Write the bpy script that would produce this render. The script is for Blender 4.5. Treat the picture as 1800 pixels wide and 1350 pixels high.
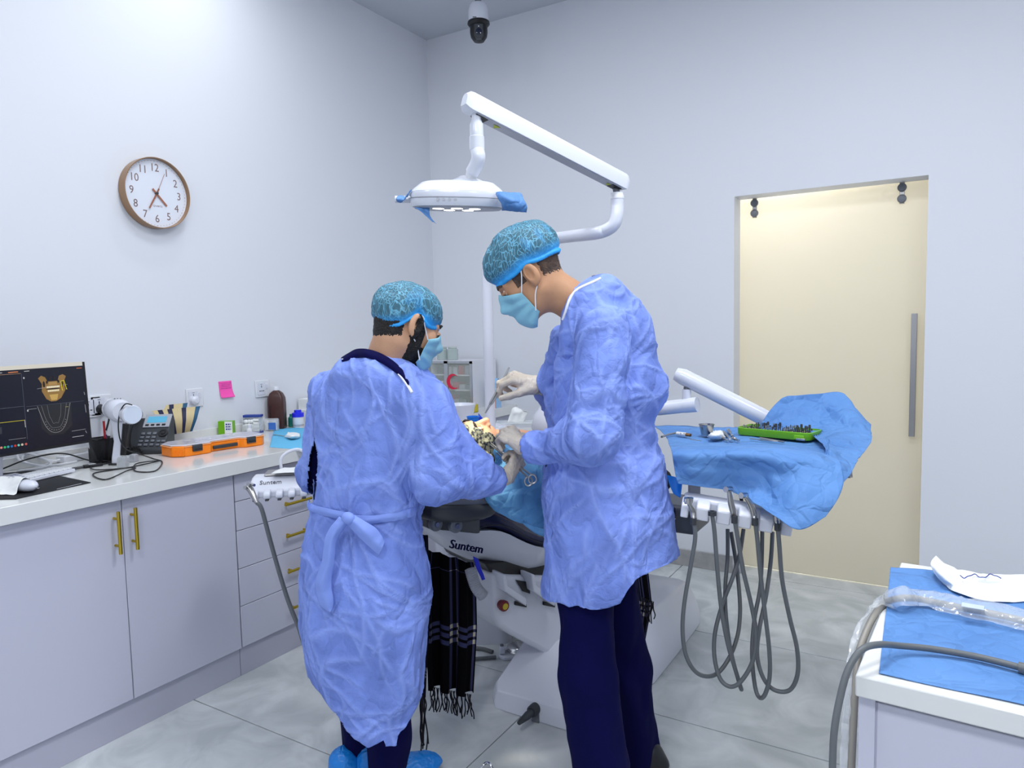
import bpy, bmesh, math, random
import numpy as np
from mathutils import Vector, Matrix
random.seed(7); rng = np.random.RandomState(7)
PI = math.pi
C = bpy.context.scene.collection
SC = bpy.context.scene
for o in list(bpy.data.objects): bpy.data.objects.remove(o)

# ------------------------------------------------------------------ camera
YAW, PIT, ROL, FPX = .5461907, -.0782681, .02076412, 1249.9
CAM = Vector((0, 0, 1.47))
_f = Vector((-math.sin(YAW)*math.cos(PIT), math.cos(YAW)*math.cos(PIT), math.sin(PIT)))
_r = Vector((math.cos(YAW), math.sin(YAW), 0)); _d = _f.cross(_r)
CRT = _r*math.cos(ROL) + _d*math.sin(ROL); CDN = -_r*math.sin(ROL) + _d*math.cos(ROL)
cam_d = bpy.data.cameras.new('camera'); cam = bpy.data.objects.new('camera', cam_d); C.objects.link(cam)
cam_d.sensor_width = 36; cam_d.lens = FPX/1800*36; cam_d.clip_start = .05
m = Matrix(((CRT.x, -CDN.x, -_f.x), (CRT.y, -CDN.y, -_f.y), (CRT.z, -CDN.z, -_f.z))).to_4x4()
cam.matrix_world = Matrix.Translation(CAM) @ m
SC.camera = cam
HR = Vector((math.cos(YAW), math.sin(YAW), 0)); HF = Vector((-math.sin(YAW), math.cos(YAW), 0)); UP = Vector((0, 0, 1))
def ray(px, py): return CRT*((px-900)/FPX) + CDN*((py-675)/FPX) + _f
def P(px, py, d): return CAM + ray(px, py)*d
def PZ(px, py, z): r = ray(px, py); return CAM + r*((z-CAM.z)/r.z)
def PY(px, py, y): r = ray(px, py); return CAM + r*((y-CAM.y)/r.y)
def PX(px, py, x): r = ray(px, py); return CAM + r*((x-CAM.x)/r.x)
def PL(px, py, p0, n): r = ray(px, py); return CAM + r*((p0-CAM).dot(n)/r.dot(n))
def hdir(a, up=0.0):
    a = math.radians(a); u = math.radians(up)
    return (HR*math.sin(a) + HF*math.cos(a))*math.cos(u) + UP*math.sin(u)

# ------------------------------------------------------------------ world, view, lights
SC.view_settings.view_transform = 'Standard'; SC.view_settings.look = 'None'
SC.view_settings.exposure = 0.0; SC.view_settings.gamma = 1.0; SC.view_settings.use_curve_mapping = False
w = bpy.data.worlds.new('world'); SC.world = w; w.use_nodes = True
w.node_tree.nodes['Background'].inputs[0].default_value = (.75, .85, 1, 1)
w.node_tree.nodes['Background'].inputs[1].default_value = .4
CEIL = 3.52
LIGHTS = [(-2.0, 1.9), (-.4, 1.9), (1.2, 1.9), (-2.0, -.6), (-.4, -.6), (1.2, -.6)]
LPOWER = 25.0
def area(name, loc, size, power, color=(1, 1, 1), rot=(0, 0, 0), shape='SQUARE'):
    l = bpy.data.lights.new(name, 'AREA'); l.shape = shape; l.size = size; l.energy = power; l.color = color
    o = bpy.data.objects.new(name, l); o.location = loc; o.rotation_euler = rot; C.objects.link(o); return o
for lx, ly in LIGHTS:
    area('ceiling_panel_light', (lx, ly, CEIL-.035), .56, LPOWER*{-2.0: .50, -.4: 1.5, 1.2: .85}[lx], (.95, .975, 1))

area('recessed_spot_light', (-2.72, 2.25, CEIL-.02), .08, 5., (.95, .975, 1), shape='DISK')

# ------------------------------------------------------------------ materials
def lin(c):
    return tuple((v/12.92 if v <= .04045 else ((v+.055)/1.055)**2.4) for v in c)
def rgb(r, g, b): return lin((r/255, g/255, b/255))
MATS = {}
def mat(name, col=(.8, .8, .8), rough=.5, metal=0, spec=.5, bump=None, emit=None, alpha=None, trans=0, coat=0,
        mix=None, sheen=0, ior=None):
    """col sRGB 0-255 triple. mix=(col2, scale, contrast lo, hi, kind). bump=(scale, strength, kind)"""
    if name in MATS: return MATS[name]
    m = bpy.data.materials.new(name); m.use_nodes = True; nt = m.node_tree; N = nt.nodes; L = nt.links
    b = N['Principled BSDF']
    b.inputs['Base Color'].default_value = (*rgb(*col), 1)
    b.inputs['Roughness'].default_value = rough; b.inputs['Metallic'].default_value = metal
    b.inputs['Specular IOR Level'].default_value = spec
    if ior: b.inputs['IOR'].default_value = ior
    if trans: b.inputs['Transmission Weight'].default_value = trans
    if coat: b.inputs['Coat Weight'].default_value = coat
    if sheen: b.inputs['Sheen Weight'].default_value = sheen
    if alpha is not None: b.inputs['Alpha'].default_value = alpha
    if emit:
        b.inputs['Emission Color'].default_value = (*rgb(*emit[0]), 1); b.inputs['Emission Strength'].default_value = emit[1]
    tc = N.new('ShaderNodeTexCoord')
    def tex(kind, scale, detail=4):
        if kind.startswith('voronoi') or kind == 'crumple':
            t = N.new('ShaderNodeTexVoronoi'); t.inputs['Scale'].default_value = scale
            if kind == 'crumple':
                t.feature = 'DISTANCE_TO_EDGE'
                nz = N.new('ShaderNodeTexNoise'); nz.inputs['Scale'].default_value = scale*.8
                va = N.new('ShaderNodeMixRGB'); va.blend_type = 'ADD'; va.inputs[0].default_value = .12
                L.new(tc.outputs['Object'], va.inputs[1]); L.new(tc.outputs['Object'], nz.inputs['Vector'])
                L.new(nz.outputs['Color'], va.inputs[2]); L.new(va.outputs[0], t.inputs['Vector'])
                mr = N.new('ShaderNodeMapRange'); mr.inputs['From Max'].default_value = .2; L.new(t.outputs['Distance'], mr.inputs['Value']); return mr.outputs[0]
            else: L.new(tc.outputs['Object'], t.inputs['Vector'])
            return t.outputs['Distance']
        if kind == 'wave':
            t = N.new('ShaderNodeTexWave'); t.inputs['Scale'].default_value = scale; t.inputs['Distortion'].default_value = 8
            L.new(tc.outputs['Object'], t.inputs['Vector']); return t.outputs['Fac']
        t = N.new('ShaderNodeTexNoise'); t.inputs['Scale'].default_value = scale; t.inputs['Detail'].default_value = detail
        if kind == 'veins': t.inputs['Distortion'].default_value = 1.2
        L.new(tc.outputs['Object'], t.inputs['Vector']); return t.outputs['Fac']
    if mix:
        c2, sc, lo, hi, kind = mix
        r = N.new('ShaderNodeValToRGB'); r.color_ramp.elements[0].position = lo; r.color_ramp.elements[1].position = hi
        r.color_ramp.elements[0].color = (*rgb(*col), 1); r.color_ramp.elements[1].color = (*rgb(*c2), 1)
        L.new(tex(kind, sc), r.inputs[0]); L.new(r.outputs[0], b.inputs['Base Color'])
    if bump:
        prev = None
        for sc, st, kind in (bump if isinstance(bump, list) else [bump]):
            bp = N.new('ShaderNodeBump'); bp.inputs['Strength'].default_value = st; bp.inputs['Distance'].default_value = (.06/sc if kind == 'crumple' else .01)
            L.new(tex(kind, sc), bp.inputs['Height'])
            if prev: L.new(prev.outputs[0], bp.inputs['Normal'])
            prev = bp
        L.new(prev.outputs[0], b.inputs['Normal'])
    MATS[name] = m; return m

M_wall = mat('white wall paint', (222, 225, 232), .55, bump=(60, .04, 'noise'))
M_ceil = mat('ceiling paint', (196, 201, 210), .7)
M_tile = mat('grey stone tile', (182, 188, 190), .26, mix=((211, 215, 217), 4.2, .36, .68, 'veins'), bump=(14, .05, 'veins'))
M_grout = mat('dark grout', (62, 62, 66), .9)
M_skirt = mat('grey stone skirting', (150, 150, 152), .4, mix=((172, 171, 170), 9, .35, .7, 'veins'))
M_cab = mat('lilac white laminate', (196, 197, 213), .38, bump=(120, .01, 'noise'))
M_kick = mat('lilac plinth laminate', (184, 184, 200), .42)
M_top = mat('white stone worktop', (222, 223, 222), .12, spec=.6)
M_dark = mat('dark gap', (28, 28, 34), .8)
M_gold = mat('brushed gold', (196, 168, 60), .28, 1)
M_white = mat('glossy white plastic', (214, 217, 228), .22, spec=.6)
M_white2 = mat('satin white plastic', (222, 224, 230), .4)
M_grey = mat('light grey plastic', (168, 170, 178), .4)
M_mgrey = mat('mid grey plastic', (108, 112, 120), .45)
M_dgrey = mat('dark grey plastic', (52, 55, 60), .45)
M_black = mat('black plastic', (16, 16, 20), .4)
M_steel = mat('brushed steel', (176, 174, 172), .28, 1)
M_chrome = mat('chrome', (205, 205, 205), .12, 1)
M_hose = mat('grey rubber hose', (96, 100, 103), .45, bump=(400, .05, 'noise'))
M_navy = mat('navy scrub cloth', (4, 4, 60), .9, spec=.15, bump=(9, .3, 'noise'))
M_skin = mat('warm skin', (200, 154, 122), .5, mix=((184, 136, 104), 9, .35, .75, 'noise'), bump=(220, .06, 'noise'))
M_skin2 = mat('tan skin', (194, 146, 110), .5, mix=((176, 126, 92), 9, .35, .75, 'noise'), bump=(220, .06, 'noise'))
M_hair = mat('black hair', (26, 20, 18), .6, bump=(140, .9, 'noise'))
M_hair2 = mat('cropped brown hair', (66, 50, 42), .7, mix=((96, 74, 60), 60, .4, .7, 'noise'), bump=(200, .6, 'noise'))
M_beard = mat('black beard', (14, 11, 12), .75, bump=(180, 1., 'noise'))
M_glove = mat('latex glove', (214, 202, 186), .42, mix=((196, 182, 164), 14, .35, .7, 'noise'), bump=[(70, .25, 'noise'), (28, .3, 'crumple')])
M_mask = mat('blue mask fabric', (140, 196, 214), .7, bump=(90, .12, 'noise'))
M_maskw = mat('white elastic', (238, 240, 244), .6)
M_drape = mat('blue surgical drape', (96, 144, 204), .7, mix=((80, 128, 190), 5, .3, .7, 'noise'), bump=[(6, .9, 'crumple'), (15, .6, 'crumple'), (40, .15, 'noise')])
M_drape2 = mat('pale blue drape', (96, 158, 206), .7, mix=((78, 136, 190), 5, .3, .7, 'noise'), bump=[(7, .9, 'crumple'), (16, .6, 'crumple'), (40, .15, 'noise')])
M_napkin = mat('sky blue napkin', (96, 184, 226), .7, bump=(20, .15, 'crumple'))
M_paper = mat('white paper', (236, 238, 238), .6, bump=(14, .15, 'crumple'))
M_glassc = mat('clear plastic', (240, 244, 248), .08, trans=.0, alpha=.34, spec=1., bump=[(16, .9, 'crumple')])
M_glass = mat('clear glass', (235, 245, 242), .03, alpha=.2, spec=.9)
M_bluec = mat('blue plastic', (18, 122, 226), .35)
M_shoe = mat('blue shoe cover film', (20, 126, 214), .35, bump=[(18, .6, 'crumple')])
M_uph = mat('navy upholstery', (16, 22, 66), .32, bump=(160, .06, 'noise'))
M_orange = mat('orange plastic', (255, 138, 14), .35)
M_green = mat('lime green plastic', (112, 178, 22), .35)
M_print = mat('grey print', (96, 98, 108), .5)
M_bprint = mat('blue print', (40, 60, 140), .5)

def gown_mat():
    m = bpy.data.materials.new('lavender blue gown fabric'); m.use_nodes = True; nt = m.node_tree; N = nt.nodes; L = nt.links
    b = N['Principled BSDF']; b.inputs['Roughness'].default_value = .75; b.inputs['Specular IOR Level'].default_value = .25
    tc = N.new('ShaderNodeTexCoord')
    n1 = N.new('ShaderNodeTexNoise'); n1.inputs['Scale'].default_value = 7; n1.inputs['Detail'].default_value = 6; L.new(tc.outputs['Object'], n1.inputs['Vector'])
    r = N.new('ShaderNodeValToRGB'); r.color_ramp.elements[0].position = .36; r.color_ramp.elements[1].position = .62
    r.color_ramp.elements[0].color = (*rgb(106, 128, 200), 1); r.color_ramp.elements[1].color = (*rgb(128, 152, 230), 1)
    L.new(n1.outputs['Fac'], r.inputs[0])
    prev = None
    for sc, warp, strg, sx in ((6.5, .25, .7, .6), (14, .15, .5, .7), (34, .08, .3, 1)):
        mp = N.new('ShaderNodeMapping'); mp.inputs['Scale'].default_value = (1, 1, sx); L.new(tc.outputs['Object'], mp.inputs['Vector'])
        nz = N.new('ShaderNodeTexNoise'); nz.inputs['Scale'].default_value = sc*.7; L.new(mp.outputs[0], nz.inputs['Vector'])
        ad = N.new('ShaderNodeMixRGB'); ad.blend_type = 'ADD'; ad.inputs[0].default_value = warp
        L.new(mp.outputs[0], ad.inputs[1]); L.new(nz.outputs['Color'], ad.inputs[2])
        v = N.new('ShaderNodeTexVoronoi'); v.feature = 'DISTANCE_TO_EDGE'; v.inputs['Scale'].default_value = sc; L.new(ad.outputs[0], v.inputs['Vector'])
        bp = N.new('ShaderNodeBump'); bp.inputs['Strength'].default_value = strg; bp.inputs['Distance'].default_value = .055/sc
        mr = N.new('ShaderNodeMapRange'); mr.inputs['From Max'].default_value = .16; L.new(v.outputs['Distance'], mr.inputs['Value']); L.new(mr.outputs[0], bp.inputs['Height'])
        if prev: L.new(prev.outputs[0], bp.inputs['Normal'])
        prev = bp
    # sheer folds painted paler: doubled cloth, with crease highlights put into the colour
    at = N.new('ShaderNodeAttribute'); at.attribute_name = 'band'
    mx = N.new('ShaderNodeMixRGB'); L.new(at.outputs['Fac'], mx.inputs[0]); L.new(r.outputs[0], mx.inputs[1]); mx.inputs[2].default_value = (*rgb(150, 172, 242), 1)
    L.new(mx.outputs[0], b.inputs['Base Color']); L.new(prev.outputs[0], b.inputs['Normal'])
    return m
M_gown = gown_mat()
M_gown2 = mat('gown binding', (130, 154, 228), .7, bump=(30, .2, 'noise'))

def cap_mat():
    m = bpy.data.materials.new('sheer blue bouffant fabric'); m.use_nodes = True; nt = m.node_tree; N = nt.nodes; L = nt.links
    b = N['Principled BSDF']; b.inputs['Roughness'].default_value = .6
    tc = N.new('ShaderNodeTexCoord')
    mp = N.new('ShaderNodeMapping'); mp.inputs['Scale'].default_value = (1, 1, .5); L.new(tc.outputs['Object'], mp.inputs['Vector'])
    nz = N.new('ShaderNodeTexNoise'); nz.inputs['Scale'].default_value = 22; L.new(mp.outputs[0], nz.inputs['Vector'])
    ad = N.new('ShaderNodeMixRGB'); ad.blend_type = 'ADD'; ad.inputs[0].default_value = .06; L.new(mp.outputs[0], ad.inputs[1]); L.new(nz.outputs['Color'], ad.inputs[2])
    v = N.new('ShaderNodeTexVoronoi'); v.feature = 'DISTANCE_TO_EDGE'; v.inputs['Scale'].default_value = 88; L.new(ad.outputs[0], v.inputs['Vector'])
    r = N.new('ShaderNodeValToRGB'); e = r.color_ramp.elements
    e[0].position = 0; e[0].color = (*rgb(112, 182, 214), 1); e[1].position = .085; e[1].color = (*rgb(56, 102, 120), 1)
    L.new(v.outputs['Distance'], r.inputs[0])
    at = N.new('ShaderNodeAttribute'); at.attribute_name = 'band'
    mx = N.new('ShaderNodeMixRGB'); L.new(at.outputs['Fac'], mx.inputs[0]); L.new(r.outputs[0], mx.inputs[1]); mx.inputs[2].default_value = (*rgb(42, 158, 232), 1)
    L.new(mx.outputs[0], b.inputs['Base Color'])
    bp = N.new('ShaderNodeBump'); bp.inputs['Strength'].default_value = .5; bp.inputs['Distance'].default_value = .004; bp.invert = True
    L.new(v.outputs['Distance'], bp.inputs['Height']); L.new(bp.outputs[0], b.inputs['Normal'])
    return m
M_cap = cap_mat()

def frosted_mat():
    m = bpy.data.materials.new('frosted cream glass'); m.use_nodes = True; nt = m.node_tree; N = nt.nodes; L = nt.links
    for n in list(N):
        if n.type != 'OUTPUT_MATERIAL': N.remove(n)
    out = [n for n in N if n.type == 'OUTPUT_MATERIAL'][0]
    tr = N.new('ShaderNodeBsdfTranslucent'); tr.inputs[0].default_value = (*rgb(250, 248, 242), 1)
    df = N.new('ShaderNodeBsdfDiffuse'); df.inputs[0].default_value = (*rgb(230, 226, 212), 1)
    gl = N.new('ShaderNodeBsdfGlossy'); gl.inputs['Roughness'].default_value = .06
    m1 = N.new('ShaderNodeMixShader'); m1.inputs[0].default_value = .5; L.new(df.outputs[0], m1.inputs[1]); L.new(tr.outputs[0], m1.inputs[2])
    fr = N.new('ShaderNodeFresnel'); fr.inputs[0].default_value = 1.35
    m2 = N.new('ShaderNodeMixShader'); L.new(fr.outputs[0], m2.inputs[0]); L.new(m1.outputs[0], m2.inputs[1]); L.new(gl.outputs[0], m2.inputs[2])
    L.new(m2.outputs[0], out.inputs[0]); return m
M_frost = frosted_mat()

def plaid_mat():
    m = bpy.data.materials.new('black plaid wool'); m.use_nodes = True; nt = m.node_tree; N = nt.nodes; L = nt.links
    b = N['Principled BSDF']; b.inputs['Roughness'].default_value = .95; b.inputs['Specular IOR Level'].default_value = .1
    uv = N.new('ShaderNodeUVMap'); sp = N.new('ShaderNodeSeparateXYZ'); L.new(uv.outputs[0], sp.inputs[0])
    def bands(out, edges):
        acc = None
        for c, wd in edges:
            s = N.new('ShaderNodeMath'); s.operation = 'COMPARE'; s.inputs[1].default_value = c; s.inputs[2].default_value = wd
            L.new(out, s.inputs[0])
            if acc is None: acc = s
            else:
                a = N.new('ShaderNodeMath'); a.operation = 'MAXIMUM'; L.new(acc.outputs[0], a.inputs[0]); L.new(s.outputs[0], a.inputs[1]); acc = a
        return acc.outputs[0]
    us = bands(sp.outputs[0], [(.52, .018), (.60, .018), (.68, .018), (.10, .012), (.95, .015)])
    vs = bands(sp.outputs[1], [(.655, .012), (.695, .012), (.735, .012), (.30, .006)])
    base = (*rgb(6, 6, 10), 1); mid = (*rgb(58, 60, 92), 1); hi = (*rgb(188, 180, 160), 1)
    a = N.new('ShaderNodeMath'); a.operation = 'MAXIMUM'; L.new(us, a.inputs[0]); L.new(vs, a.inputs[1])
    m1 = N.new('ShaderNodeMixRGB'); m1.inputs[1].default_value = base; m1.inputs[2].default_value = mid; L.new(a.outputs[0], m1.inputs[0])
    a2 = N.new('ShaderNodeMath'); a2.operation = 'MULTIPLY'; L.new(us, a2.inputs[0]); L.new(vs, a2.inputs[1])
    m2 = N.new('ShaderNodeMixRGB'); m2.inputs[2].default_value = hi; L.new(a2.outputs[0], m2.inputs[0]); L.new(m1.outputs[0], m2.inputs[1])
    L.new(m2.outputs[0], b.inputs['Base Color']); return m
M_plaid = plaid_mat()

# ------------------------------------------------------------------ object helpers
def tag(o, label=None, cat=None, group=None, kind=None):
    if label: o['label'] = label
    if cat: o['category'] = cat
    if group: o['group'] = group
    if kind: o['kind'] = kind
    return o
def thing(name, label, cat, loc=(0, 0, 0), rz=0, group=None):
    o = bpy.data.objects.new(name, None); C.objects.link(o); o.empty_display_size = .05
    o.location = loc; o.rotation_euler = (0, 0, rz); tag(o, label, cat, group); bpy.context.view_layer.update(); return o
def chain_inv(p):
    M_ = Matrix.Identity(4)
    while p is not None:
        M_ = (p.matrix_parent_inverse @ p.matrix_basis) @ M_ if p.parent else p.matrix_basis @ M_
        p = p.parent
    return M_.inverted()
class MB:
    """collects shapes in WORLD space (or local when built with local=True)"""
    def __init__(s): s.v = []; s.f = []; s.uv = None
    def add(s, vs, fs):
        n = len(s.v); s.v += [tuple(v) for v in vs]; s.f += [tuple(i+n for i in f) for f in fs]; return s
    def box(s, a, b, M=None):
        x0, y0, z0 = [min(a[i], b[i]) for i in range(3)]; x1, y1, z1 = [max(a[i], b[i]) for i in range(3)]
        vs = [Vector(v) for v in ((x0, y0, z0), (x1, y0, z0), (x1, y1, z0), (x0, y1, z0), (x0, y0, z1), (x1, y0, z1), (x1, y1, z1), (x0, y1, z1))]
        if M is not None: vs = [M @ v for v in vs]
        return s.add(vs, [(0, 3, 2, 1), (4, 5, 6, 7), (0, 1, 5, 4), (1, 2, 6, 5), (2, 3, 7, 6), (3, 0, 4, 7)])
    def tube(s, pts, r, n=12, cap=True, flat=None):
        pts = [Vector(p) for p in pts]; rs = r if isinstance(r, (list, tuple)) else [r]*len(pts)
        t0 = (pts[1]-pts[0]).normalized(); up = Vector((0, 0, 1)) if abs(t0.z) < .9 else Vector((1, 0, 0))
        if flat is not None: up = Vector(flat[0])
        a = t0.cross(up).normalized(); vs = []; fs = []
        for i, p in enumerate(pts):
            if i == 0: t = pts[1]-pts[0]
            elif i == len(pts)-1: t = pts[-1]-pts[-2]
            else: t = (pts[i+1]-pts[i]).normalized() + (pts[i]-pts[i-1]).normalized()
            t = t.normalized(); a = (a - t*a.dot(t)).normalized(); bb = t.cross(a)
            fl = flat[1] if flat else 1
            for k in range(n):
                q = 2*PI*k/n; vs.append(p + a*math.cos(q)*rs[i] + bb*math.sin(q)*rs[i]*fl)
        m_ = len(pts)
        for i in range(m_-1):
            for k in range(n): fs.append((i*n+k, i*n+(k+1) % n, (i+1)*n+(k+1) % n, (i+1)*n+k))
        if cap:
            fs.append(tuple(range(n-1, -1, -1))); fs.append(tuple((m_-1)*n+k for k in range(n)))
        return s.add(vs, fs)
    def lathe(s, prof, M=None, n=32, cap=True, sx=1, sy=1):
        vs = []; fs = []
        for r, z in prof:
            for k in range(n):
                q = 2*PI*k/n; v = Vector((r*math.cos(q)*sx, r*math.sin(q)*sy, z)); vs.append(M @ v if M is not None else v)
        for i in range(len(prof)-1):
            for k in range(n): fs.append((i*n+k, i*n+(k+1) % n, (i+1)*n+(k+1) % n, (i+1)*n+k))
        if cap:
            fs.append(tuple(range(n-1, -1, -1))); fs.append(tuple((len(prof)-1)*n+k for k in range(n)))
        return s.add(vs, fs)
    def prism(s, out, h0, h1, M=None):
        n = len(out); vs = [Vector((x, y, h0)) for x, y in out] + [Vector((x, y, h1)) for x, y in out]
        if M is not None: vs = [M @ v for v in vs]
        return s.add(vs, [tuple(range(n-1, -1, -1)), tuple(range(n, 2*n))] + [(k, (k+1) % n, n+(k+1) % n, n+k) for k in range(n)])
    def loft(s, rings, cap=True, closed=True):
        n = len(rings[0]); vs = [v for r in rings for v in r]; fs = []
        for i in range(len(rings)-1):
            for k in range(n if closed else n-1): fs.append((i*n+k, i*n+(k+1) % n, (i+1)*n+(k+1) % n, (i+1)*n+k))
        if cap: fs.append(tuple(range(n-1, -1, -1))); fs.append(tuple((len(rings)-1)*n+k for k in range(n)))
        return s.add(vs, fs)
    def ball(s, c, r, n=12, M=None):
        c = Vector(c); rr = r if isinstance(r, (tuple, list)) else (r, r, r); rings = []
        for i in range(n+1):
            t = PI*i/n; t = min(max(t, .02), PI-.02)
            ring = []
            for k in range(n*2):
                q = 2*PI*k/(n*2); v = Vector((rr[0]*math.sin(t)*math.cos(q), rr[1]*math.sin(t)*math.sin(q), -rr[2]*math.cos(t)))
                ring.append(c + (M.to_3x3() @ v if M is not None else v))
            rings.append(ring)
        return s.loft(rings)
    def build(s, name, m, parent=None, smooth=True, ang=35, bevel=0, seg=2, solid=0, sub=0):
        me = bpy.data.meshes.new(name); vs = s.v
        if parent is not None:
            Mi = chain_inv(parent); vs = [Mi @ Vector(v) for v in vs]
        elif len(vs):
            pass
        me.from_pydata([tuple(v) for v in vs], [], s.f); me.update()
        if s.uv:
            ul = me.uv_layers.new(name='UVMap')
            for p_ in me.polygons:
                for li in p_.loop_indices: ul.data[li].uv = s.uv[me.loops[li].vertex_index]
        bm = bmesh.new(); bm.from_mesh(me); bmesh.ops.recalc_face_normals(bm, faces=bm.faces) if not s.uv else None; bm.to_mesh(me); bm.free()
        if smooth:
            me.shade_smooth()
            try: me.set_sharp_from_angle(angle=math.radians(ang))
            except Exception: pass
        o = bpy.data.objects.new(name, me); C.objects.link(o)
        if m is not None: me.materials.append(m)
        if parent is not None: o.parent = parent
        else:
            # origin at the base centre
            a = np.array(s.v); c = Vector(((a[:, 0].min()+a[:, 0].max())/2, (a[:, 1].min()+a[:, 1].max())/2, a[:, 2].min()))
            me.transform(Matrix.Translation(-c)); o.location = c
        if bevel:
            md = o.modifiers.new('bevel', 'BEVEL'); md.width = bevel; md.segments = seg; md.limit_method = 'ANGLE'; md.angle_limit = math.radians(30)
        if sub:
            md = o.modifiers.new('sub', 'SUBSURF'); md.levels = sub; md.render_levels = sub
        if solid:
            md = o.modifiers.new('solid', 'SOLIDIFY'); md.thickness = solid; md.offset = 0
        return o
def box(name, a, b, m, parent=None, bevel=0, M=None, **k):
    return MB().box(a, b, M).build(name, m, parent, bevel=bevel, **k)
def frame(o, x, y=None, z=None):
    """matrix with given origin and axes (Vectors)"""
    x = Vector(x).normalized()
    if z is None: y = Vector(y); y = (y - x*y.dot(x)).normalized(); z = x.cross(y)
    else: z = Vector(z); z = (z - x*z.dot(x)).normalized(); y = z.cross(x)
    return Matrix(((x.x, y.x, z.x, o[0]), (x.y, y.y, z.y, o[1]), (x.z, y.z, z.z, o[2]), (0, 0, 0, 1)))
def catmull(pts, n=8, closed=False):
    pts = [Vector(p) for p in pts]; out = []; m_ = len(pts)
    for i in range(m_ if closed else m_-1):
        if closed: a, b, c, d = pts[(i-1) % m_], pts[i], pts[(i+1) % m_], pts[(i+2) % m_]
        else: a, b, c, d = pts[max(i-1, 0)], pts[i], pts[i+1], pts[min(i+2, m_-1)]
        for k in range(n):
            t = k/n; out.append(.5*((2*b) + (c-a)*t + (2*a-5*b+4*c-d)*t*t + (3*b-a-3*c+d)*t**3))
    if not closed: out.append(pts[-1])
    return out
def text_mesh(body, size, M, name, m, parent, depth=.0004, align='CENTER', squash=1):
    cu = bpy.data.curves.new(name, 'FONT'); cu.body = body; cu.size = size; cu.align_x = align; cu.align_y = 'CENTER'; cu.extrude = depth
    cu.resolution_u = 3
    t = bpy.data.objects.new(name, cu); C.objects.link(t); bpy.context.view_layer.update()
    me = bpy.data.meshes.new_from_object(t.evaluated_get(bpy.context.evaluated_depsgraph_get())); bpy.data.objects.remove(t); bpy.data.curves.remove(cu)
    me.transform(Matrix.Diagonal((squash, 1, 1, 1)))
    me.transform((chain_inv(parent) if parent is not None else Matrix.Identity(4)) @ M)
    me.materials.clear(); me.materials.append(m)
    o = bpy.data.objects.new(name, me); C.objects.link(o); o.parent = parent; return o

# ---- numpy noise / cloth nets / implicit surfaces
def h3(i, j, k, s=0):
    n = (i*374761393 + j*668265263 + k*2147483647 + s*974634777).astype(np.int64)
    n = (n ^ (n >> 13)) * 1274126177; n = n ^ (n >> 16)
    return (n & 0xffff)/65535.0
def vnoise(p, s=0):
    p = np.asarray(p, float); i = np.floor(p).astype(np.int64); f = p-i; f = f*f*(3-2*f); r = 0
    for a in (0, 1):
        for b in (0, 1):
            for c in (0, 1):
                wgt = (f[..., 0] if a else 1-f[..., 0])*(f[..., 1] if b else 1-f[..., 1])*(f[..., 2] if c else 1-f[..., 2])
                r = r + wgt*h3(i[..., 0]+a, i[..., 1]+b, i[..., 2]+c, s)
    return r*2-1
def fbm(p, o=3, s=0): return sum(vnoise(np.asarray(p)*2**k, s+k)/2**k for k in range(o))
def voro(p, s=0):
    p = np.asarray(p, float); i = np.floor(p).astype(np.int64); d1 = np.full(p.shape[:-1], 9.); d2 = d1.copy()
    for a in (-1, 0, 1):
        for b in (-1, 0, 1):
            for c in (-1, 0, 1):
                q = i+np.array([a, b, c]); o_ = np.stack([h3(q[..., 0], q[..., 1], q[..., 2], s+t) for t in (1, 2, 3)], -1)
                d = np.linalg.norm(q+o_-p, axis=-1); m_ = d < d1
                d2 = np.where(m_, d1, np.minimum(d2, d)); d1 = np.where(m_, d, d1)
    return d1, d2
def net(ctrl, nu, nv, name, m, parent=None, amp=.004, sc=9., solid=.0015, seed=0, uv=False, amp2=None, linear=False):
    """cloth: control grid of points (rows), spline-interpolated and creased"""
    rows = [[Vector(p) for p in r] for r in ctrl]
    f = (lambda ps, n: [ps[min(int(i*(len(ps)-1)/n), len(ps)-2)].lerp(ps[min(int(i*(len(ps)-1)/n), len(ps)-2)+1], i*(len(ps)-1)/n - min(int(i*(len(ps)-1)/n), len(ps)-2)) for i in range(n+1)])
    def res(ps, n):
        if linear: return f(ps, n)
        c = catmull(ps, 12); return f(c, n)
    R1 = [res(r, nu) for r in rows]
    cols = [res([r[i] for r in R1], nv) for i in range(nu+1)]
    V = np.array([[tuple(p) for p in c] for c in cols])
    du = np.gradient(V, axis=0); dv = np.gradient(V, axis=1); n = np.cross(du, dv); n /= np.linalg.norm(n, axis=-1, keepdims=True)+1e-9
    if amp:
        d1, d2 = voro(V*sc + fbm(V*sc*.7, 2, seed)[..., None]*.5, seed)
        disp = amp*(np.minimum(d2-d1, .5)*-2+.5) + amp*.8*fbm(V*sc*.5, 3, seed+5)
        V = V + n*disp[..., None]
    b = MB(); b.v = [tuple(p) for p in V.reshape(-1, 3)]; W_ = nv+1
    b.f = [(i*W_+j, (i+1)*W_+j, (i+1)*W_+j+1, i*W_+j+1) for i in range(nu) for j in range(nv)]
    if uv: b.uv = [(i/nu, j/nv) for i in range(nu+1) for j in range(nv+1)]
    return b.build(name, m, parent, solid=solid, ang=80)

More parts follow.
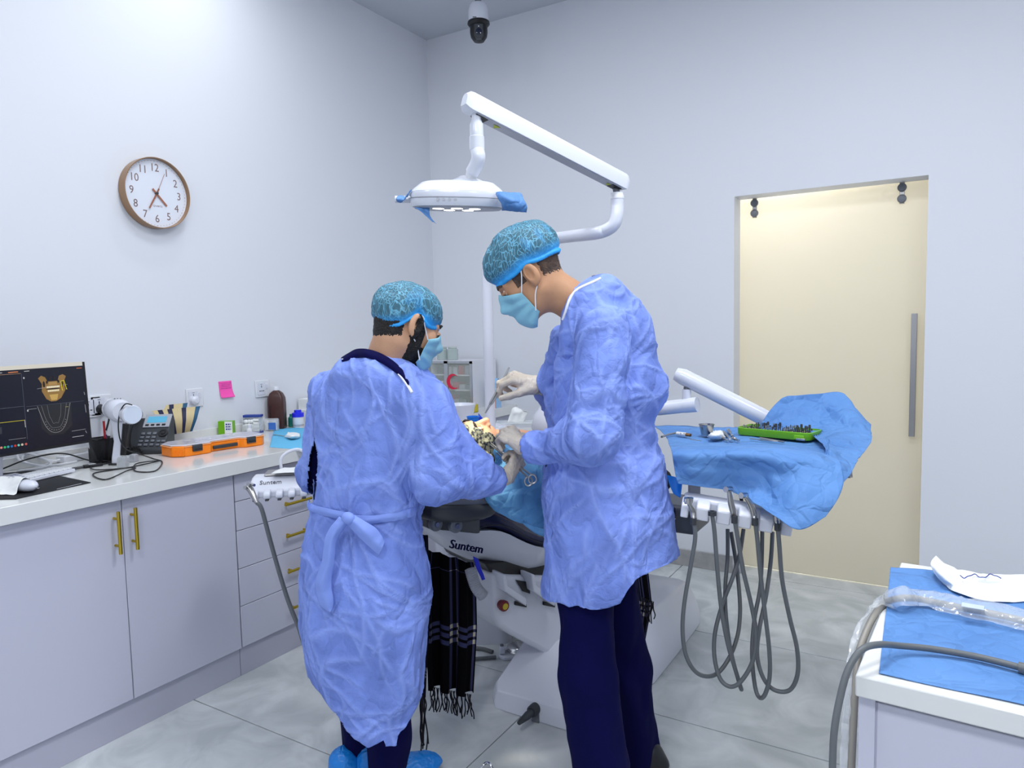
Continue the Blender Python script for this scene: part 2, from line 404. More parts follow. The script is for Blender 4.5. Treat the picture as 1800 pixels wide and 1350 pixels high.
def rcone(p, a, b, ra, rb):
    a = np.array(a); b = np.array(b); ab = b-a; t = np.clip(((p-a)@ab)/max(ab@ab, 1e-9), 0, 1)
    return np.linalg.norm(p-a-t[..., None]*ab, axis=-1) - (ra+(rb-ra)*t)
def ell(p, c, r, R=None):
    q = p-np.array(c)
    if R is not None: q = q@np.array(R)
    r = np.array(r, float); k0 = np.linalg.norm(q/r, axis=-1); k1 = np.linalg.norm(q/(r*r), axis=-1)
    return k0*(k0-1)/(k1+1e-9)
def smin(a, b, k):
    h = np.clip(.5+.5*(b-a)/k, 0, 1); return b+(a-b)*h-k*h*(1-h)
def smax(a, b, k): return -smin(-a, -b, k)
def surfnet(fn, lo, hi, h):
    lo = np.array(lo, float); hi = np.array(hi, float); n = np.ceil((hi-lo)/h).astype(int)+1
    ax = [lo[i]+h*np.arange(n[i]) for i in range(3)]
    G = np.stack(np.meshgrid(*ax, indexing='ij'), -1); V = fn(G); ins = V < 0
    cs = [(a, b, c) for a in (0, 1) for b in (0, 1) for c in (0, 1)]
    sl = lambda A, c: A[c[0]:A.shape[0]-1+c[0], c[1]:A.shape[1]-1+c[1], c[2]:A.shape[2]-1+c[2]]
    cnt = sum(sl(ins, c).astype(int) for c in cs); act = (cnt > 0) & (cnt < 8)
    acc = np.zeros(act.shape+(3,)); num = np.zeros(act.shape)
    for c in cs:
        for k in range(3):
            if c[k] == 0:
                d = list(c); d[k] = 1; va, vb = sl(V, c), sl(V, d); cr = (va < 0) != (vb < 0)
                t = np.where(cr, va/np.where(cr, va-vb, 1), 0)
                pt = np.zeros(act.shape+(3,)); pt[...] = np.array(c); pt[..., k] += t
                acc += pt*cr[..., None]; num += cr
    idx = -np.ones(act.shape, int); idx[act] = np.arange(act.sum())
    I = np.argwhere(act); verts = lo + h*(I + acc[act]/num[act][:, None])
    quads = []
    for k in range(3):
        a, b = [(1, 2), (2, 0), (0, 1)][k]
        A = ins.take(range(n[k]-1), k); B = ins.take(range(1, n[k]), k)
        E = np.argwhere(A != B); E = E[(E[:, a] > 0) & (E[:, b] > 0) & (E[:, a] < n[a]-1) & (E[:, b] < n[b]-1)]
        fl = A[tuple(E.T)]
        q = []
        for da, db in ((-1, -1), (0, -1), (0, 0), (-1, 0)):
            e = E.copy(); e[:, a] += da; e[:, b] += db; q.append(idx[tuple(e.T)])
        q = np.stack(q, 1); q = np.where(fl[:, None], q, q[:, ::-1]); quads.append(q)
    return verts, np.concatenate(quads)
def vnormals(V, F):
    n = np.cross(V[F[:, 2]]-V[F[:, 0]], V[F[:, 3]]-V[F[:, 1]]); N_ = np.zeros_like(V)
    for i in range(4): np.add.at(N_, F[:, i], n)
    return N_/(np.linalg.norm(N_, axis=1, keepdims=True)+1e-9)
def relax(V, F, it=2, w_=.5):
    for _ in range(it):
        S = np.zeros_like(V); c = np.zeros(len(V))
        for i in range(4):
            np.add.at(S, F[:, i], V[F[:, (i+1) % 4]]); np.add.at(S, F[:, i], V[F[:, (i-1) % 4]]); np.add.at(c, F[:, i], 2)
        V = V*(1-w_)+w_*S/c[:, None]
    return V
def np_obj(V, F, name, m, parent, solid=0, attr=None):
    Mi = chain_inv(parent) if parent is not None else Matrix.Identity(4); A = np.array(Mi)
    V = V@A[:3, :3].T + A[:3, 3]
    me = bpy.data.meshes.new(name); me.vertices.add(len(V)); me.vertices.foreach_set('co', V.ravel())
    me.loops.add(F.size); me.loops.foreach_set('vertex_index', F.ravel().astype(np.int32))
    me.polygons.add(len(F)); me.polygons.foreach_set('loop_start', np.arange(0, F.size, F.shape[1], dtype=np.int32)); me.polygons.foreach_set('loop_total', np.full(len(F), F.shape[1], dtype=np.int32))
    me.update(calc_edges=True); me.validate(); me.shade_smooth(); me.materials.append(m)
    if attr is not None:
        at = me.attributes.new('band', 'FLOAT', 'POINT'); at.data.foreach_set('value', attr.astype(np.float32))
    o = bpy.data.objects.new(name, me); C.objects.link(o); o.parent = parent
    if solid: md = o.modifiers.new('solid', 'SOLIDIFY'); md.thickness = solid; md.offset = 0
    return o
def compact(V, F):
    u, inv = np.unique(F, return_inverse=True); return V[u], inv.reshape(F.shape)

from mathutils.bvhtree import BVHTree
def meshes_of(o): return ([o] if o.type == 'MESH' else []) + [q for c in o.children for q in meshes_of(c)]
def rest_on(cloth, others, gap=.004, passes=3):
    """lay a cloth over solid things: any vertex inside one of them is moved out to its surface"""
    bpy.context.view_layer.update(); dg = bpy.context.evaluated_depsgraph_get(); T = []
    for o in others:
        e = o.evaluated_get(dg); me = e.to_mesh(); M_ = o.matrix_world
        vs = [M_ @ v.co for v in me.vertices]; T.append(BVHTree.FromPolygons(vs, [tuple(p.vertices) for p in me.polygons])); e.to_mesh_clear()
    M_ = cloth.matrix_world; Mi = M_.inverted()
    for _ in range(passes):
        for v in cloth.data.vertices:
            p = M_ @ v.co
            for t_ in T:
                loc, nor, i, d = t_.find_nearest(p)
                if loc is None or d > .12: continue
                s = (p-loc).dot(nor)
                if s < 0 or d < gap: p = loc + nor*(gap*1.2)
            v.co = Mi @ p
    cloth.data.update()
# ================================================================== SETTING
XL, XR, YB, YF = -3.19, 2.3, 4.177, -2.3
GD = (-1.036, -.083, 2.189)     # door opening: x0, x1, top
def struct(name, b, m, **k): o = b.build(name, m, None, **k); o['kind'] = 'structure'; return o
floor = struct('floor', MB().box((XL-.1, YF-.1, -.12), (XR+.1, 5.9, -.012)), M_grout, smooth=False)
tx = [XL, -2.94, -1.34, .26, 1.86, XR]; ty = [YF] + [.884+.8*k for k in range(-3, 5)] + [YB]
g = .0022
for i in range(len(tx)-1):
    for j in range(len(ty)-1):
        if ty[j+1]-ty[j] > .02:
            box('tile', (tx[i]+g, ty[j]+g, -.012), (tx[i+1]-g, ty[j+1]-g, 0), M_tile, floor, bevel=.0012, seg=1)
box('tile', (-1.25, YB+.002, -.012), (.1, 5.8, 0), M_tile, floor)
struct('wall_left', MB().box((XL-.15, YF-.15, -.02), (XL, YB, CEIL)), M_wall, smooth=False)
b = MB()
b.box((XL-.15, YB, -.02), (GD[0], YB+.14, CEIL)); b.box((GD[1], YB, -.02), (XR+.15, YB+.14, CEIL)); b.box((GD[0], YB, GD[2]), (GD[1], YB+.14, CEIL))
struct('wall_back', b, M_wall, smooth=False)
struct('wall_right', MB().box((XR, YF-.15, -.02), (XR+.15, YB, CEIL)), M_wall, smooth=False)
struct('wall_front', MB().box((XL, YF-.15, -.02), (XR, YF, CEIL)), M_wall, smooth=False)
struct('ceiling', MB().box((XL-.15, YF-.15, CEIL), (XR+.15, YB+.14, CEIL+.1)), M_ceil, smooth=False)
struct('baseboard_back', MB().box((-2.5, YB-.013, 0), (GD[0]-.0, YB, .102)), M_skirt, bevel=.002)
struct('baseboard_right', MB().box((GD[1], YB-.013, 0), (XR, YB, .102)), M_skirt, bevel=.002)
# corridor behind the sliding door
M_corr = mat('cream corridor paint', (240, 236, 222), .7)
b = MB(); b.box((-1.6, 5.7, 0), (.9, 5.8, 2.9)); b.box((-1.7, YB+.14, 0), (-1.6, 5.8, 2.9)); b.box((.9, YB+.14, 0), (1., 5.8, 2.9)); b.box((-1.7, YB+.14, 2.9), (1., 5.8, 3.0))
struct('wall_corridor', b, M_corr, smooth=False)
area('corridor_light', (-.85, 4.75, 2.8), .5, 58, (1, .965, .88))
# frosted sliding glass door
door = struct('door_1', MB().box((-1.2, 4.328, .006), (.0, 4.34, 2.235)), M_frost, bevel=.001)
for hx in (-.955, -.205):
    b = MB(); b.box((hx-.012, 4.316, 2.08), (hx+.012, 4.327, 2.26)); h = b.build('roller_hanger', M_steel, door, bevel=.002)
    for hz in (2.105, 2.163):
        Mh = frame((hx, 4.316, hz), (1, 0, 0), (0, 0, 1))
        MB().lathe([(.001, .016), (.009, .016), (.019, .013), (.022, .008), (.022, 0)], Mh, 20).build('roller_bolt', M_mgrey, h)
        MB().lathe([(.001, .0185), (.008, .0185), (.0085, .016)], Mh, 12).build('bolt_cap', M_chrome, h) if False else None
pc = PY(1605, 660, 4.3); hz0, hz1 = PY(1604, 767, 4.3).z, PY(1606, 551, 4.3).z
hb = MB().box((pc.x-.014, 4.285, hz0), (pc.x+.014, 4.31, hz1)).build('pull_handle', M_steel, door, bevel=.002)
for hz in (hz0+.08, hz1-.08): MB().lathe([(.009, 0), (.009, .022)], frame((pc.x, 4.328, hz), (1, 0, 0), (0, 0, 1)), 12).build('handle_post', M_steel, hb)
box('floor_guide', (-1.035, 4.19, 0), (-.985, 4.23, .045), M_grey, door, bevel=.003)
for i, (lx, ly) in enumerate(LIGHTS):
    t = struct('trim_%d' % (i+1), MB().box((lx-.31, ly-.31, CEIL-.012), (lx+.31, ly+.31, CEIL)), M_white2, bevel=.003)
    box('light_panel', (lx-.29, ly-.29, CEIL-.016), (lx+.29, ly+.29, CEIL-.011), mat('lit diffuser', (255, 255, 255), .4, emit=((225, 240, 255), 2.0)), t)

t = struct('trim_7', MB().lathe([(.075, CEIL-.008), (.075, CEIL)], Matrix.Translation((-2.72, 2.25, 0)), 28), M_white2)
MB().lathe([(.055, CEIL-.010), (.055, CEIL-.007)], Matrix.Translation((-2.72, 2.25, 0)), 28).build('light_panel', mat('lit diffuser'), t)
# ================================================================== FITTED CABINETS
CZ = .945; FX = -2.54
def handle(parent, p, axis, L=.155):
    p = Vector(p); ax = Vector(axis); o_ = Vector((.032, 0, 0)) if parent.get('nx') is None else Vector(parent['nx'])*.032
    b = MB().tube([p+o_-ax*L/2, p+o_+ax*L/2], .0065, 12)
    for s in (-1, 1): b.tube([p+ax*s*(L/2-.028), p+o_+ax*s*(L/2-.028)], .0048, 10)
    return b.build('bar_handle', M_gold, parent)
cab_runs = [('base_cabinet', 'pale lilac two door base cabinet at the left edge, gold handle near its right side', -.95, .952, 2),
            ('base_cabinet', 'pale lilac two door base cabinet with paired vertical gold handles, left of the drawers', .955, 1.908, 2),
            ('drawer_cabinet', 'pale lilac drawer unit with five horizontal gold handles behind the seated tray', 1.911, 2.54, 0),
            ('base_cabinet', 'pale lilac base cabinet in the back corner under the worktop', 2.543, 4.15, 2)]
for nm, lb, y0, y1, kind in cab_runs:
    t = thing(nm, lb, 'cabinet', (-2.85, (y0+y1)/2, 0))
    box('carcass', (XL+.01, y0+.002, .125), (FX-.019, y1-.002, .884), M_dark, t)
    box('plinth', (XL+.05, y0, 0), (FX-.018, y1, .128), M_kick, t, bevel=.001)
    if kind:
        ym = (y0+y1)/2
        for k, (a, c) in enumerate(((y0+.0015, ym-.0015), (ym+.0015, y1-.0015))):
            d = box('door', (FX-.018, a, .128), (FX, c, .878), M_cab, t, bevel=.0012, seg=1)
            handle(d, (FX, (c-.03) if k == 0 else (a+.03), .768), (0, 0, 1))
    else:
        zs = [.128, .309, .472, .637, .763, .878]
        for k in range(5):
            d = box('drawer', (FX-.018, y0+.0015, zs[k]+.0015), (FX, y1-.0015, zs[k+1]-.0015), M_cab, t, bevel=.0012, seg=1)
            handle(d, (FX, (y0+y1)/2, (zs[k]+zs[k+1])/2), (0, 1, 0))
wt = MB().box((XL, -1.0, .887), (-2.50, YB, CZ)).build('worktop', M_top, None, bevel=.002)
tag(wt, 'long glossy white stone worktop along the left wall', 'worktop')
up_ = struct('trim_20', MB().box((XL, -1.0, CZ+.0002), (XL+.02, YB, CZ+.05)), M_top, bevel=.002)

# ================================================================== WALL THINGS
def wall_clock():
    c = Vector((XL, 2.035, 2.131)); R = .162
    t = thing('wall_clock', 'round wall clock with rose gold rim and white dial on the left wall', 'clock', c)
    def M(z=0): return frame(c+Vector((z, 0, 0)), (0, 1, 0), (0, 0, 1))
    rim = mat('rose gold rim', (158, 124, 92), .3, .35); num = mat('bronze numerals', (128, 104, 100), .4); hnd = mat('copper hand', (172, 112, 88), .35, .3)
    MB().lathe([(R-.012, 0), (R, .004), (R, .052), (R-.001, .053), (R-.003, .053), (R-.004, .052), (R-.004, .030), (R-.012, .026)], M(), 72, cap=False).build('rim', rim, t)
    dl = MB().lathe([(.001, .030), (R-.005, .030), (R-.005, .001), (.001, .001)], M(), 72).build('dial', mat('clock dial', (224, 228, 238), .4), t)
    for k in range(12):
        h = k or 12; a = PI/2-k*PI/6
        if h == 7:   # mostly hidden by the minute hand, a plain seven
            pass
        Mx = M(.0302) @ Matrix.Translation((math.cos(a)*.117, math.sin(a)*.117, 0)); text_mesh(str(h), .050, Mx, 'numeral', num, dl, squash=.9)
    b = MB()
    for k in range(60):
        a = k*PI/30; b.lathe([(.0013 if k % 5 else .0018, .0), (.0013 if k % 5 else .0018, .0006)], M(.030) @ Matrix.Translation((math.cos(a)*.148, math.sin(a)*.148, 0)), 6)
    b.build('minute_dots', num, dl)
    text_mesh('QUARTZ', .0115, M(.0302) @ Matrix.Translation((.006, -.058, 0)), 'dial_text', num, dl)
    def hand(name, deg, L, back, wd, z):
        a = math.radians(90-deg); Mh = M(z) @ Matrix.Rotation(a, 4, 'Z'); return MB().box((-back, -wd/2, 0), (L, wd/2, .001), Mh).build(name, hnd, t)
    hand('hour_hand', 137, .072, .026, .009, .034); hand('minute_hand', 209, .083, .026, .007, .037); hand('second_hand', 24, .105, .03, .0018, .040)
    hand('second_hand_tail', 204, .125, 0, .0012, .0325) if False else None
    MB().lathe([(.006, 0), (.006, .014), (.001, .015)], M(.030), 16).build('pivot', M_dgrey, t)
wall_clock()

def socket(px, py, label, plug=None, two=False):
    c = PX(px, py, XL); s = .046
    t = thing('wall_socket', label, 'socket', c)
    pl = MB().box((XL, c.y-s, c.z-s), (XL+.009, c.y+s, c.z+s)).build('face_plate', M_white2, t, bevel=.003)
    box('insert', (XL+.009, c.y-s*.78, c.z-s*.72), (XL+.011, c.y+s*.35, c.z+s*.72), M_white, t, bevel=.0006)
    box('rocker_switch', (XL+.009, c.y+s*.45, c.z-s*.05), (XL+.013, c.y+s*.72, c.z+s*.5), M_white, t, bevel=.001)
    b = MB(); y = c.y-s*.2
    for (dy, dz, w_, h_) in ((0, .012, .004, .012), (-.011, -.012, .009, .004), (.011, -.012, .009, .004), (0, -.012, .004, .006)):
        b.box((XL+.0108, y+dy-w_/2, c.z+dz-h_/2), (XL+.0114, y+dy+w_/2, c.z+dz+h_/2))
    b.build('pin_holes', M_black, t)
    box('indicator', (XL+.0108, y-.006, c.z+.024), (XL+.0116, y+.006, c.z+.026), M_dgrey, t)
    if plug == 'white':
        MB().lathe([(.023, 0), (.022, .018), (.012, .028), (.001, .029)], frame((XL+.011, c.y-.01, c.z-.012), (0, 1, 0), (0, 0, 1)), 24).build('round_plug', M_white, t)
    if plug == 'black':
        b = MB().lathe([(.021, 0), (.02, .022), (.010, .034), (.001, .036)], frame((XL+.011, c.y-.005, c.z-.016), (0, 1, 0), (0, 0, 1)), 24)
        b.build('black_plug', M_black, t)
        p = Vector((XL+.045, c.y-.005, c.z-.02))
        MB().tube(catmull([p, p+Vector((.03, .0, -.03)), p+Vector((.03, -.03, -.12)), p+Vector((-.015, -.02, -.17)), Vector((XL+.035, c.y+.03, CZ+.006))], 6), .004, 8).build('plug_cord', M_black, t)
    return t
socket(341, 699, 'white wall socket with a round white plug, above the folded brochures', 'white')
socket(460, 683, 'white wall socket with empty pin holes above the brown bottle', None)
socket(176, 712, 'white wall socket with a black plug behind the scanner stand', 'black')
socket(157, 716, 'white wall socket mostly hidden by the right edge of the monitor', None)
# pink note
pc = PX(396, 684, XL); n_ = []
for i in range(5):
    z = pc.z+.042-.021*i*1.02; cur = .001+.012*max(0, (i-1.5)/2.5)**2
    n_.append([Vector((XL+cur*(1+.4*(k/4)), pc.y-.040+.0195*k+.0015*i, z)) for k in range(5)])
nt_ = net(n_, 12, 12, 'sticky_note', mat('pink paper', (250, 84, 178), .6), None, amp=0, solid=.0004)
tag(nt_, 'square bright pink sticky note with handwriting on the left wall', 'note')
b = MB()
for r_ in range(4):
    y = pc.y-.028
    while y < pc.y+.026:
        L = random.uniform(.004, .011); zz = pc.z+.030-.009*r_; b.box((XL+.0021, y, zz), (XL+.0025, y+L, zz+random.uniform(.001, .003))); y += L+.003
b.build('handwriting', mat('dark pink ink', (150, 40, 130), .6), nt_)

# ================================================================== CEILING CAMERA
def cctv():
    c = PY(841, 30, 3.7)
    t = thing('security_camera', 'white and black dome security camera hanging from the ceiling', 'security camera', (c.x, c.y, c.z))
    r = .062
    M0 = Matrix.Translation((c.x, c.y, c.z-.0))
    MB().lathe([(.02, CEIL-c.z), (.02, .075), (.045, .07)], M0, 24).build('mount_pole', M_mgrey, t)
    MB().lathe([(.05, .072), (r*.93, .06), (r, .03), (r*1.0, -.02), (r*.96, -.036), (.02, -.04)], M0, 40).build('housing', M_white, t)
    MB().lathe([(r*1.06, -.03), (r*1.08, -.042), (r*.9, -.055), (.02, -.055)], M0, 40).build('skirt_ring', M_black, t)
    hd = MB().lathe([(r*.84, -.05), (r*.86, -.09), (r*.78, -.118), (r*.5, -.142), (.001, -.148)], M0, 40).build('dome_head', M_black, t)
    to = (CAM-c); to.z = 0; to.normalize(); sd = Vector((-to.y, to.x, 0))
    Mf = frame(c+to*r*.52+Vector((0, 0, -.1)), sd, (0, 0, 1))
    MB().prism([(-.026, .04), (.026, .04), (.028, -.02), (.014, -.045), (-.014, -.045), (-.028, -.02)], 0, .024, Mf).build('face_panel', M_dgrey, hd, bevel=.003)
    MB().lathe([(.018, 0), (.018, .006), (.013, .007), (.012, .003), (.001, .004)], frame(c+to*r*.90+Vector((0, 0, -.105)), sd, (0, 0, 1)), 24).build('lens', mat('lens glass', (30, 36, 60), .05), hd)
    MB().lathe([(.004, 0), (.003, .002)], frame(c+to*r*.90+Vector((0, 0, -.075)), sd, (0, 0, 1)), 12).build('led', M_white, hd)
    MB().box((-.012, -.0025, 0), (.010, .0025, .001), frame(c+to*(r*.985)+sd*(-.022)*1+Vector((0, 0, -.025)), sd, (0, 0, 1))).build('maker_mark', M_print, t)
cctv()

# ================================================================== MONITOR AND DESK THINGS
def monitor():
    tr = P(148.5, 635.8, 2.80); br = P(161, 777, 2.82); l0 = P(0, 644.6, 2.52)
    xv = (tr-l0).normalized(); upv = (tr-br).normalized(); W = .54; H = (tr-br).length
    nrm = xv.cross(upv).normalized(); upv = nrm.cross(xv).normalized()
    o = tr - xv*W
    sgn = 1 if nrm.dot(CAM-o) > 0 else -1
    def F(u, v, n=0): return o + xv*(u*W) - upv*(v*H) + nrm*n
    def Q(px, py):
        p = PL(px, py, o, nrm) - o; return p.dot(xv)/W, -p.dot(upv)/H
    base_c = o + xv*W*.5 - upv*H; base_c.z = CZ
    t = thing('monitor', 'black flat monitor showing dental scans at the left end of the worktop', 'monitor', base_c)
    def quad(u0, v0, u1, v1, n0, n1, nm, m, par):
        vs = [F(u, v, sgn*n) for n in (n0, n1) for (u, v) in ((u0, v0), (u1, v0), (u1, v1), (u0, v1))]
        return MB().add(vs, [(0, 1, 2, 3), (4, 5, 6, 7), (0, 1, 5, 4), (1, 2, 6, 5), (2, 3, 7, 6), (3, 0, 4, 7)]).build(nm, m, par)
    quad(0, 0, 1, 1, -.02, 0, 'housing', M_black, t)
    E = lambda c, s=.85: mat('screen %d %d %d' % c, (0, 0, 0), .25, emit=(c, s))
    scr = quad(.012, .02, .985, .968, 0, .0010, 'screen', E((15, 18, 34)), t)
    def pq(x0, y0, x1, y1, c, nm='pane_line', z=.0014):
        (a, b_), (c_, d) = Q(x0, y0), Q(x1, y1); quad(a, b_, c_, max(d, b_+.006) if abs(d-b_) < .012 and abs(c_-a) > .02 else d, .0010, z, nm, E(c), scr)
    def ln(x0, y0, x1, y1, c, r=.0005, nm='pane_line'):
        MB().tube([F(*Q(x0, y0), sgn*.0013), F(*Q(x1, y1), sgn*.0013)], r, 4).build(nm, E(c), scr)
    pq(-80, 649, 144.5, 642.5, (222, 218, 208), 'title_bar')
    pq(-80, 657, 145, 650, (26, 26, 32), 'menu_bar', .0012) if False else None
    for (x0, y0, x1, y1, c, r) in ((14, 655, 31, 653.6, (226, 120, 36), .0014), (42, 652.8, 51, 652, (190, 190, 190), .0011), (-4, 656, 3, 655.5, (190, 190, 190), .0011), (134, 647.3, 143, 646.6, (216, 110, 60), .0012),
                              (37, 657, 48, 772, (74, 78, 98), .0007), (-40, 723, 42, 714, (74, 78, 98), .0006), (46, 715, 147, 704.5, (74, 78, 98), .0006), (-40, 748, 43, 738.5, (206, 196, 30), .0008), (-40, 662, 36, 656.5, (150, 112, 80), .0008),
                              (43, 738, 44.5, 751, (200, 200, 200), .0009), (15, 773.5, 45, 769.5, (160, 162, 170), .0005), (126, 758, 150, 754, (190, 192, 200), .0005), (48, 720, 64, 718, (170, 172, 180), .0005), (147.5, 689, 148.5, 694, (170, 172, 180), .0008), (149, 711, 151, 725, (170, 172, 180), .0008), (127, 768.5, 147, 765.5, (190, 192, 200), .0009), (150, 757, 152, 761, (170, 172, 180), .0008)):
        ln(x0, y0, x1, y1, c, r)
    MB().prism([(-.006, -.012), (.005, -.012), (.006, .012), (-.006, .012)], 0, .0003, frame(F(*Q(0, 757), sgn*.0012), xv*sgn, upv)).build('grey_slice', E((56, 58, 66)), scr)
    for x, y in ((41.5, 664.5), (48.5, 722)):
        MB().lathe([(.0030, 0), (.0030, .0004)], frame(F(*Q(x, y), sgn*.0012), xv*sgn, upv) @ Matrix.Diagonal((.8, 1.2, 1, 1)), 12).build('view_icon', E((205, 206, 210)), scr)
    for k, (x, y) in enumerate(((2, 787), (8.2, 786.3), (14, 785.4), (20.3, 784.5), (26.5, 783.5), (32.5, 782.5), (38.7, 781.5), (45.5, 780.5))):
        cs = [(226, 140, 130), (60, 190, 110), (50, 170, 180), (40, 110, 190), (200, 60, 50), (110, 210, 190), (210, 200, 180), (206, 96, 90)][k]
        MB().lathe([(.0042, 0), (.0042, .0004)], frame(F(*Q(x, y), sgn*.0012), xv*sgn, upv), 12).build('app_icon', E(cs), scr)
    c1 = F(*Q(93, 681)); c2 = F(*Q(97, 736)); S = (F(*Q(117, 680))-F(*Q(68, 681.5))).length/.088
    def fr(c, z): return frame(c+nrm*(sgn*z), xv*sgn, upv) @ Matrix.Scale(S, 4)
    sk = lambda pts, c, nm, z: MB().prism(pts, 0, .0003, fr(c1, z)).build(nm, E(c), scr)
    sk([(-.044, .032), (-.034, .040), (-.022, .034), (-.016, .020), (.016, .020), (.022, .036), (.034, .040), (.044, .033), (.036, .016), (.038, -.012), (.022, -.036), (.006, -.044), (-.010, -.044), (-.024, -.035), (-.036, -.010), (-.034, .014)], (150, 116, 62), 'bone_scan', .0011)
    for xx, yy, rx, ry in ((-.008, .028, .004, .008), (.006, .028, .004, .008), (-.028, .012, .0035, .010), (.029, .010, .0035, .010), (0, -.004, .024, .002), (-.018, .018, .003, .005), (.018, .018, .003, .005)):
        MB().lathe([(1, 0), (1, .0003)], fr(c1, .0014) @ Matrix.Translation((xx, yy, 0)) @ Matrix.Diagonal((rx, ry, 1, 1)), 14).build('scan_shadow', E((30, 20, 22)), scr)
    for yy, n_t, c in ((.002, 9, (245, 236, 205)), (-.010, 8, (240, 230, 190))):
        for k in range(n_t):
            xx = (k-(n_t-1)/2)*.0046; MB().box((xx-.0019, yy-.003, 0), (xx+.0019, yy+.003, .0004), fr(c1, .0016)).build('scan_tooth', E(c), scr)
    sk([(-.014, -.022), (.014, -.022), (.009, -.040), (-.009, -.040)], (204, 168, 90), 'bone_highlight', .0014)
    sk([(-.012, .018), (.012, .018), (.014, .008), (-.014, .008)], (176, 140, 84), 'bone_highlight', .0014)
    for a_, b_ in (((.026, .018), (.028, -.010)), ((.036, .020), (.042, -.008)), ((.028, -.010), (.030, -.012)), ((.026, .018), (.036, .020)), ((.040, -.008), (.044, -.009))):
        Mx = fr(c1, .0022); MB().tube([Mx @ Vector((*a_, 0)), Mx @ Vector((*b_, 0))], .0010, 6).build('yellow_marker', E((230, 220, 30)), scr)
    Mx = fr(c1, .0018); MB().tube([Mx @ Vector((-.050, .0, 0)), Mx @ Vector((.046, .006, 0))], .0004, 4).build('axis_line', E((170, 172, 180)), scr)
    Mx = fr(c2, .0011)
    MB().prism([(-.050, .045), (.055, .048), (.052, -.028), (.02, -.052), (-.022, -.050), (-.045, -.026)], 0, .0002, Mx).build('scan_field', E((36, 38, 44)), scr)
    for k, (sx_, c) in enumerate(((1, (172, 174, 178)), (.76, (126, 128, 134)), (.42, (116, 118, 124)))):
        pts = [(-.052*sx_, .046), (-.042*sx_, .01), (-.033*sx_, -.018+.010*k), (-.018*sx_, -.038+.012*k), (0, -.044+.016*k), (.018*sx_, -.038+.012*k), (.033*sx_, -.018+.010*k), (.042*sx_, .01), (.052*sx_, .046)]
        MB().tube(catmull([Mx @ Vector((x, y, .0006)) for x, y in pts], 5), .0005, 5).build('arch_line', E(c), scr)
    for k in range(13):
        a = PI*(.04+.92*k/12); MB().ball(Mx @ Vector((-.032*math.cos(a), -.002-.034*math.sin(a), .0007)), (.0022, .0022, .0004), 4).build('arch_tooth', E((205, 206, 200)), scr)
    MB().ball(Mx @ Vector((.040, .034, .0007)), (.004, .007, .0004), 5).build('arch_marker', E((206, 206, 120)), scr)
    # stand
    st = o + xv*W*.45 - upv*H*.6 - nrm*sgn*.035
    foot = Vector((st.x, st.y, CZ)) - nrm*sgn*.085; foot.z = CZ
    MB().tube([st, st-nrm*sgn*.06+Vector((0, 0, -.02)), foot+Vector((0, 0, .01))], [.03, .028, .026], 16).build('stand_neck', M_white, t)
    hx = Vector((xv.x, xv.y, 0)).normalized(); MB().prism([(-.10, -.05), (.10, -.05), (.11, .06), (-.11, .06)], 0, .01, frame((foot.x, foot.y, CZ), hx, Vector((-hx.y, hx.x, 0)))).build('stand_foot', M_white, t, bevel=.004)
monitor()

def cube_on(name, corners_px, z0, z1, m, parent=None, bevel=.002):
    ps = [PZ(x, y, z0) for x, y in corners_px]; v = [Vector((p.x, p.y, z0)) for p in ps]+[Vector((p.x, p.y, z1)) for p in ps]; n = len(ps)
    return MB().add(v, [tuple(range(n-1, -1, -1)), tuple(range(n, 2*n))]+[(k, (k+1) % n, n+(k+1) % n, n+k) for k in range(n)]).build(name, m, parent, bevel=bevel)
# mouse pad
mp = cube_on('mouse_pad', [(-60, 880), (28, 878), (160, 849), (112, 839), (60, 828), (-60, 838)], CZ, CZ+.003, mat('black cloth pad', (14, 14, 22), .7), bevel=.0006)
tag(mp, 'black mouse pad lying at the left front of the worktop', 'mouse pad')
a_ = PZ(100, 860, CZ+.0032); b_ = PZ(143, 850, CZ+.0032); dx = (b_-a_).normalized()
text_mesh('MOUSEPAD', .012, frame((a_+b_)/2 + Vector((0, 0, 0)), dx, (-dx.y, dx.x, 0)), 'pad_print', M_white2, mp) if False else MB().tube([a_, b_], .0011, 4).build('pad_print', M_grey, mp)
# keyboard
def keyboard():
    p0 = PZ(66, 847, CZ); p1 = PZ(133, 831, CZ); dx = Vector((p1.x-p0.x, p1.y-p0.y, 0)); dx.normalize(); dy = Vector((-dx.y, dx.x, 0))
    W, D = .235, .10; c = Vector((p1.x, p1.y, CZ)) - dx*W
    t = thing('keyboard', 'small white keyboard behind the mouse pad, partly under the paper bag', 'keyboard', c+dx*W/2+dy*D/2)
    M = frame(c+Vector((0, 0, .004)), dx, dy)
    MB().box((0, 0, 0), (W, D, .013), M).build('key_base', M_white, t, bevel=.003)
    for r_ in range(4):
        for k in range(11): MB().box((.006+k*.0203, .006+r_*.023, .013), (.006+k*.0203+.0176, .006+r_*.023+.020, .0185), M).build('key', M_white2, t, bevel=.0012, seg=1)
    for x in (.02, W-.02): MB().box((x-.01, D-.02, -.004), (x+.01, D-.008, .0), M).build('foot', M_grey, t); MB().box((x-.01, .008, -.004), (x+.01, .02, .0), M).build('foot', M_grey, t)
keyboard()
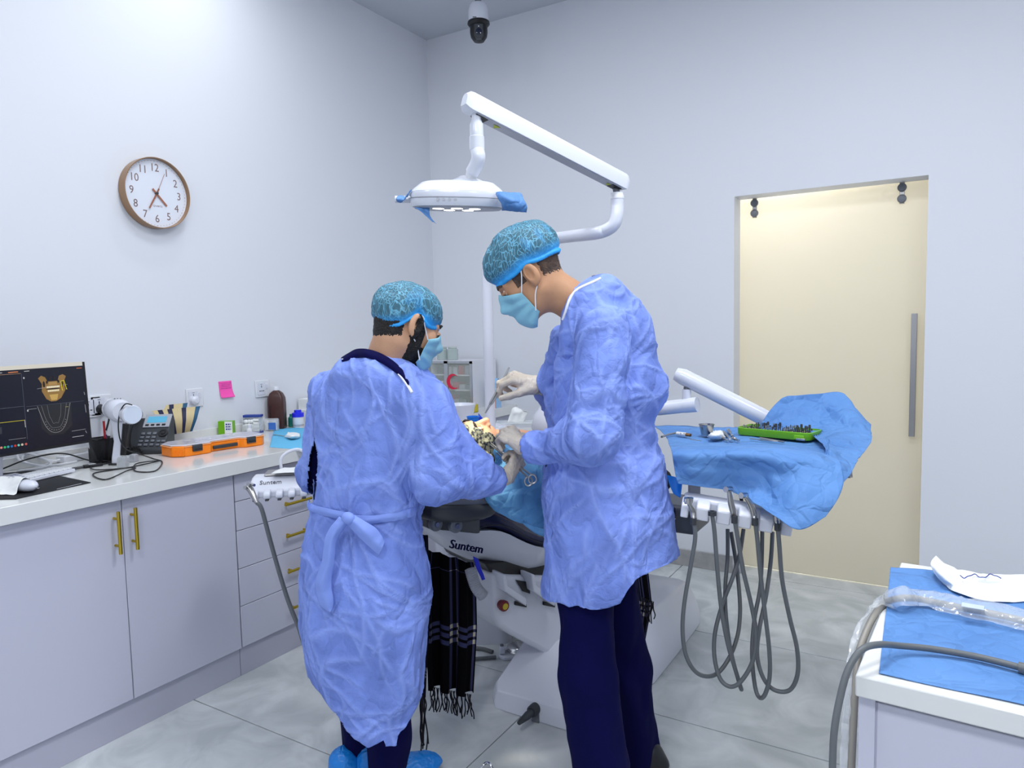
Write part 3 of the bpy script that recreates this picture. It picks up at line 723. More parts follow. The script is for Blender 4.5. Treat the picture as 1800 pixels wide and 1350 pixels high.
# scanner handpiece inside a paper pouch
def pouch():
    c = PZ(30, 862, CZ+.003)
    t = thing('scanner_wand', 'white rounded scanner wand inside a printed paper pouch on the mouse pad', 'scanner', c)
    p0 = PZ(62, 866, CZ+.003)+Vector((0, 0, .023)); dx = (PZ(-30, 850, CZ)-PZ(62, 856, CZ)); dx.z = 0; dx.normalize()
    b = MB(); rings = []
    dy = Vector((-dx.y, dx.x, 0))
    for s, ry, rz in ((-.006, .004, .003), (0, .014, .011), (.012, .022, .018), (.04, .026, .021), (.12, .026, .021), (.2, .024, .02)):
        rings.append([p0+dx*s+dy*math.cos(q)*ry+UP*(math.sin(q)*rz) for q in [2*PI*k/20 for k in range(20)]])
    b.loft(rings).build('wand_body', M_white, t)
    R = []
    for i in range(7):
        s = .035+i*.045; fl = .016*(1-i/8)
        prof = [(-.062, .0015-.020), (-.05, .004-.018), (-.03, .013), (-.008, .026), (.012, .026), (.034, .012), (.055, -.016), (.066, -.0195)]
        R.append([p0+dx*s+dy*(y*(.75+.3*i/6) + .004*math.sin(i*2+y*90))+UP*(z+.003*math.sin(i*1.7+y*60)) for y, z in prof])
    net(R, 24, 28, 'paper_pouch', M_paper, t, amp=.0022, sc=30, solid=.0006)
    q0 = p0+dx*.11+dy*.02+UP*.031
    for k in range(3):
        b = MB(); s = 0
        while s < .05:
            L = random.uniform(.004, .01); a1 = p0+dx*(.082+.008*k)+dy*(-.035+s)+UP*(.0345-abs(-.035+s+.002)*.45); b.box((-.0006, -L/2, 0), (.0006, L/2, .0006), frame(a1, dx, dy)); s += L+.002
        b.build('pouch_print', M_bprint, t)
pouch()
# power adapter with coiled white cable
def adapter():
    p0 = PZ(112, 815, CZ); p1 = PZ(158, 806, CZ); dx = Vector((p1.x-p0.x, p1.y-p0.y, 0)).normalized(); dy = Vector((-dx.y, dx.x, 0)); c = Vector((p0.x+.01, p0.y, CZ))
    t = thing('power_adapter', 'white power adapter brick with a coiled white cable below the monitor', 'adapter', c+dx*.06)
    M = frame(c+Vector((0, 0, .0)), dx, dy); MB().box((0, 0, 0), (.13, .055, .032), M).build('brick', M_white2, t, bevel=.006)
    b = MB()
    for r_ in range(4):
        x = .01
        while x < .115: L = random.uniform(.004, .012); b.box((x, .008+r_*.011, .032), (x+L, .0125+r_*.011, .0325), M); x += L+.002
    b.build('rating_label', mat('label grey ink', (140, 140, 138), .6), t)
    L = lambda x, y, z: M @ Vector((x, y, z))
    for k, pts in enumerate(([(0, .03, .016), (-.04, .03, .012), (-.10, .0, .012), (-.16, .03, .04), (-.14, .07, .07), (-.09, .05, .05), (-.06, .0, .014), (-.12, -.02, .006), (-.19, .01, .006)],
                            [(-.02, .03, .014), (-.06, .05, .03), (-.09, .08, .06), (-.14, .05, .04), (-.11, .0, .01), (-.04, -.02, .006), (.03, -.03, .006)],
                            [(.13, .03, .016), (.16, .03, .02), (.17, -.01, .008), (.14, -.035, .005), (.08, -.03, .005)])):
        MB().tube(catmull([L(*p) for p in pts], 8), .0045 if k < 2 else .003, 8).build('cable', M_white2, t)
adapter()
def dongle():
    p0 = PZ(148, 824, CZ); p1 = PZ(176, 820, CZ); dx = Vector((p1.x-p0.x, p1.y-p0.y, 0)).normalized(); dy = Vector((-dx.y, dx.x, 0)); M = frame((p0.x, p0.y, CZ), dx, dy)
    t = thing('cable_dongle', 'small black cable box with a white sticker beside the keyboard', 'adapter', p0)
    MB().box((0, 0, 0), (.07, .022, .013), M).build('case', M_black, t, bevel=.003)
    box('sticker', (.02, .004, .013), (.045, .018, .0134), M_white2, t, M=M)
    MB().tube(catmull([M @ Vector(p) for p in ((0, .011, .006), (-.04, .012, .005), (-.08, .02, .005))], 6), .005, 8).build('plug_end', M_dgrey, t)
    MB().tube(catmull([M @ Vector(p) for p in ((.07, .011, .006), (.11, .03, .006), (.10, .07, .01), (.04, .08, .02), (-.05, .09, .06), (-.16, .12, .05), (-.3, .13, .01), (-.5, .12, .005))], 8), .003, 8).build('cord', M_black, t)
dongle()
def pen_holder():
    c = PZ(183, 811, CZ); c.z = CZ; c.x = max(c.x, -3.08)
    t = thing('pen_holder', 'black mesh pen holder with pens behind the scanner stand', 'pen holder', c)
    s = .04; z1 = CZ+.1
    mm = mat('black wire mesh', (18, 18, 22), .5, metal=.3, alpha=.72)
    b = MB()
    for (a, d) in (((-s, -s), (s, -s)), ((s, -s), (s, s)), ((s, s), (-s, s)), ((-s, s), (-s, -s))):
        a = Vector((*a, 0)); d = Vector((*d, 0)); b.add([c+a, c+d, c+d+UP*.1, c+a+UP*.1], [(0, 1, 2, 3)])
    b.build('mesh_wall', mm, t, solid=.001)
    MB().tube([c+Vector((x, y, .1)) for x, y in ((-s, -s), (s, -s), (s, s), (-s, s), (-s, -s))], .0022, 8).build('rim_wire', M_black, t)
    box('bottom', (c.x-s, c.y-s, CZ), (c.x+s, c.y+s, CZ+.004), M_black, t)
    specs = [((-.02, -.02, .006), (-.055, -.06, .15), .006, (232, 234, 238), 'a white pen leaning left in the black pen holder'), ((.0, .02, .006), (.03, .03, .14), .006, (226, 228, 232), 'a white pen standing upright at the back of the pen holder'),
             ((.02, .0, .006), (.035, -.01, .175), .0045, (182, 30, 40), 'a red pen in the black pen holder'), ((.01, -.02, .006), (-.01, .02, .11), .005, (38, 44, 150), 'a blue pen sunk in the black pen holder'), ((-.026, .018, .006), (-.03, .030, .12), .006, (222, 224, 228), 'a thick white pen in the middle of the pen holder')]
    for a, d, r, col, lb in specs:
        k = thing('pen', lb, 'pen', c+Vector(a)); a = c+Vector(a); d = c+Vector(d); v = (d-a)
        MB().tube([a, a+v*.08, a+v*.1, a+v], [r*.3, r*.8, r, r], 10).build('barrel', mat('pen %d' % col[0], col, .35), k)
        MB().tube([a+v, a+v*1.05], r*.7, 10).build('pen_button', M_white2, k)
pen_holder()
def scanner():
    bs = PZ(204, 816, CZ); bs.z = CZ; D0 = (bs-CAM).dot(_f)
    top = P(205, 720, D0+.05); disc = P(233, 729, D0-.07)
    t = thing('oral_scanner', 'white cylindrical scanner resting on a white upright stand, cable draped over it', 'scanner', bs)
    ax = (disc-top).normalized(); back = top - ax*.055
    rr = [(-.005, .030), (0, .040), (.012, .044), (.03, .045), (.034, .043), (.04, .046), (.09, .048), (.11, .046), (.125, .038)]
    L_ = (disc-back).length
    def along(lst, nm, m):
        b = MB(); b.tube([back+ax*s for s, r in lst], [r for s, r in lst], 28); return b.build(nm, m, t)
    along(rr, 'scanner_body', M_white); along([(.038, .0462), (.045, .0468), (.05, .0462)], 'grey_band', M_grey)
    along([(L_-.05, .036), (L_-.004, .039), (L_, .036)], 'end_barrel', M_white)
    along([(L_-.001, .035), (L_+.003, .035)], 'end_disc', mat('pale end disc', (212, 222, 236), .35))
    for k in range(3):
        p = back+ax*(.075+.0)+UP*.0475+HR*(-.012+.012*k); MB().ball(p, .0032, 5).build('button', M_mgrey, t)
    # stand: curved white leaf
    p1 = P(206, 742, D0+.02); p2 = P(208, 775, D0+.02); p3 = P(204, 805, D0)
    lv = HR.copy(); ring = []
    for p, wd in ((p1+UP*.02, .030), (p1, .026), (p2, .017), (p3, .016), (Vector((p3.x, p3.y, CZ+.001)), .018)):
        q = Vector(p); ring.append([q-lv*wd-HF*.006, q+lv*wd-HF*.006, q+lv*wd+HF*.006, q-lv*wd+HF*.006])
    MB().loft(ring).build('stand_leaf', M_white, t, bevel=.004, seg=2)
    MB().prism([(-.018, -.03), (.016, -.03), (.02, .05), (-.02, .05)], 0, .006, frame((p3.x, p3.y, CZ), HR, HF)).build('stand_foot', M_black, t, bevel=.002)
    q = PZ(234, 812, CZ); MB().box((-.012, -.012, 0), (.014, .02, .032), frame((q.x, q.y, CZ), HR, HF)).build('grey_clip', M_grey, t, bevel=.003)
    MB().tube([P(222, 745, D0+.0), P(219, 772, D0), P(216, 800, D0+.01)], [.014, .012, .01], 12).build('black_grip', M_black, t)
    # cable
    pts = [P(232, 712, D0-.09), P(221, 710, D0-.085), P(212, 722, D0-.07), P(208, 745, D0-.05), P(211, 772, D0-.03), P(222, 790, D0-.02), P(245, 798, D0-.01), PZ(268, 806, CZ+.004), PZ(285, 812, CZ+.004), PZ(272, 828, CZ+.004), PZ(238, 828, CZ+.004), PZ(240, 815, CZ+.006), PZ(280, 810, CZ+.008), PZ(225, 822, CZ+.004), PZ(165, 832, CZ+.004), PZ(185, 843, CZ+.004), PZ(222, 828, CZ+.006), PZ(236, 822, CZ+.006), PZ(170, 826, CZ+.008), PZ(162, 818, CZ+.004), PZ(190, 808, CZ+.004)]
    MB().tube(catmull(pts, 8), .0026, 8).build('cable', M_black, t)
scanner()
def plastic_block(px, py, s, h, lb):
    c = PZ(px, py, CZ); M = frame((c.x, c.y, CZ), HR, HF)
    t = thing('sample_box', lb, 'box', c); box('block', (-s, -s, 0), (s, s, h), mat('grey acrylic', (150, 154, 160), .3), t, bevel=.004, M=M)
    box('cover', (-s*1.08, -s*1.08, 0), (s*1.08, s*1.08, h*1.12), M_glassc, t, M=M)
plastic_block(217, 821, .016, .04, 'small clear box with a grey insert at the foot of the scanner stand')
def desk_phone():
    c = PZ(272, 800, CZ); c.z = CZ
    fx = Vector(hdir(84)); fy = Vector(hdir(-6)); c = PZ(262, 799, CZ) + fy*.088 - fx*.022; c.z = CZ
    t = thing('desk_phone', 'black and grey desk phone with a blue display, handset on its left', 'phone', c)
    Mb = frame(c, fx, fy)
    prof = [(-.085, 0), (.05, 0), (.065, .13), (.05, .150), (-.085, .02)]   # (y, z) side
    vs = lambda x: [Mb @ Vector((x, y, z)) for y, z in prof]
    MB().loft([vs(-.10), vs(.085)]).build('phone_body', M_dgrey, t, bevel=.006)
    sl = Vector((0, .135, .130)).normalized(); Ms = frame(Mb @ Vector((0, -.085, .0205)), fx, (Mb.to_3x3() @ sl))   # face frame: x right, y up-slope, z normal
    F_ = lambda x0, y0, x1, y1, h, nm, m, bv=.002: MB().box((x0, y0, 0), (x1, y1, h), Ms).build(nm, m, t, bevel=bv)
    F_(-.035, .125, .080, .2, .006, 'display_panel', M_grey); F_(-.022, .150, .062, .186, .0075, 'display', mat('blue lcd', (84, 160, 190), .15, emit=((70, 150, 185), .35)), .001)
    for k in range(4): F_(-.024+.024*k, .132, -.009+.024*k, .141, .009, 'soft_key', M_black, .001)
    for r_ in range(4):
        for k in range(3): F_(-.032+.025*k, .02+.021*r_, -.015+.025*k, .034+.021*r_, .006, 'number_key', M_mgrey, .003)
    for r_ in range(2):
        for k in range(2): F_(.045+.02*k, .02+.02*r_, .060+.02*k, .030+.02*r_, .005, 'function_key', M_mgrey, .002)
    MB().lathe([(.021, 0), (.021, .005), (.014, .006), (.013, .004), (.009, .004), (.008, .007), (.001, .007)], Ms @ Matrix.Translation((.062, .092, 0)), 28).build('navigation_ring', M_black, t)
    L = lambda x, y, z: Ms @ Vector((x, y, z))
    MB().tube(catmull([L(-.072, .01, .018), L(-.072, .03, .034), L(-.074, .10, .046), L(-.072, .17, .034), L(-.07, .195, .018)], 6), [.017, .02, .023, .024, .022, .019, .018]+[.017]*12+[.018, .02, .022, .023, .022, .016], 16).build('handset', M_black, t) if False else None
    hp = catmull([L(-.072, .005, .016), L(-.072, .03, .034), L(-.074, .10, .046), L(-.072, .17, .036), L(-.07, .198, .016)], 6); n = len(hp)
    MB().tube(hp, [.024-.008*math.sin(PI*i/(n-1)) for i in range(n)], 16, flat=((0, 0, 1), 1.2)).build('handset', M_black, t)
    cord = []; a, b_ = L(-.06, -.012, .012), L(.0, -.018, .012)
    for i in range(90):
        s = i/89; q = i*1.1; m_ = a.lerp(b_, s)+UP*(-.01+.02*math.sin(s*PI)); cord.append(m_ + fy*math.cos(q)*.008+UP*(math.sin(q)*.008+.006))
    MB().tube(cord, .002, 6).build('coiled_cord', M_black, t)
desk_phone()
# brochures fanned on a rack
def brochures():
    c = PZ(320, 770, CZ)
    cream = mat('cream brochure paper', (206, 188, 142), .6); blue = mat('navy brochure stripe', (20, 28, 66), .6); teal = mat('teal brochure stripe', (24, 84, 120), .6)
    for j, (lb, x0, y0, x1, y1, dy) in enumerate((('folded cream and navy leaflet standing behind the desk phone, nearer one', 268, 722, 352, 714, 0), ('folded cream and navy leaflet leaning on the wall behind another leaflet', 246, 717, 330, 708, 1))):
        d0 = 3.335+.03*j; a = P(x0, y0, d0); b_ = P(x1, y1, d0+.10); ab = P(x0+24, 766, d0-.0); bb = P(x1-14, 758, d0+.08)
        ab.z = max(ab.z, CZ+.012); bb.z = max(bb.z, CZ+.012)
        t = thing('leaflet', lb, 'leaflet', (ab+bb)/2)
        rows = []
        N_ = 10
        for i in range(N_+1):
            s = i/N_; tp = a.lerp(b_, s); bt = ab.lerp(bb, s); mid = tp.lerp(bt, .5)+HF*(-.006)+HR*.006
            rows.append([tp, mid, bt])
        cols = [cream, blue, cream, blue, cream, cream, blue, cream, cream, teal]
        for i in range(N_): net([rows[i], rows[i+1]], 2, 8, 'panel_stripe', cols[i], t, amp=0, solid=.0012)
    t = thing('leaflet_stand', 'low black wire rack under the leaflets', 'rack', (c.x, c.y, CZ))
    u = PZ(300, 772, CZ); v = PZ(372, 764, CZ)
    MB().tube([Vector((u.x, u.y, CZ+.008)), Vector((v.x, v.y, CZ+.008))], .004, 8).build('front_rail', M_black, t)
    MB().tube([Vector((u.x-.05, u.y, CZ+.004)), Vector((v.x-.05, v.y, CZ+.004))], .004, 8).build('rear_rail', M_black, t)
    for s in (.1, .5, .9):
        q = u.lerp(v, s); MB().tube([Vector((q.x, q.y, CZ+.003)), Vector((q.x-.05, q.y, CZ+.003))], .003, 8).build('cross_bar', M_black, t)
brochures()
# orange compartment case
def orange_case():
    z0 = CZ; fl = PZ(309, 806, z0); fr = PZ(470, 781, z0)
    dx = (fr-fl); dx.z = 0; W = dx.length; dx.normalize(); dy = Vector((-dx.y, dx.x, 0))
    if dy.dot(HF) < 0: dy = -dy
    D = .175; H = .052
    t = thing('tool_case', 'orange plastic compartment case with a clear lid and black latches', 'tool case', fl+dx*W/2+dy*D/2)
    M = frame((fl.x, fl.y, z0), dx, dy)
    def out(x0=0, y0=0, i=0):
        c_ = .045
        return [(c_+i, i), (W*.36, i), (W*.40, .028+i), (W*.70, .028+i), (W*.74, i), (W-c_*.6-i, i), (W-i, c_*.6+i), (W-i, D-c_-i), (W-c_-i, D-i), (c_+i, D-i), (i, D-c_-i), (i, c_+i)]
    MB().prism(out(), 0, H*.8, M).build('case_tray', M_orange, t, bevel=.005)
    MB().prism(out(i=-.003), H*.8, H*.86, M).build('rim_seal', mat('pale orange rim', (255, 176, 110), .3), t, bevel=.002)
    MB().prism(out(i=.002), H*.86, H, M).build('clear_lid', mat('smoky clear lid', (226, 226, 238), .15, alpha=.78, bump=(18, .2, 'noise')), t, bevel=.004)
    for k in range(14):
        x, y = random.uniform(.06, W-.08), random.uniform(.05, D-.05); s = random.uniform(.008, .03)
        MB().box((x, y, H*1.0), (x+s, y+s*.5, H*1.005), M).build('content', [mat('dusty blue content', (96, 112, 176), .5), M_grey, M_white2][k % 3], t)
    for x in (W*.22, W*.81):
        l = MB().box((x-.022, -.008, H*.36), (x+.022, .006, H*.92), M).build('latch', M_dgrey, t, bevel=.003)
        MB().box((x-.016, -.011, H*.5), (x+.016, -.008, H*.58), M).build('latch_slot', M_black, l, bevel=.001)
    MB().box((W*.415, .020, H*.22), (W*.685, .030, H*.52), M).build('handle_grip', M_dgrey, t, bevel=.003)
    MB().box((W*.70, D-.004, H*.3), (W*.80, D+.012, H*.95), M).build('hinge_block', M_orange, t, bevel=.003)
    Mc = frame(M @ Vector((.024, .022, 0)), (dx+(-dy)).normalized(), (dx+dy).normalized())
    cl = MB().box((-.026, -.009, .002), (.026, .003, H*.9), Mc).build('side_clasp', M_orange, t, bevel=.003)
    for k in range(6): MB().box((-.021+.0085*k, -.0115, .006), (-.018+.0085*k, -.009, H*.6), Mc).build('clasp_rib', M_orange, cl)
orange_case()
# things at the back of the worktop
def label_block(par, M, x0, x1, z0, z1, y, m, rows=3):
    b = MB(); z = z1
    for r_ in range(rows):
        x = x0; hgt = (z1-z0)/rows
        while x < x1-.002: L = min(random.uniform(.004, .012), x1-x); b.box((x, y-.0004, z1-hgt*r_-hgt*.6), (x+L*.8, y, z1-hgt*r_), M); x += L+.001
    return b.build('print_lines', m, par)
def carton(name, lb, cat, pxl, pxr, pyb, d, h, dep, m, facem=None, face=(0, 1), lines=True):
    a = P(pxl, pyb, d); b_ = P(pxr, pyb, d); w_ = (b_-a).length; x0 = a.x; c = PX((pxl+pxr)/2, pyb-12, XL+.05); c = Vector((c.x+.01, c.y, CZ))
    t = thing(name, lb, cat, c); M = frame(c, HR, HF); MB().box((-w_/2, -dep/2, 0), (w_/2, dep/2, h), M).build('carton', m, t, bevel=.001)
    if facem: box('front_panel', (-w_/2+w_*face[0], -dep/2-.0008, .002), (-w_/2+w_*face[1], -dep/2, h-.002), facem, t, M=M)
    if lines: label_block(t, M, -w_/2+w_*(face[0]+.08), -w_/2+w_*(face[1]-.08), h*.4, h*.85, -dep/2-.0009, M_bprint)
    return t, M, w_
t, M, w_ = carton('medicine_box', 'small green and white medicine carton behind the orange case', 'box', 381, 411, 755, 3.12, .083, .035, M_green, M_paper, (.45, .97))
MB().lathe([(.003, 0), (.003, .0005)], M @ Matrix.Translation((.02, -.019, .015)) @ Matrix.Rotation(PI/2, 4, 'X'), 10).build('seal_dot', mat('dark green ink', (24, 96, 70), .5), t)
# cotton dispenser
c = PZ(440, 754, CZ); c = PX(444, 742, XL+.07); c = Vector((c.x, c.y, CZ))
t = thing('cotton_dispenser', 'clear acrylic dispenser with a blue top, filled with cotton', 'dispenser', c); M = frame(c, HR, HF)
for a, b2 in (((-.045, -.03, 0), (-.043, .03, .085)), ((.043, -.03, 0), (.045, .03, .085)), ((-.045, .028, 0), (.045, .03, .085)), ((-.045, -.03, 0), (.045, -.028, .05))): box('acrylic_wall', a, b2, M_glassc, t, M=M)
box('blue_top', (-.047, -.012, .084), (.047, .032, .097), mat('dark blue plastic', (42, 66, 150), .35), t, M=M, bevel=.002); box('blue_base', (-.047, -.03, 0), (.047, .03, .01), mat('dark blue plastic', (42, 66, 150)), t, M=M, bevel=.002)
for k in range(9):
    MB().ball(M @ Vector((-.032+.016*(k % 3), -.008+.004*(k % 2), .022+.02*(k//3))), (.013, .012, .011), 7).build('cotton', M_paper, t)
for k in range(4): MB().box((.008, -.02, .012+.017*k), (.04, .02, .026+.017*k), M).build('gauze_stack', M_paper, t, bevel=.003)
c = PX(438, 752, XL+.13); c.z = CZ
t = thing('small_bottle', 'little white bottle with a ribbed cap in front of the cotton dispenser', 'bottle', c)
MB().lathe([(.013, 0), (.014, .004), (.014, .034), (.009, .04)], Matrix.Translation(c), 20).build('bottle_body', M_white2, t); MB().lathe([(.011, .038), (.011, .054), (.009, .056), (.001, .056)], Matrix.Translation(c), 20).build('cap', M_white, t)
c = PX(477, 742, XL+.10); c = Vector((c.x, c.y, CZ))
t = thing('swab_packet', 'clear packet of cotton swabs with a blue label left of the brown bottle', 'packet', c); M = frame(c, HR, HF)
MB().box((-.04, -.014, 0), (.04, .014, .068), M).build('bag_film', M_glassc, t, bevel=.008)
box('blue_label', (-.012, -.016, .008), (.028, -.0145, .046), mat('label blue', (60, 110, 190), .5), t, M=M)
for k in range(7): MB().tube([M @ Vector((-.03+.009*k, 0, .006)), M @ Vector((-.027+.008*k, .004, .058))], [.005, .003], 8).build('swab', M_paper, t)
# brown bottle
def brown_bottle():
    c = PX(487, 720, XL+.055); c = Vector((c.x, c.y, CZ)); t = thing('brown_bottle', 'tall dark brown plastic bottle with a white cap by the wall', 'bottle', c)
    M = frame(c, HR, HF); mb = mat('dark brown plastic', (66, 34, 30), .35)
    rings = []
    def rr(w_, d_, z, r=.012, n=6):
        out = []
        for cx, cy, a0 in ((w_-r, d_-r, 0), (-w_+r, d_-r, PI/2), (-w_+r, -d_+r, PI), (w_-r, -d_+r, 1.5*PI)):
            for k in range(n): a = a0+PI/2*k/(n-1); out.append(M @ Vector((cx+r*math.cos(a), cy+r*math.sin(a), z)))
        return out
    for w_, d_, z in ((.040, .03, 0), (.043, .034, .004), (.044, .035, .12), (.042, .033, .15), (.032, .026, .172), (.02, .018, .182), (.013, .013, .186), (.0125, .0125, .195)): rings.append(rr(w_, d_, z*1.14, min(.012, d_*.9)))
    MB().loft(rings).build('bottle_body', mb, t)
    MB().box((-.030, -.0365, .05), (-.024, -.034, .135), M).build('gauge_groove', mat('dark groove', (30, 14, 12), .5), t, bevel=.002)
    MB().lathe([(.0155, .212), (.0155, .230), (.014, .233), (.001, .233)], M, 24).build('cap', M_white2, t)
brown_bottle()
for k, (lb, z0, h) in enumerate((('long white carton lying below another on the worktop, behind the blue lidded jar', 0, .085), ('long white carton with a barcode, stacked on top of the lower carton', .0855, .06))):
    a = Vector((XL+.022+.05, PX(505, 720, XL+.1).y+.13+.02*k, CZ+z0)); t = thing('supply_carton', lb, 'box', a+Vector((0, .15, 0)), group=None)
    box('carton', (a.x-.05, a.y, a.z), (a.x+.045, a.y+.34, a.z+h), M_paper, t, bevel=.001)
    Mx = frame((a.x+.046, a.y, a.z), (0, 1, 0), (0, 0, 1))
    b = MB()
    for r_ in range(3):
        x = .05 if k else .02
        while x < .16: L = random.uniform(.006, .016); b.box((x, h*.3+r_*h*.18, 0), (x+L*.8, h*.3+r_*h*.18+h*.08, .0006), Mx); x += L
    b.build('print_lines', M_print, t)
    if k:
        b = MB()
        for q in range(10): b.box((.018+q*.002, h*.2, 0), (.0188+q*.002, h*.5, .0006), Mx)
        b.build('stripe_code', M_print, t)
    else: text_mesh('Fuji', .03, frame((a.x+.0465, a.y+.06, a.z+.068), (0, 1, 0), (0, 0, 1)), 'carton_text', M_print, t)
c = PX(524, 737, XL+.135); c = Vector((c.x, c.y, CZ)); t = thing('wipes_tub', 'white tub with a bright blue lid right of the brown bottle', 'tub', c)
MB().lathe([(.028, 0), (.03, .004), (.03, .065)], Matrix.Translation(c), 28).build('tub_body', M_white2, t); MB().lathe([(.032, .06), (.032, .082), (.02, .086), (.019, .098), (.001, .099)], Matrix.Translation(c), 28).build('lid', mat('royal blue lid', (34, 40, 220), .35), t)
MB().lathe([(.0302, .008), (.0302, .02)], Matrix.Translation(c), 28, cap=False).build('label_band', M_grey, t)
c = PX(512, 738, XL+.075); c = Vector((c.x, c.y, CZ)); t = thing('teal_bottle', 'small teal bottle squeezed between the brown bottle and the tub', 'bottle', c)
MB().lathe([(.016, 0), (.017, .003), (.017, .05), (.009, .06), (.009, .072), (.001, .073)], Matrix.Translation(c), 20).build('bottle_body', mat('teal plastic', (20, 124, 112), .35), t)
# blue napkin with instruments
z = CZ+.001
nk = net([[PZ(474, 786, z), PZ(500, 788, z), PZ(545, 790, z)], [PZ(478, 768, z), PZ(510, 770, z), PZ(550, 772, z)], [PZ(482, 755, z), PZ(515, 752, z), PZ(552, 754, z)]], 20, 20, 'napkin', M_napkin, None, amp=.0012, sc=22, solid=.0008)
tag(nk, 'pale blue paper napkin on the worktop beside the standing assistant', 'napkin')
t = thing('dental_mirror', 'thin metal dental mirror lying on the pale blue napkin', 'mirror', PZ(490, 764, z)); a = PZ(482, 764, z+.005); b_ = PZ(510, 768, z+.005)
MB().tube([a, b_], .002, 8).build('mirror_handle', M_steel, t); MB().lathe([(.008, 0), (.008, .002)], frame(a-Vector((0, 0, .002)), (1, 0, 0), (0, 1, 0)), 16).build('mirror_disc', M_chrome, t)
gz = net([[PZ(500, 768, z+.006), PZ(512, 770, z+.012), PZ(526, 770, z+.004)], [PZ(504, 763, z+.02), PZ(514, 765, z+.026), PZ(527, 766, z+.014)], [PZ(506, 760, z+.005), PZ(516, 760, z+.012), PZ(526, 762, z+.003)]], 14, 14, 'gauze', M_paper, None, amp=.003, sc=50, solid=.001)
tag(gz, 'crumpled white gauze on the pale blue napkin', 'gauze')

# ---- far end of the worktop
def aid_cabinet():
    x0, x1, y0, y1, z0, z1 = -3.11, -2.56, 3.80, 4.10, CZ, CZ+.36
    a = PY(756, 716, 3.86); b_ = PY(850, 716, 3.86); 
    x0 = a.x; x1 = PY(832, 716, 3.86).x; z1 = PY(800, 634, 3.86).z; y0 = 3.86; y1 = 4.15
    t = thing('medicine_cabinet', 'small glass fronted medicine cabinet with a red crescent, far end of worktop', 'cabinet', ((x0+x1)/2, (y0+y1)/2, z0))
    th = .014; al = mat('aluminium', (186, 190, 196), .35, .8)
    box('side_panel', (x0, y0, z0), (x0+th, y1, z1), M_white2, t); box('side_panel', (x1-th, y0, z0), (x1, y1, z1), M_white2, t)
    box('top_panel', (x0+th, y0, z1-th), (x1-th, y1, z1), M_white2, t); box('bottom_panel', (x0+th, y0, z0), (x1-th, y1, z0+th), M_white2, t); box('rear_panel', (x0+th, y1-th, z0+th), (x1-th, y1, z1-th), M_white2, t)
    for f in (.36, .68): box('shelf', (x0+th, y0+.02, z0+(z1-z0)*f), (x1-th, y1-th, z0+(z1-z0)*f+.006), M_white2, t)
    xm = x0+(x1-x0)*.42
    for (a0, a1) in ((x0, xm), (xm, x1)):
        d = MB(); f = .016
        d.box((a0, y0-.012, z0+.003), (a0+f, y0, z1-.003)); d.box((a1-f, y0-.012, z0+.003), (a1, y0, z1-.003)); d.box((a0, y0-.012, z0+.003), (a1, y0, z0+.003+f)); d.box((a0, y0-.012, z1-.003-f), (a1, y0, z1-.003))
        dd = d.build('door', al, t); box('glass_pane', (a0+f, y0-.008, z0+f), (a1-f, y0-.005, z1-f), M_glass, dd)
    cx = x0+(x1-x0)*.58; cz = z0+(z1-z0)*.56; out = []
    for k in range(20): q = math.radians(40+280*k/19); out.append((math.cos(q)*.052, math.sin(q)*.052))
    for k in range(20): q = math.radians(310-250*k/19); out.append((.016+math.cos(q)*.041, math.sin(q)*.041))
    MB().prism(out, 0, .001, frame((cx, y0-.0125, cz), (1, 0, 0), (0, 0, 1))).build('red_crescent', mat('crescent red', (214, 28, 70), .4), t)
    k = 0
    for zz in (z0+th, z0+(z1-z0)*.36+.006, z0+(z1-z0)*.68+.006):
        x = x0+.03
        while x < x1-.07:
            w_ = random.uniform(.03, .07); h = random.uniform(.025, .07)
            b = box('supply_box', (x, y0+.05, zz), (x+w_, y0+.13, zz+h), [M_white2, mat('red carton', (190, 40, 50), .5), M_grey, mat('teal grey carton', (120, 130, 136), .5), M_dgrey, M_paper][k % 6], None, bevel=.001)
            tag(b, ['white', 'red', 'grey', 'grey teal', 'dark grey', 'paper white'][k % 6]+' supply carton, %s cabinet shelf, %s from left' % (['bottom', 'middle', 'top'][[z0+th, z0+(z1-z0)*.36+.006, z0+(z1-z0)*.68+.006].index(zz)], ['one', 'two', 'three', 'four', 'five', 'six', 'seven', 'eight'][min(7, int((x-x0)/.06))]), 'box', 'supplies in the medicine cabinet')
            x += w_+random.uniform(.006, .02); k += 1
    for k, px in enumerate((778, 796)):
        c = PY(px, 630, 3.95); c = Vector((c.x, 3.95, z1)); g_ = thing('glass_jar', ['clear glass jar on the medicine cabinet, left of its twin', 'clear glass jar on the medicine cabinet, right of its twin'][k], 'jar', c)
        MB().lathe([(.034, 0), (.038, .004), (.038, .07), (.03, .078), (.03, .085), (.027, .085), (.027, .078), (.035, .068), (.035, .008), (.001, .006)], Matrix.Translation(c), 28, cap=False).build('jar_body', mat('greenish jar glass', (196, 212, 208), .08, alpha=.45, spec=.9), g_)
        MB().lathe([(.032, .083), (.032, .092), (.001, .093)], Matrix.Translation(c), 28).build('jar_lid', mat('frosted lid', (206, 214, 212), .3, alpha=.7), g_)
    return x0, x1, y0, z1
aid_cabinet()
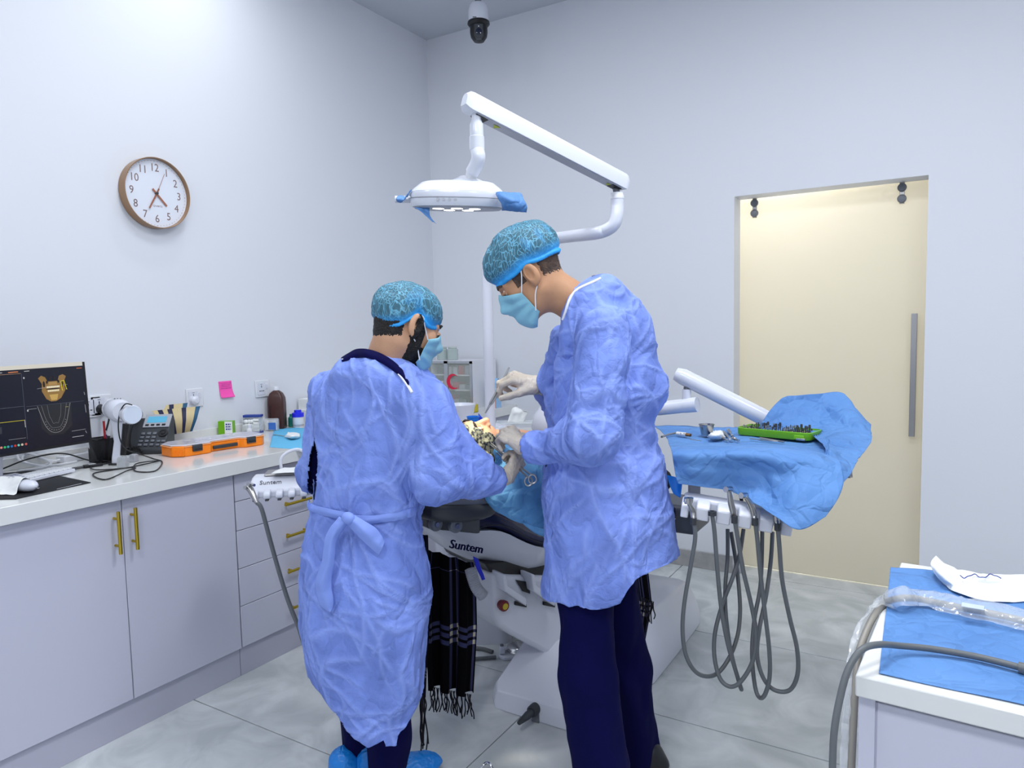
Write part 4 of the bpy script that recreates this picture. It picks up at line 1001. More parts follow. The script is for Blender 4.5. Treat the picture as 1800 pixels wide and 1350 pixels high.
for k, px in enumerate((786, 803, 814)):
    c = PZ(px, 722, CZ); c.y = min(c.y, 3.80); g_ = thing('cream_pot', ['small clear pot with white lid in front of the medicine cabinet, leftmost', 'small clear pot with white lid in front of the cabinet, middle of three', 'small clear pot with white lid in front of the cabinet, rightmost'][k], 'pot', c)
    MB().lathe([(.020, 0), (.022, .003), (.022, .024)], Matrix.Translation(c), 20).build('pot_body', M_glassc, g_); MB().lathe([(.024, .024), (.024, .038), (.022, .04), (.001, .04)], Matrix.Translation(c), 20).build('lid', M_white2, g_)
# little juice carton + yellow tray
c = PY(852, 712, 3.98); c = Vector((-2.56, 3.98, CZ)); t = thing('milk_carton', 'small pale blue printed carton standing right of the medicine cabinet', 'carton', c)
sz = .034; hh = PY(850, 672, 3.98).z-CZ
bm_ = MB(); bm_.box((c.x-sz, c.y-sz, CZ), (c.x+sz, c.y+sz, CZ+hh)); bm_.build('carton_body', mat('sky carton', (150, 190, 228), .4), t, bevel=.001)
Mx = frame((c.x, c.y-sz-.0006, CZ), (1, 0, 0), (0, 0, 1))
MB().prism([(-sz, 0), (sz, 0), (sz, .05), (.01, .075), (-.012, .055), (-sz, .07)], 0, .0006, Mx).build('orange_print', mat('carton orange', (206, 120, 66), .5), t)
MB().prism([(-.026, .09), (.008, .09), (.008, .12), (-.026, .12)], 0, .0008, Mx).build('red_logo_patch', mat('carton red', (200, 40, 50), .5), t); MB().prism([(.0, .13), (.03, .13), (.02, .16), (.006, .165)], 0, .0008, Mx).build('white_splash', M_paper, t)
MB().loft([[Vector((c.x-sz, c.y-sz, CZ+hh)), Vector((c.x+sz, c.y-sz, CZ+hh)), Vector((c.x+sz, c.y+sz, CZ+hh)), Vector((c.x-sz, c.y+sz, CZ+hh))], [Vector((c.x-sz, c.y-.002, CZ+hh+.03)), Vector((c.x+sz, c.y-.002, CZ+hh+.03)), Vector((c.x+sz, c.y+.002, CZ+hh+.03)), Vector((c.x-sz, c.y+.002, CZ+hh+.03))]]).build('gable_top', mat('sky carton', (0, 0, 0)), t)
p = PZ(797, 734, CZ); q = PZ(856, 722, CZ)
t = thing('organiser_tray', 'translucent yellow plastic tray at the far end of the worktop', 'tray', (-2.66, 3.55, CZ))
my = mat('yellow plastic', (206, 186, 24), .3)
b = MB(); x0, x1, y0, y1 = -2.82, -2.515, 3.45, 3.72; z1 = CZ+.05
b.box((x0, y0, CZ), (x1, y1, CZ+.004)); b.box((x0, y0, CZ), (x0+.004, y1, z1)); b.box((x1-.004, y0, CZ), (x1, y1, z1)); b.box((x0, y0, CZ), (x1, y0+.004, z1)); b.box((x0, y1-.004, CZ), (x1, y1, z1))
b.build('tray_shell', my, t, bevel=.001); box('tray_divider', (-2.67, y0, CZ), (-2.666, y1, z1-.005), my, t)
#==PART3==
# ================================================================== DENTAL CHAIR
U = Vector((.375, .927, 0)); NN = Vector((.927, -.375, 0)); O0 = Vector((-1.43, 1.95, 0))
def SL(px, py, lat=0): p = PL(px, py, O0+NN*lat, NN); return (p-O0).dot(U), p.z
def W3(s, lat, z): return O0 + U*s + NN*lat + UP*z
HW = .27
def interp(tab, s):
    if s <= tab[0][0]: return tab[0][1]
    for (a, va), (b, vb) in zip(tab, tab[1:]):
        if s <= b: t = (s-a)/(b-a+1e-9); return va+(vb-va)*t
    return tab[-1][1]
def chair():
    t = thing('dental_chair', 'dental chair with navy cushions and white shell, patient lying on it', 'dental chair', (-1.25, 2.75, 0))
    rim = [SL(*p) for p in ((771, 934), (800, 941), (835, 942), (858, 936), (880, 934), (900, 941), (920, 952), (940, 960), (960, 964))]
    bot = [SL(*p) for p in ((771, 937), (800, 957), (830, 978), (860, 1000), (900, 1018), (960, 1032))]
    cush = [SL(*p) for p in ((815, 925), (835, 910), (850, 902), (868, 899), (885, 903), (905, 914), (930, 930), (960, 943))]
    rim += [(.75, rim[-1][1]-.015), (1.0, rim[-1][1]-.02), (1.31, rim[-1][1]-.05)]; bot += [(.75, bot[-1][1]-.01), (1.0, bot[-1][1]+.01), (1.31, bot[-1][1]+.06)]
    cush += [(.75, rim[-3][1]+.06), (1.0, rim[-2][1]+.07), (1.31, rim[-1][1]+.06)]
    rings = []; wt_ = [(0, .16), (.06, .21), (.2, .255), (.4, HW), (1.1, .25), (1.31, .19)]
    ss = [rim[0][0]+.002 + (1.31-rim[0][0])*i/36 for i in range(37)]
    def ringat(s, zr, zb, w_, pw=2.6):
        r = []
        for k in range(25): tt = -1+2*k/24; r.append(W3(s, -HW+tt*w_*(1-.0*abs(tt)), zb+(zr-zb)*abs(tt)**pw))
        return r
    MB().loft([ringat(s, interp(rim, s), min(interp(bot, s), interp(rim, s)-.004), interp(wt_, s)) for s in ss], cap=True).build('shell', M_white, t)
    rg = []
    cs = [cush[0][0] + (1.31-cush[0][0])*i/40 for i in range(41)]
    for s in cs:
        w_ = interp(wt_, s)-.004; z0 = interp(rim, s)+.0; z1 = interp(cush, s); z1 = max(z1, z0+.004); r = []
        for k in range(28):
            q = 2*PI*k/28; c_, s_ = math.cos(q), math.sin(q); r.append(W3(s, -HW+w_*math.copysign(abs(c_)**.35, c_), (z0+z1)/2+(z1-z0)/2*math.copysign(abs(s_)**.45, s_) + .015*(1-abs(c_))*(-1)))
        rg.append(r)
    cu = MB().loft(rg).build('cushion', M_uph, t, ang=60)
    MB().tube([W3(s, .001, interp(rim, s)+.35*(interp(cush, s)-interp(rim, s))) for s in cs[2:]], .0022, 6).build('seam_piping', M_black, cu)
    # maker's name on shell
    a, b_ = W3(*[SL(790, 956)[0], 0, SL(790, 956)[1]]), W3(SL(848, 966)[0], 0, SL(848, 966)[1])
    text_mesh('Suntem', .042, frame((a+b_)/2+NN*.004, (b_-a).normalized(), UP), 'shell_text', M_navy, t, depth=.003, squash=1.15)
    # headrest
    hc = P(792, 888, 2.42)
    Mh = frame(hc, (U*.97+UP*-.1).normalized(), NN*-1 if False else (-NN.x, -NN.y, 0))
    rg = []
    for s, w_, zt, zb in ((-.14, .05, .01, -.02), (-.13, .09, .03, -.03), (-.09, .115, .042, -.042), (0, .125, .035, -.048), (.08, .12, .03, -.045), (.13, .10, .02, -.03), (.145, .05, .0, -.015)):
        rg.append([Mh @ Vector((s, w_*math.copysign(abs(math.cos(q))**.6, math.cos(q)), (zt+zb)/2+(zt-zb)/2*math.copysign(abs(math.sin(q))**.8, math.sin(q)))) for q in [2*PI*k/28 for k in range(28)]])
    MB().loft(rg).build('headrest_shell', M_dgrey, t, sub=1)
    MB().loft([[p+UP*.035 for p in [r_[0].lerp((r_[0]+r_[14])/2, .12)+(p_-r_[0]) * .88 for p_ in r_]] for r_ in rg[1:-1]]).build('headrest_pad', M_mgrey, t, sub=1)
    for px, py in ((766, 921), (801, 924)):
        c = P(px, py, 2.36); MB().lathe([(.024, 0), (.024, .016), (.02, .02), (.001, .02)], frame(c-NN*.01, U, UP), 24).build('hinge', M_mgrey, t)
        MB().lathe([(.010, .0201), (.008, .023), (.003, .023)], frame(c-NN*.01, U, UP), 16).build('hinge_screw', M_steel, t)
    a, b_ = P(752, 915, 2.38), P(845, 925, 2.36)
    MB().add([a+UP*.03, b_+UP*.03, b_-UP*.028, a-UP*.03, a+UP*.03-NN*.1, b_+UP*.03-NN*.1, b_-UP*.028-NN*.1, a-UP*.03-NN*.1], [(0, 1, 2, 3), (4, 5, 6, 7), (0, 1, 5, 4), (1, 2, 6, 5), (2, 3, 7, 6), (3, 0, 4, 7)]).build('headrest_bracket', M_dgrey, t, bevel=.008, seg=3)
    # under body
    def outline(pts, lat0, lat1, nm, m, bv=.01, par=t, seg=3):
        sz = [SL(*p, lat=lat1) for p in pts]; n = len(sz); v = [W3(s, lat0, z) for s, z in sz]+[W3(s, lat1, z) for s, z in sz]
        return MB().add(v, [tuple(range(n-1, -1, -1)), tuple(range(n, 2*n))]+[(k, (k+1) % n, n+(k+1) % n, n+k) for k in range(n)]).build(nm, m, par, bevel=bv, seg=seg)
    outline([(852, 990), (862, 1006), (900, 1014), (1010, 1022), (1010, 1000), (900, 985)], -.42, -.10, 'gap_shade', M_black, .006)  # black slab put in for the shade in the gap under the shell
    outline([(864, 1008), (866, 1050), (868, 1085), (878, 1103), (900, 1118), (960, 1150), (1040, 1185), (1060, 1120), (1060, 1015), (900, 1012)], -.42, -.08, 'column_housing', M_white, .02, seg=4)
    for k, dx in enumerate((0, 50)):
        pts = [(884+dx, 1010), (890+dx, 1010), (893+dx, 1030), (926+dx, 1052), (926+dx, 1066), (920+dx, 1062), (888+dx, 1040)]
        outline(pts, -.11, -.03, 'side_bracket', M_white, .004)
        outline([(908+dx, 1020), (932+dx, 1024), (932+dx, 1044), (920+dx, 1040)], -.10, -.072, 'dark_recess', M_black, .001)
        outline([(906+dx, 1058), (926+dx, 1062), (926+dx, 1068), (906+dx, 1064)], -.10, -.072, 'dark_slot', M_black, .001)
    e = P(880, 1062, 2.40); s_, z_ = SL(880, 1062, -.08); e = W3(s_, -.08, z_)
    rb = MB().lathe([(.017, 0), (.017, .012), (.021, .014), (.021, .026), (.018, .03), (.001, .03)], frame(e, U, UP), 28).build('stop_button', mat('red button', (110, 14, 30), .35), t)
    MB().lathe([(.012, .0302), (.012, .0315), (.008, .0315)], frame(e, U, UP), 20).build('button_ring', mat('yellow ring', (196, 176, 40), .4), rb)
    # base on the floor (long axis along the room)
    rg = []
    for y, x0, x1, z1, tp in ((2.215, -1.40, -1.10, .045, .01), (2.222, -1.46, -1.06, .075, .02), (2.27, -1.50, -1.04, .088, .03), (2.36, -1.51, -1.03, .14, .06), (2.46, -1.51, -1.02, .205, .08), (2.56, -1.51, -1.01, .235, .09), (2.7, -1.5, -.985, .24, .09), (3.0, -1.48, -.985, .24, .085), (3.30, -1.46, -.99, .235, .08), (3.375, -1.44, -.995, .20, .08), (3.385, -1.4, -1.03, .15, .08)):
        xc = (x0+x1)/2; w_ = (x1-x0)/2; r = []
        prof = [(-1, 0), (-1, z1*.33), (-1+tp*1.2, z1*.62), (-1+tp*3.2, z1*.96), (-1+tp*4.6, z1), (1-tp*4.6, z1), (1-tp*3.2, z1*.96), (1-tp*1.2, z1*.62), (1, z1*.33), (1, 0)]
        rg.append([Vector((xc+a_*w_, y, z_)) for a_, z_ in prof])
    bo = MB().loft(rg).build('base_cover', M_white, t, ang=28, sub=0, bevel=.006)
    k = PY(937, 1250, 2.2); k = Vector((k.x, 2.215, max(.05, k.z)))
    lv = MB().lathe([(.022, 0), (.022, .03), (.018, .036), (.001, .036)], frame((k.x, 2.222, k.z), (1, 0, 0), (0, 0, 1)), 24).build('lever_knob', M_dgrey, t)
    tip = P(912, 1271, (k-CAM).dot(_f)-.09)
    MB().tube([Vector((k.x, 2.20, k.z)), Vector((k.x, 2.20, k.z)).lerp(tip, .4), tip], [.013, .015, .008], 14).build('lever_arm', M_dgrey, lv)
    box('lever_plate', (k.x-.012, 2.208, .002), (k.x+.018, 2.2205, k.z), M_mgrey, t, bevel=.001)
    # foot end dark plate
    fe = [(1190, 886), (1226, 884), (1228, 940), (1190, 938)]
    ps = [PY(x, y, 3.13) for x, y in fe]; ps = [Vector((p.x, p.y, p.z)) for p in ps]
    x0, x1, z0, z1 = ps[0].x-.30, ps[1].x, ps[2].z, ps[0].z
    box('foot_cushion', (x0, 3.1, z0), (x1, 3.34, z1), mat('slate upholstery', (66, 72, 86), .4), t, bevel=.02, seg=4)
    # rigid column between base and shell
    MB().box((-1.42, 2.6, .2), (-1.1, 2.95, .52)).build('lift_column', M_white, t, bevel=.03, seg=4)
chair()

# ================================================================== CUSPIDOR UNIT + LAMP
def unit():
    pb = P(857, 470, 3.3); PXY = Vector((pb.x, pb.y, 0))
    t = thing('cuspidor_unit', 'white cuspidor unit with round spittoon bowl behind the patient', 'dental unit', (PXY.x-.12, PXY.y+.1, 0))
    bc = P(808, 740, 3.35)
    zt = P(808, 757, 3.35).z
    M = frame((bc.x+.03, bc.y+.06, 0), HR, HF)
    b = MB()
    rr = lambda w_, d_, z, r=.06: [M @ Vector((cx+r*math.cos(a0+PI/2*k/7), cy+r*math.sin(a0+PI/2*k/7), z)) for cx, cy, a0 in ((w_-r, d_-r, 0), (-w_+r, d_-r, PI/2), (-w_+r, -d_+r, PI), (w_-r, -d_+r, 1.5*PI)) for k in range(8)]
    b.loft([rr(.17, .15, 0), rr(.17, .15, .3), rr(.19, .16, .55), rr(.20, .17, zt-.03), rr(.19, .16, zt)]); b.build('unit_body', M_white, t)
    zr = P(808, 711, 3.33).z; R = 30/1250*3.33
    B = Matrix.Translation((bc.x, bc.y, 0))
    MB().lathe([(R*.62, zt), (R*.72, zt+.02), (R*.9, zr-.02), (R*.97, zr-.004), (R*.97, zr), (R*.92, zr), (R*.85, zr-.02), (R*.5, zr-.07), (.001, zr-.08)], B, 40, cap=False).build('spittoon_bowl', M_white, t)
    # rounded side housing
    c = P(748, 700, 3.2); M2 = frame(c, HR, UP)
    out = [(-.10, -.16), (.072, -.16), (.072, .03), (.062, .06), (.045, .082), (.02, .096), (-.10, .108)]
    h = MB().prism(out, -.03, .03, M2).build('side_housing', M_white, t, bevel=.012, seg=4)
    MB().tube([M2 @ Vector((x, y, .033)) for x, y in ((.05, -.15), (.056, .0), (.04, .05), (.0, .075), (-.09, .085))], .002, 6).build('housing_groove', M_grey, h)
    d = P(972, 750, 3.42)
    MB().lathe([(.001, .12), (.05, .11), (.09, .065), (.105, 0), (.09, -.04), (.05, -.06), (.001, -.062)], Matrix.Translation(d), 32, cap=False).build('dome_cover', M_white, t)
    MB().tube([Vector((d.x-.05, d.y, d.z-.035)), Vector((bc.x+.20, bc.y+.24, d.z-.05)), Vector((bc.x+.08, bc.y+.16, zt+.002))], .022, 16).build('dome_arm', M_white, t)
    return pb, zt
PB, ZT = unit()
def cup():
    c = P(832, 762, 3.1); z1 = P(832, 733, 3.1).z
    t = thing('paper_cup', 'blue plastic cup standing beside the white spittoon bowl', 'cup', c)
    MB().lathe([(.019, 0), (.020, .002), (.0265, z1-c.z), (.0285, z1-c.z+.001), (.0285, z1-c.z+.004), (.0258, z1-c.z+.004), (.018, .004), (.001, .004)], Matrix.Translation(c), 28, cap=False).build('cup_wall', M_bluec, t)
    b = [o for o in C.objects if o.name == 'cuspidor_unit'][0]
    sh = MB().lathe([(.05, c.z-.022), (.055, c.z-.018), (.055, c.z-.004), (.05, c.z-.0005)], Matrix.Translation((c.x+.01, c.y+.03, 0)), 28).build('cup_shelf', M_white, b)
    MB().tube([Vector((c.x+.01, c.y+.04, c.z-.014)), Vector((c.x-.10, c.y+.16, c.z-.05))], .014, 14).build('shelf_bracket', M_white, sh)
    n_ = net([[P(841, 726, 3.14), P(846, 732, 3.12), P(856, 742, 3.10)], [P(841, 745, 3.12), P(848, 748, 3.1), P(857, 752, 3.08)], [P(842, 761, 3.08), P(850, 761, 3.06), P(859, 759, 3.06)]], 10, 10, 'folded_cloth', mat('ultramarine cloth', (22, 66, 200), .6), None, amp=.002, sc=40, solid=.001); tag(n_, 'little dark blue cloth beside the blue cup', 'cloth')
cup()
def lamp():
    t = thing('operating_lamp', 'white dental operating lamp on a jointed arm above the patient', 'lamp', (PB.x, PB.y, ZT))
    pt = P(856, 478, 3.3); x, y = pt.x, pt.y
    MB().tube([Vector((x, y, ZT+.0005)), Vector((x, y, P(857, 487, 3.3).z))], .0245, 24).build('post', M_white, t)
    pv = P(1085, 345, 2.56)
    pts = [Vector((x, y, P(857, 487, 3.3).z)), Vector((x, y, P(857, 462, 3.3).z)), P(861, 447, 3.29), P(873, 436, 3.26), P(895, 431, 3.18), P(985, 418, 2.85), P(1040, 411, 2.62), P(1062, 406, 2.585), P(1078, 396, 2.565), P(1084, 380, 2.56), P(1085, 362, 2.56), P(1085, 349, 2.56)]
    pts[-2].x, pts[-2].y = pts[-1].x, pts[-1].y
    MB().tube(catmull(pts, 6), .0235, 24).build('elbow_tube', M_white, t)
    MB().lathe([(.0245, -.002), (.0245, .01), (.0235, .012), (.0235, .02)], Matrix.Translation(pts[-1]), 24).build('collar', M_white2, t)
    MB().tube([pts[-1]+UP*.01, P(1082, 328, 2.56)], .012, 16).build('pivot_pin', M_mgrey, t)
    # spring arm
    a = P(1097, 322, 2.57); b_ = P(822, 178, 2.17); ax = (b_-a).normalized(); sd = ax.cross(UP).normalized(); up = sd.cross(ax); L = (b_-a).length
    M = frame(a, ax, sd); 
    zax = ax.cross(sd)
    sg = 1 if zax.z > 0 else -1
    def sec(s, k=1.): 
        o = []
        for y_, z_ in ((-.026, -.028), (-.026, .010), (-.020, .026), (-.008, .033), (.008, .033), (.020, .026), (.026, .010), (.026, -.028)): o.append(a+ax*s+sd*(y_*k)+up*(z_*k))
        return o
    MB().loft([sec(-.012, .6), sec(0, .92), sec(.012), sec(L-.012), sec(L, .92), sec(L+.012, .6)]).build('spring_arm', M_white, t, ang=40)
    under = MB().add([a+ax*.03+sd*y_-up*z_ for y_, z_ in ((-.02, .0275), (.02, .0275), (.02, .031), (-.02, .031))]+[a+ax*(L-.03)+sd*y_-up*z_ for y_, z_ in ((-.02, .0275), (.02, .0275), (.02, .031), (-.02, .031))], [(0, 1, 2, 3), (4, 5, 6, 7), (0, 1, 5, 4), (1, 2, 6, 5), (2, 3, 7, 6), (3, 0, 4, 7)]).build('arm_channel', M_grey, t)
    for s in (.04, L-.055): MB().box((s-.02, -.016, -.0325*1), (s+.024, .016, -.031), Matrix(((ax.x, sd.x, up.x, a.x), (ax.y, sd.y, up.y, a.y), (ax.z, sd.z, up.z, a.z), (0, 0, 0, 1)))).build('pivot_slot', M_black, t)
    Mu = Matrix(((ax.x, sd.x, up.x, a.x), (ax.y, sd.y, up.y, a.y), (ax.z, sd.z, up.z, a.z), (0, 0, 0, 1)))
    MB().prism([(-.012, -.009), (.012, -.009), (0, .012)], -.0335, -.0325, Mu @ Matrix.Translation((L-.115, 0, 0))).build('warning_sticker', mat('yellow green sticker', (170, 180, 40), .5), t)
    MB().prism([(-.010, -.007), (.010, -.007), (0, .010)], -.0335, -.0325, Mu @ Matrix.Translation((.075, 0, 0))).build('warning_sticker', mat('yellow green sticker', (0, 0, 0)), t)
    # drop stem
    j = P(837, 196, 2.19); xj, yj = j.x, j.y; zz = lambda py: P(838, py, 2.19).z
    MB().lathe([(.0145, zz(186)), (.0145, zz(210)), (.021, zz(219)), (.021, zz(239)), (.0235, zz(240)), (.0235, zz(262)), (.021, zz(264))][::-1], Matrix.Translation((xj, yj, 0)), 28).build('drop_stem', M_white, t)
    k0 = Vector((xj, yj, zz(262)))
    kn = catmull([k0, P(841, 275, 2.19), P(838, 288, 2.2), P(830, 303, 2.22)], 6); MB().tube(kn, .0215, 24).build('stem_elbow', M_white, t)
    MB().tube([kn[-1]+(kn[-1]-kn[-2])*-.3, P(828, 312, 2.23), P(822, 330, 2.25)], [.0185, .018, .018], 24).build('stem_end', M_white2, t)
    # lamp head
    hc = P(805, 352, 2.27); W_ = .148
    tilt = (HR*.998 + UP*(-.035)); hx = tilt.normalized(); fw = (HF+UP*.085).normalized(); up2 = hx.cross(fw).normalized(); up2 = up2 if up2.z > 0 else -up2
    Mh = Matrix(((hx.x, fw.x, up2.x, hc.x), (hx.y, fw.y, up2.y, hc.y), (hx.z, fw.z, up2.z, hc.z), (0, 0, 0, 1)))
    def ov(w_, d_, z, n=40, p=2.6):
        return [Mh @ Vector((w_*math.copysign(abs(math.cos(q))**(2/p), math.cos(q)), d_*math.copysign(abs(math.sin(q))**(2/p), math.sin(q)), z)) for q in [2*PI*k/n for k in range(n)]]
    MB().loft([ov(.144, .090, -.024), ov(.151, .097, -.012), ov(.152, .098, .012), ov(.148, .095, .022)]).build('lamp_ring', M_white, t)
    MB().loft([ov(.148, .095, .0222), ov(.14, .088, .032), ov(.115, .07, .052), ov(.10, .06, .056)]).build('lamp_cover', M_white, t)
    MB().lathe([(.058, .050), (.052, .060), (.032, .068), (.024, .074)], Mh @ Matrix.Translation((.028, 0, 0)), 28).build('mount_boss', M_white, t)
    MB().loft([ov(.136, .083, -.029), ov(.143, .089, -.0245)]).build('lens_plate', M_grey, t)
    MB().loft([ov(.1535, .0995, .0), ov(.1535, .0995, .0016)], cap=False).build('seam_line', M_print, t)
    for k in range(4):
        x = -.055+.018*k; y = -.0985
        MB().lathe([(.0042, 0), (.0042, .0012), (.0032, .0012)], frame(Mh @ Vector((x, y+.001, -.0065)), hx, UP), 16).build('touch_button', M_grey, t)
    for x, y in ((-.06, -.03), (.0, -.045), (.055, -.03), (-.03, .03), (.03, .03)):
        MB().lathe([(.018, -.0302), (.018, -.0294)], Mh @ Matrix.Translation((x, y, 0)), 20).build('led_lens', mat('lit lamp lens', (255, 255, 255), .3, emit=((255, 255, 250), 5.)), t)
    # handles wrapped in blue film
    for sx in (-1, 1): MB().tube([Mh @ Vector((sx*.14, 0, 0)), Mh @ Vector((sx*.20, 0, .0))], .011, 14).build('side_handle', M_white2, t)
    return hc, t
LH, LT = lamp()
g1 = net([[P(870, 340, 2.2), P(878, 336, 2.18), P(896, 337, 2.18), P(915, 338, 2.2)], [P(876, 348, 2.17), P(885, 347, 2.15), P(902, 350, 2.15), P(922, 350, 2.18)], [P(882, 360, 2.17), P(893, 360, 2.16), P(908, 362, 2.16), P(927, 362, 2.19)], [P(882, 370, 2.2), P(897, 371, 2.19), P(912, 373, 2.19), P(926, 374, 2.2)]], 18, 18, 'handle_wrap', M_drape, None, amp=.0035, sc=26, solid=.001)
tag(g1, 'crumpled blue wrap on the right handle of the operating lamp', 'wrap')
g2 = net([[P(699, 344, 2.26), P(712, 345, 2.25), P(724, 348, 2.24)], [P(696, 349, 2.22), P(712, 352, 2.22), P(724, 352, 2.22)], [P(698, 355, 2.24), P(712, 358, 2.24), P(724, 359, 2.24)]], 12, 12, 'handle_wrap', M_drape, None, amp=.003, sc=30, solid=.001)
tag(g2, 'blue wrap rolled round the left handle of the operating lamp', 'wrap')
g3 = net([[P(728, 364, 2.22), P(742, 365, 2.22), P(755, 364, 2.22)], [P(738, 371, 2.215), P(748, 371, 2.215), P(755, 372, 2.215)], [P(749, 380, 2.21), P(753, 380, 2.21), P(757, 381, 2.21)], [P(760, 390, 2.21), P(763, 391, 2.21), P(767, 394, 2.21)]], 12, 14, 'dangling_wrap', M_drape, None, amp=.002, sc=30, solid=.001)
tag(g3, 'pointed blue strip dangling below the left side of the lamp', 'wrap')
ll = bpy.data.lights.new('operating_lamp_light', 'SPOT'); ll.energy = 60; ll.spot_size = math.radians(15); ll.spot_blend = .5; ll.shadow_soft_size = .06; ll.color = (1, .93, .74)
lo = bpy.data.objects.new('operating_lamp_light', ll); C.objects.link(lo); lo.location = LH - UP*.04; 
tg = P(848, 780, 2.42); lo.rotation_euler = (tg-lo.location).to_track_quat('-Z', 'Y').to_euler()

# side cabinet with tissue box behind
def side_table():
    c = P(925, 768, 3.72); z1 = c.z
    t = thing('side_trolley', 'white side trolley with a yellow edged tray, behind the operators', 'trolley', (c.x, c.y+.1, 0))
    x0, x1, y0, y1 = c.x-.17, c.x+.19, c.y-.10, c.y+.2
    box('top_tray', (x0, y0, z1-.02), (x1, y1, z1), M_white2, t, bevel=.004); box('yellow_edge', (x0-.002, y0-.004, z1-.034), (x1, y0+.004, z1-.018), mat('yellow plastic', (0, 0, 0)), t, bevel=.001)
    box('trolley_body', (x0+.01, y0+.01, .08), (x1-.01, y1-.01, z1-.02), M_white, t, bevel=.006)
    for k in range(3): box('drawer', (x0+.02, y0+.0, .12+.22*k), (x1-.02, y0+.01, .32+.22*k), M_white2, t, bevel=.003)
    for dx in (x0+.04, x1-.04):
        for dy in (y0+.04, y1-.04): MB().lathe([(.03, 0), (.03, .02)], frame((dx-.01, dy, .03), (0, 1, 0), (0, 0, 1)), 20).build('castor', M_dgrey, t); 
    b = thing('tissue_box', 'clear plastic tissue box with a white tissue standing up', 'tissue box', (c.x-.02, c.y+.05, z1))
    h = .085; xa, xb = P(872, 760, 3.70).x, P(946, 760, 3.70).x; ya = c.y-.05
    L = (P(946, 760, 3.70)-P(872, 760, 3.70)).length
    o = P(909, 760, 3.70); M = frame((o.x, o.y, z1), HR, HF)
    MB().box((-L/2, -.06, 0), (L/2, .06, h), M).build('box_shell', mat('cloudy acrylic', (226, 232, 236), .15, alpha=.6), b, bevel=.004)
    MB().box((-L/2+.01, -.05, .004), (L/2-.01, .05, h*.6), M).build('tissue_stack', M_paper, b, bevel=.006)
    MB().box((-L*.02, -.0612, h*.12), (L*.44, -.0602, h*.8), M).build('window_frame', M_white, b, bevel=.001)
    MB().box((-L*.0, -.0618, h*.18), (L*.42, -.0612, h*.72), M).build('window', mat('pale window', (238, 240, 240), .3), b)
    R = [[M @ Vector((-.05+.022*k+.01*r_, -.012+.01*math.sin(k*2+r_), h-.004+z)) for k in range(5)] for r_, z in enumerate((0, .03, .055))]
    R.append([M @ Vector((-.028+.012*k, .0, h+.062+.014*math.sin(PI*k/4))) for k in range(5)])
    net(R, 16, 16, 'pulled_tissue', M_paper, b, amp=.004, sc=24, solid=.0012)
side_table()

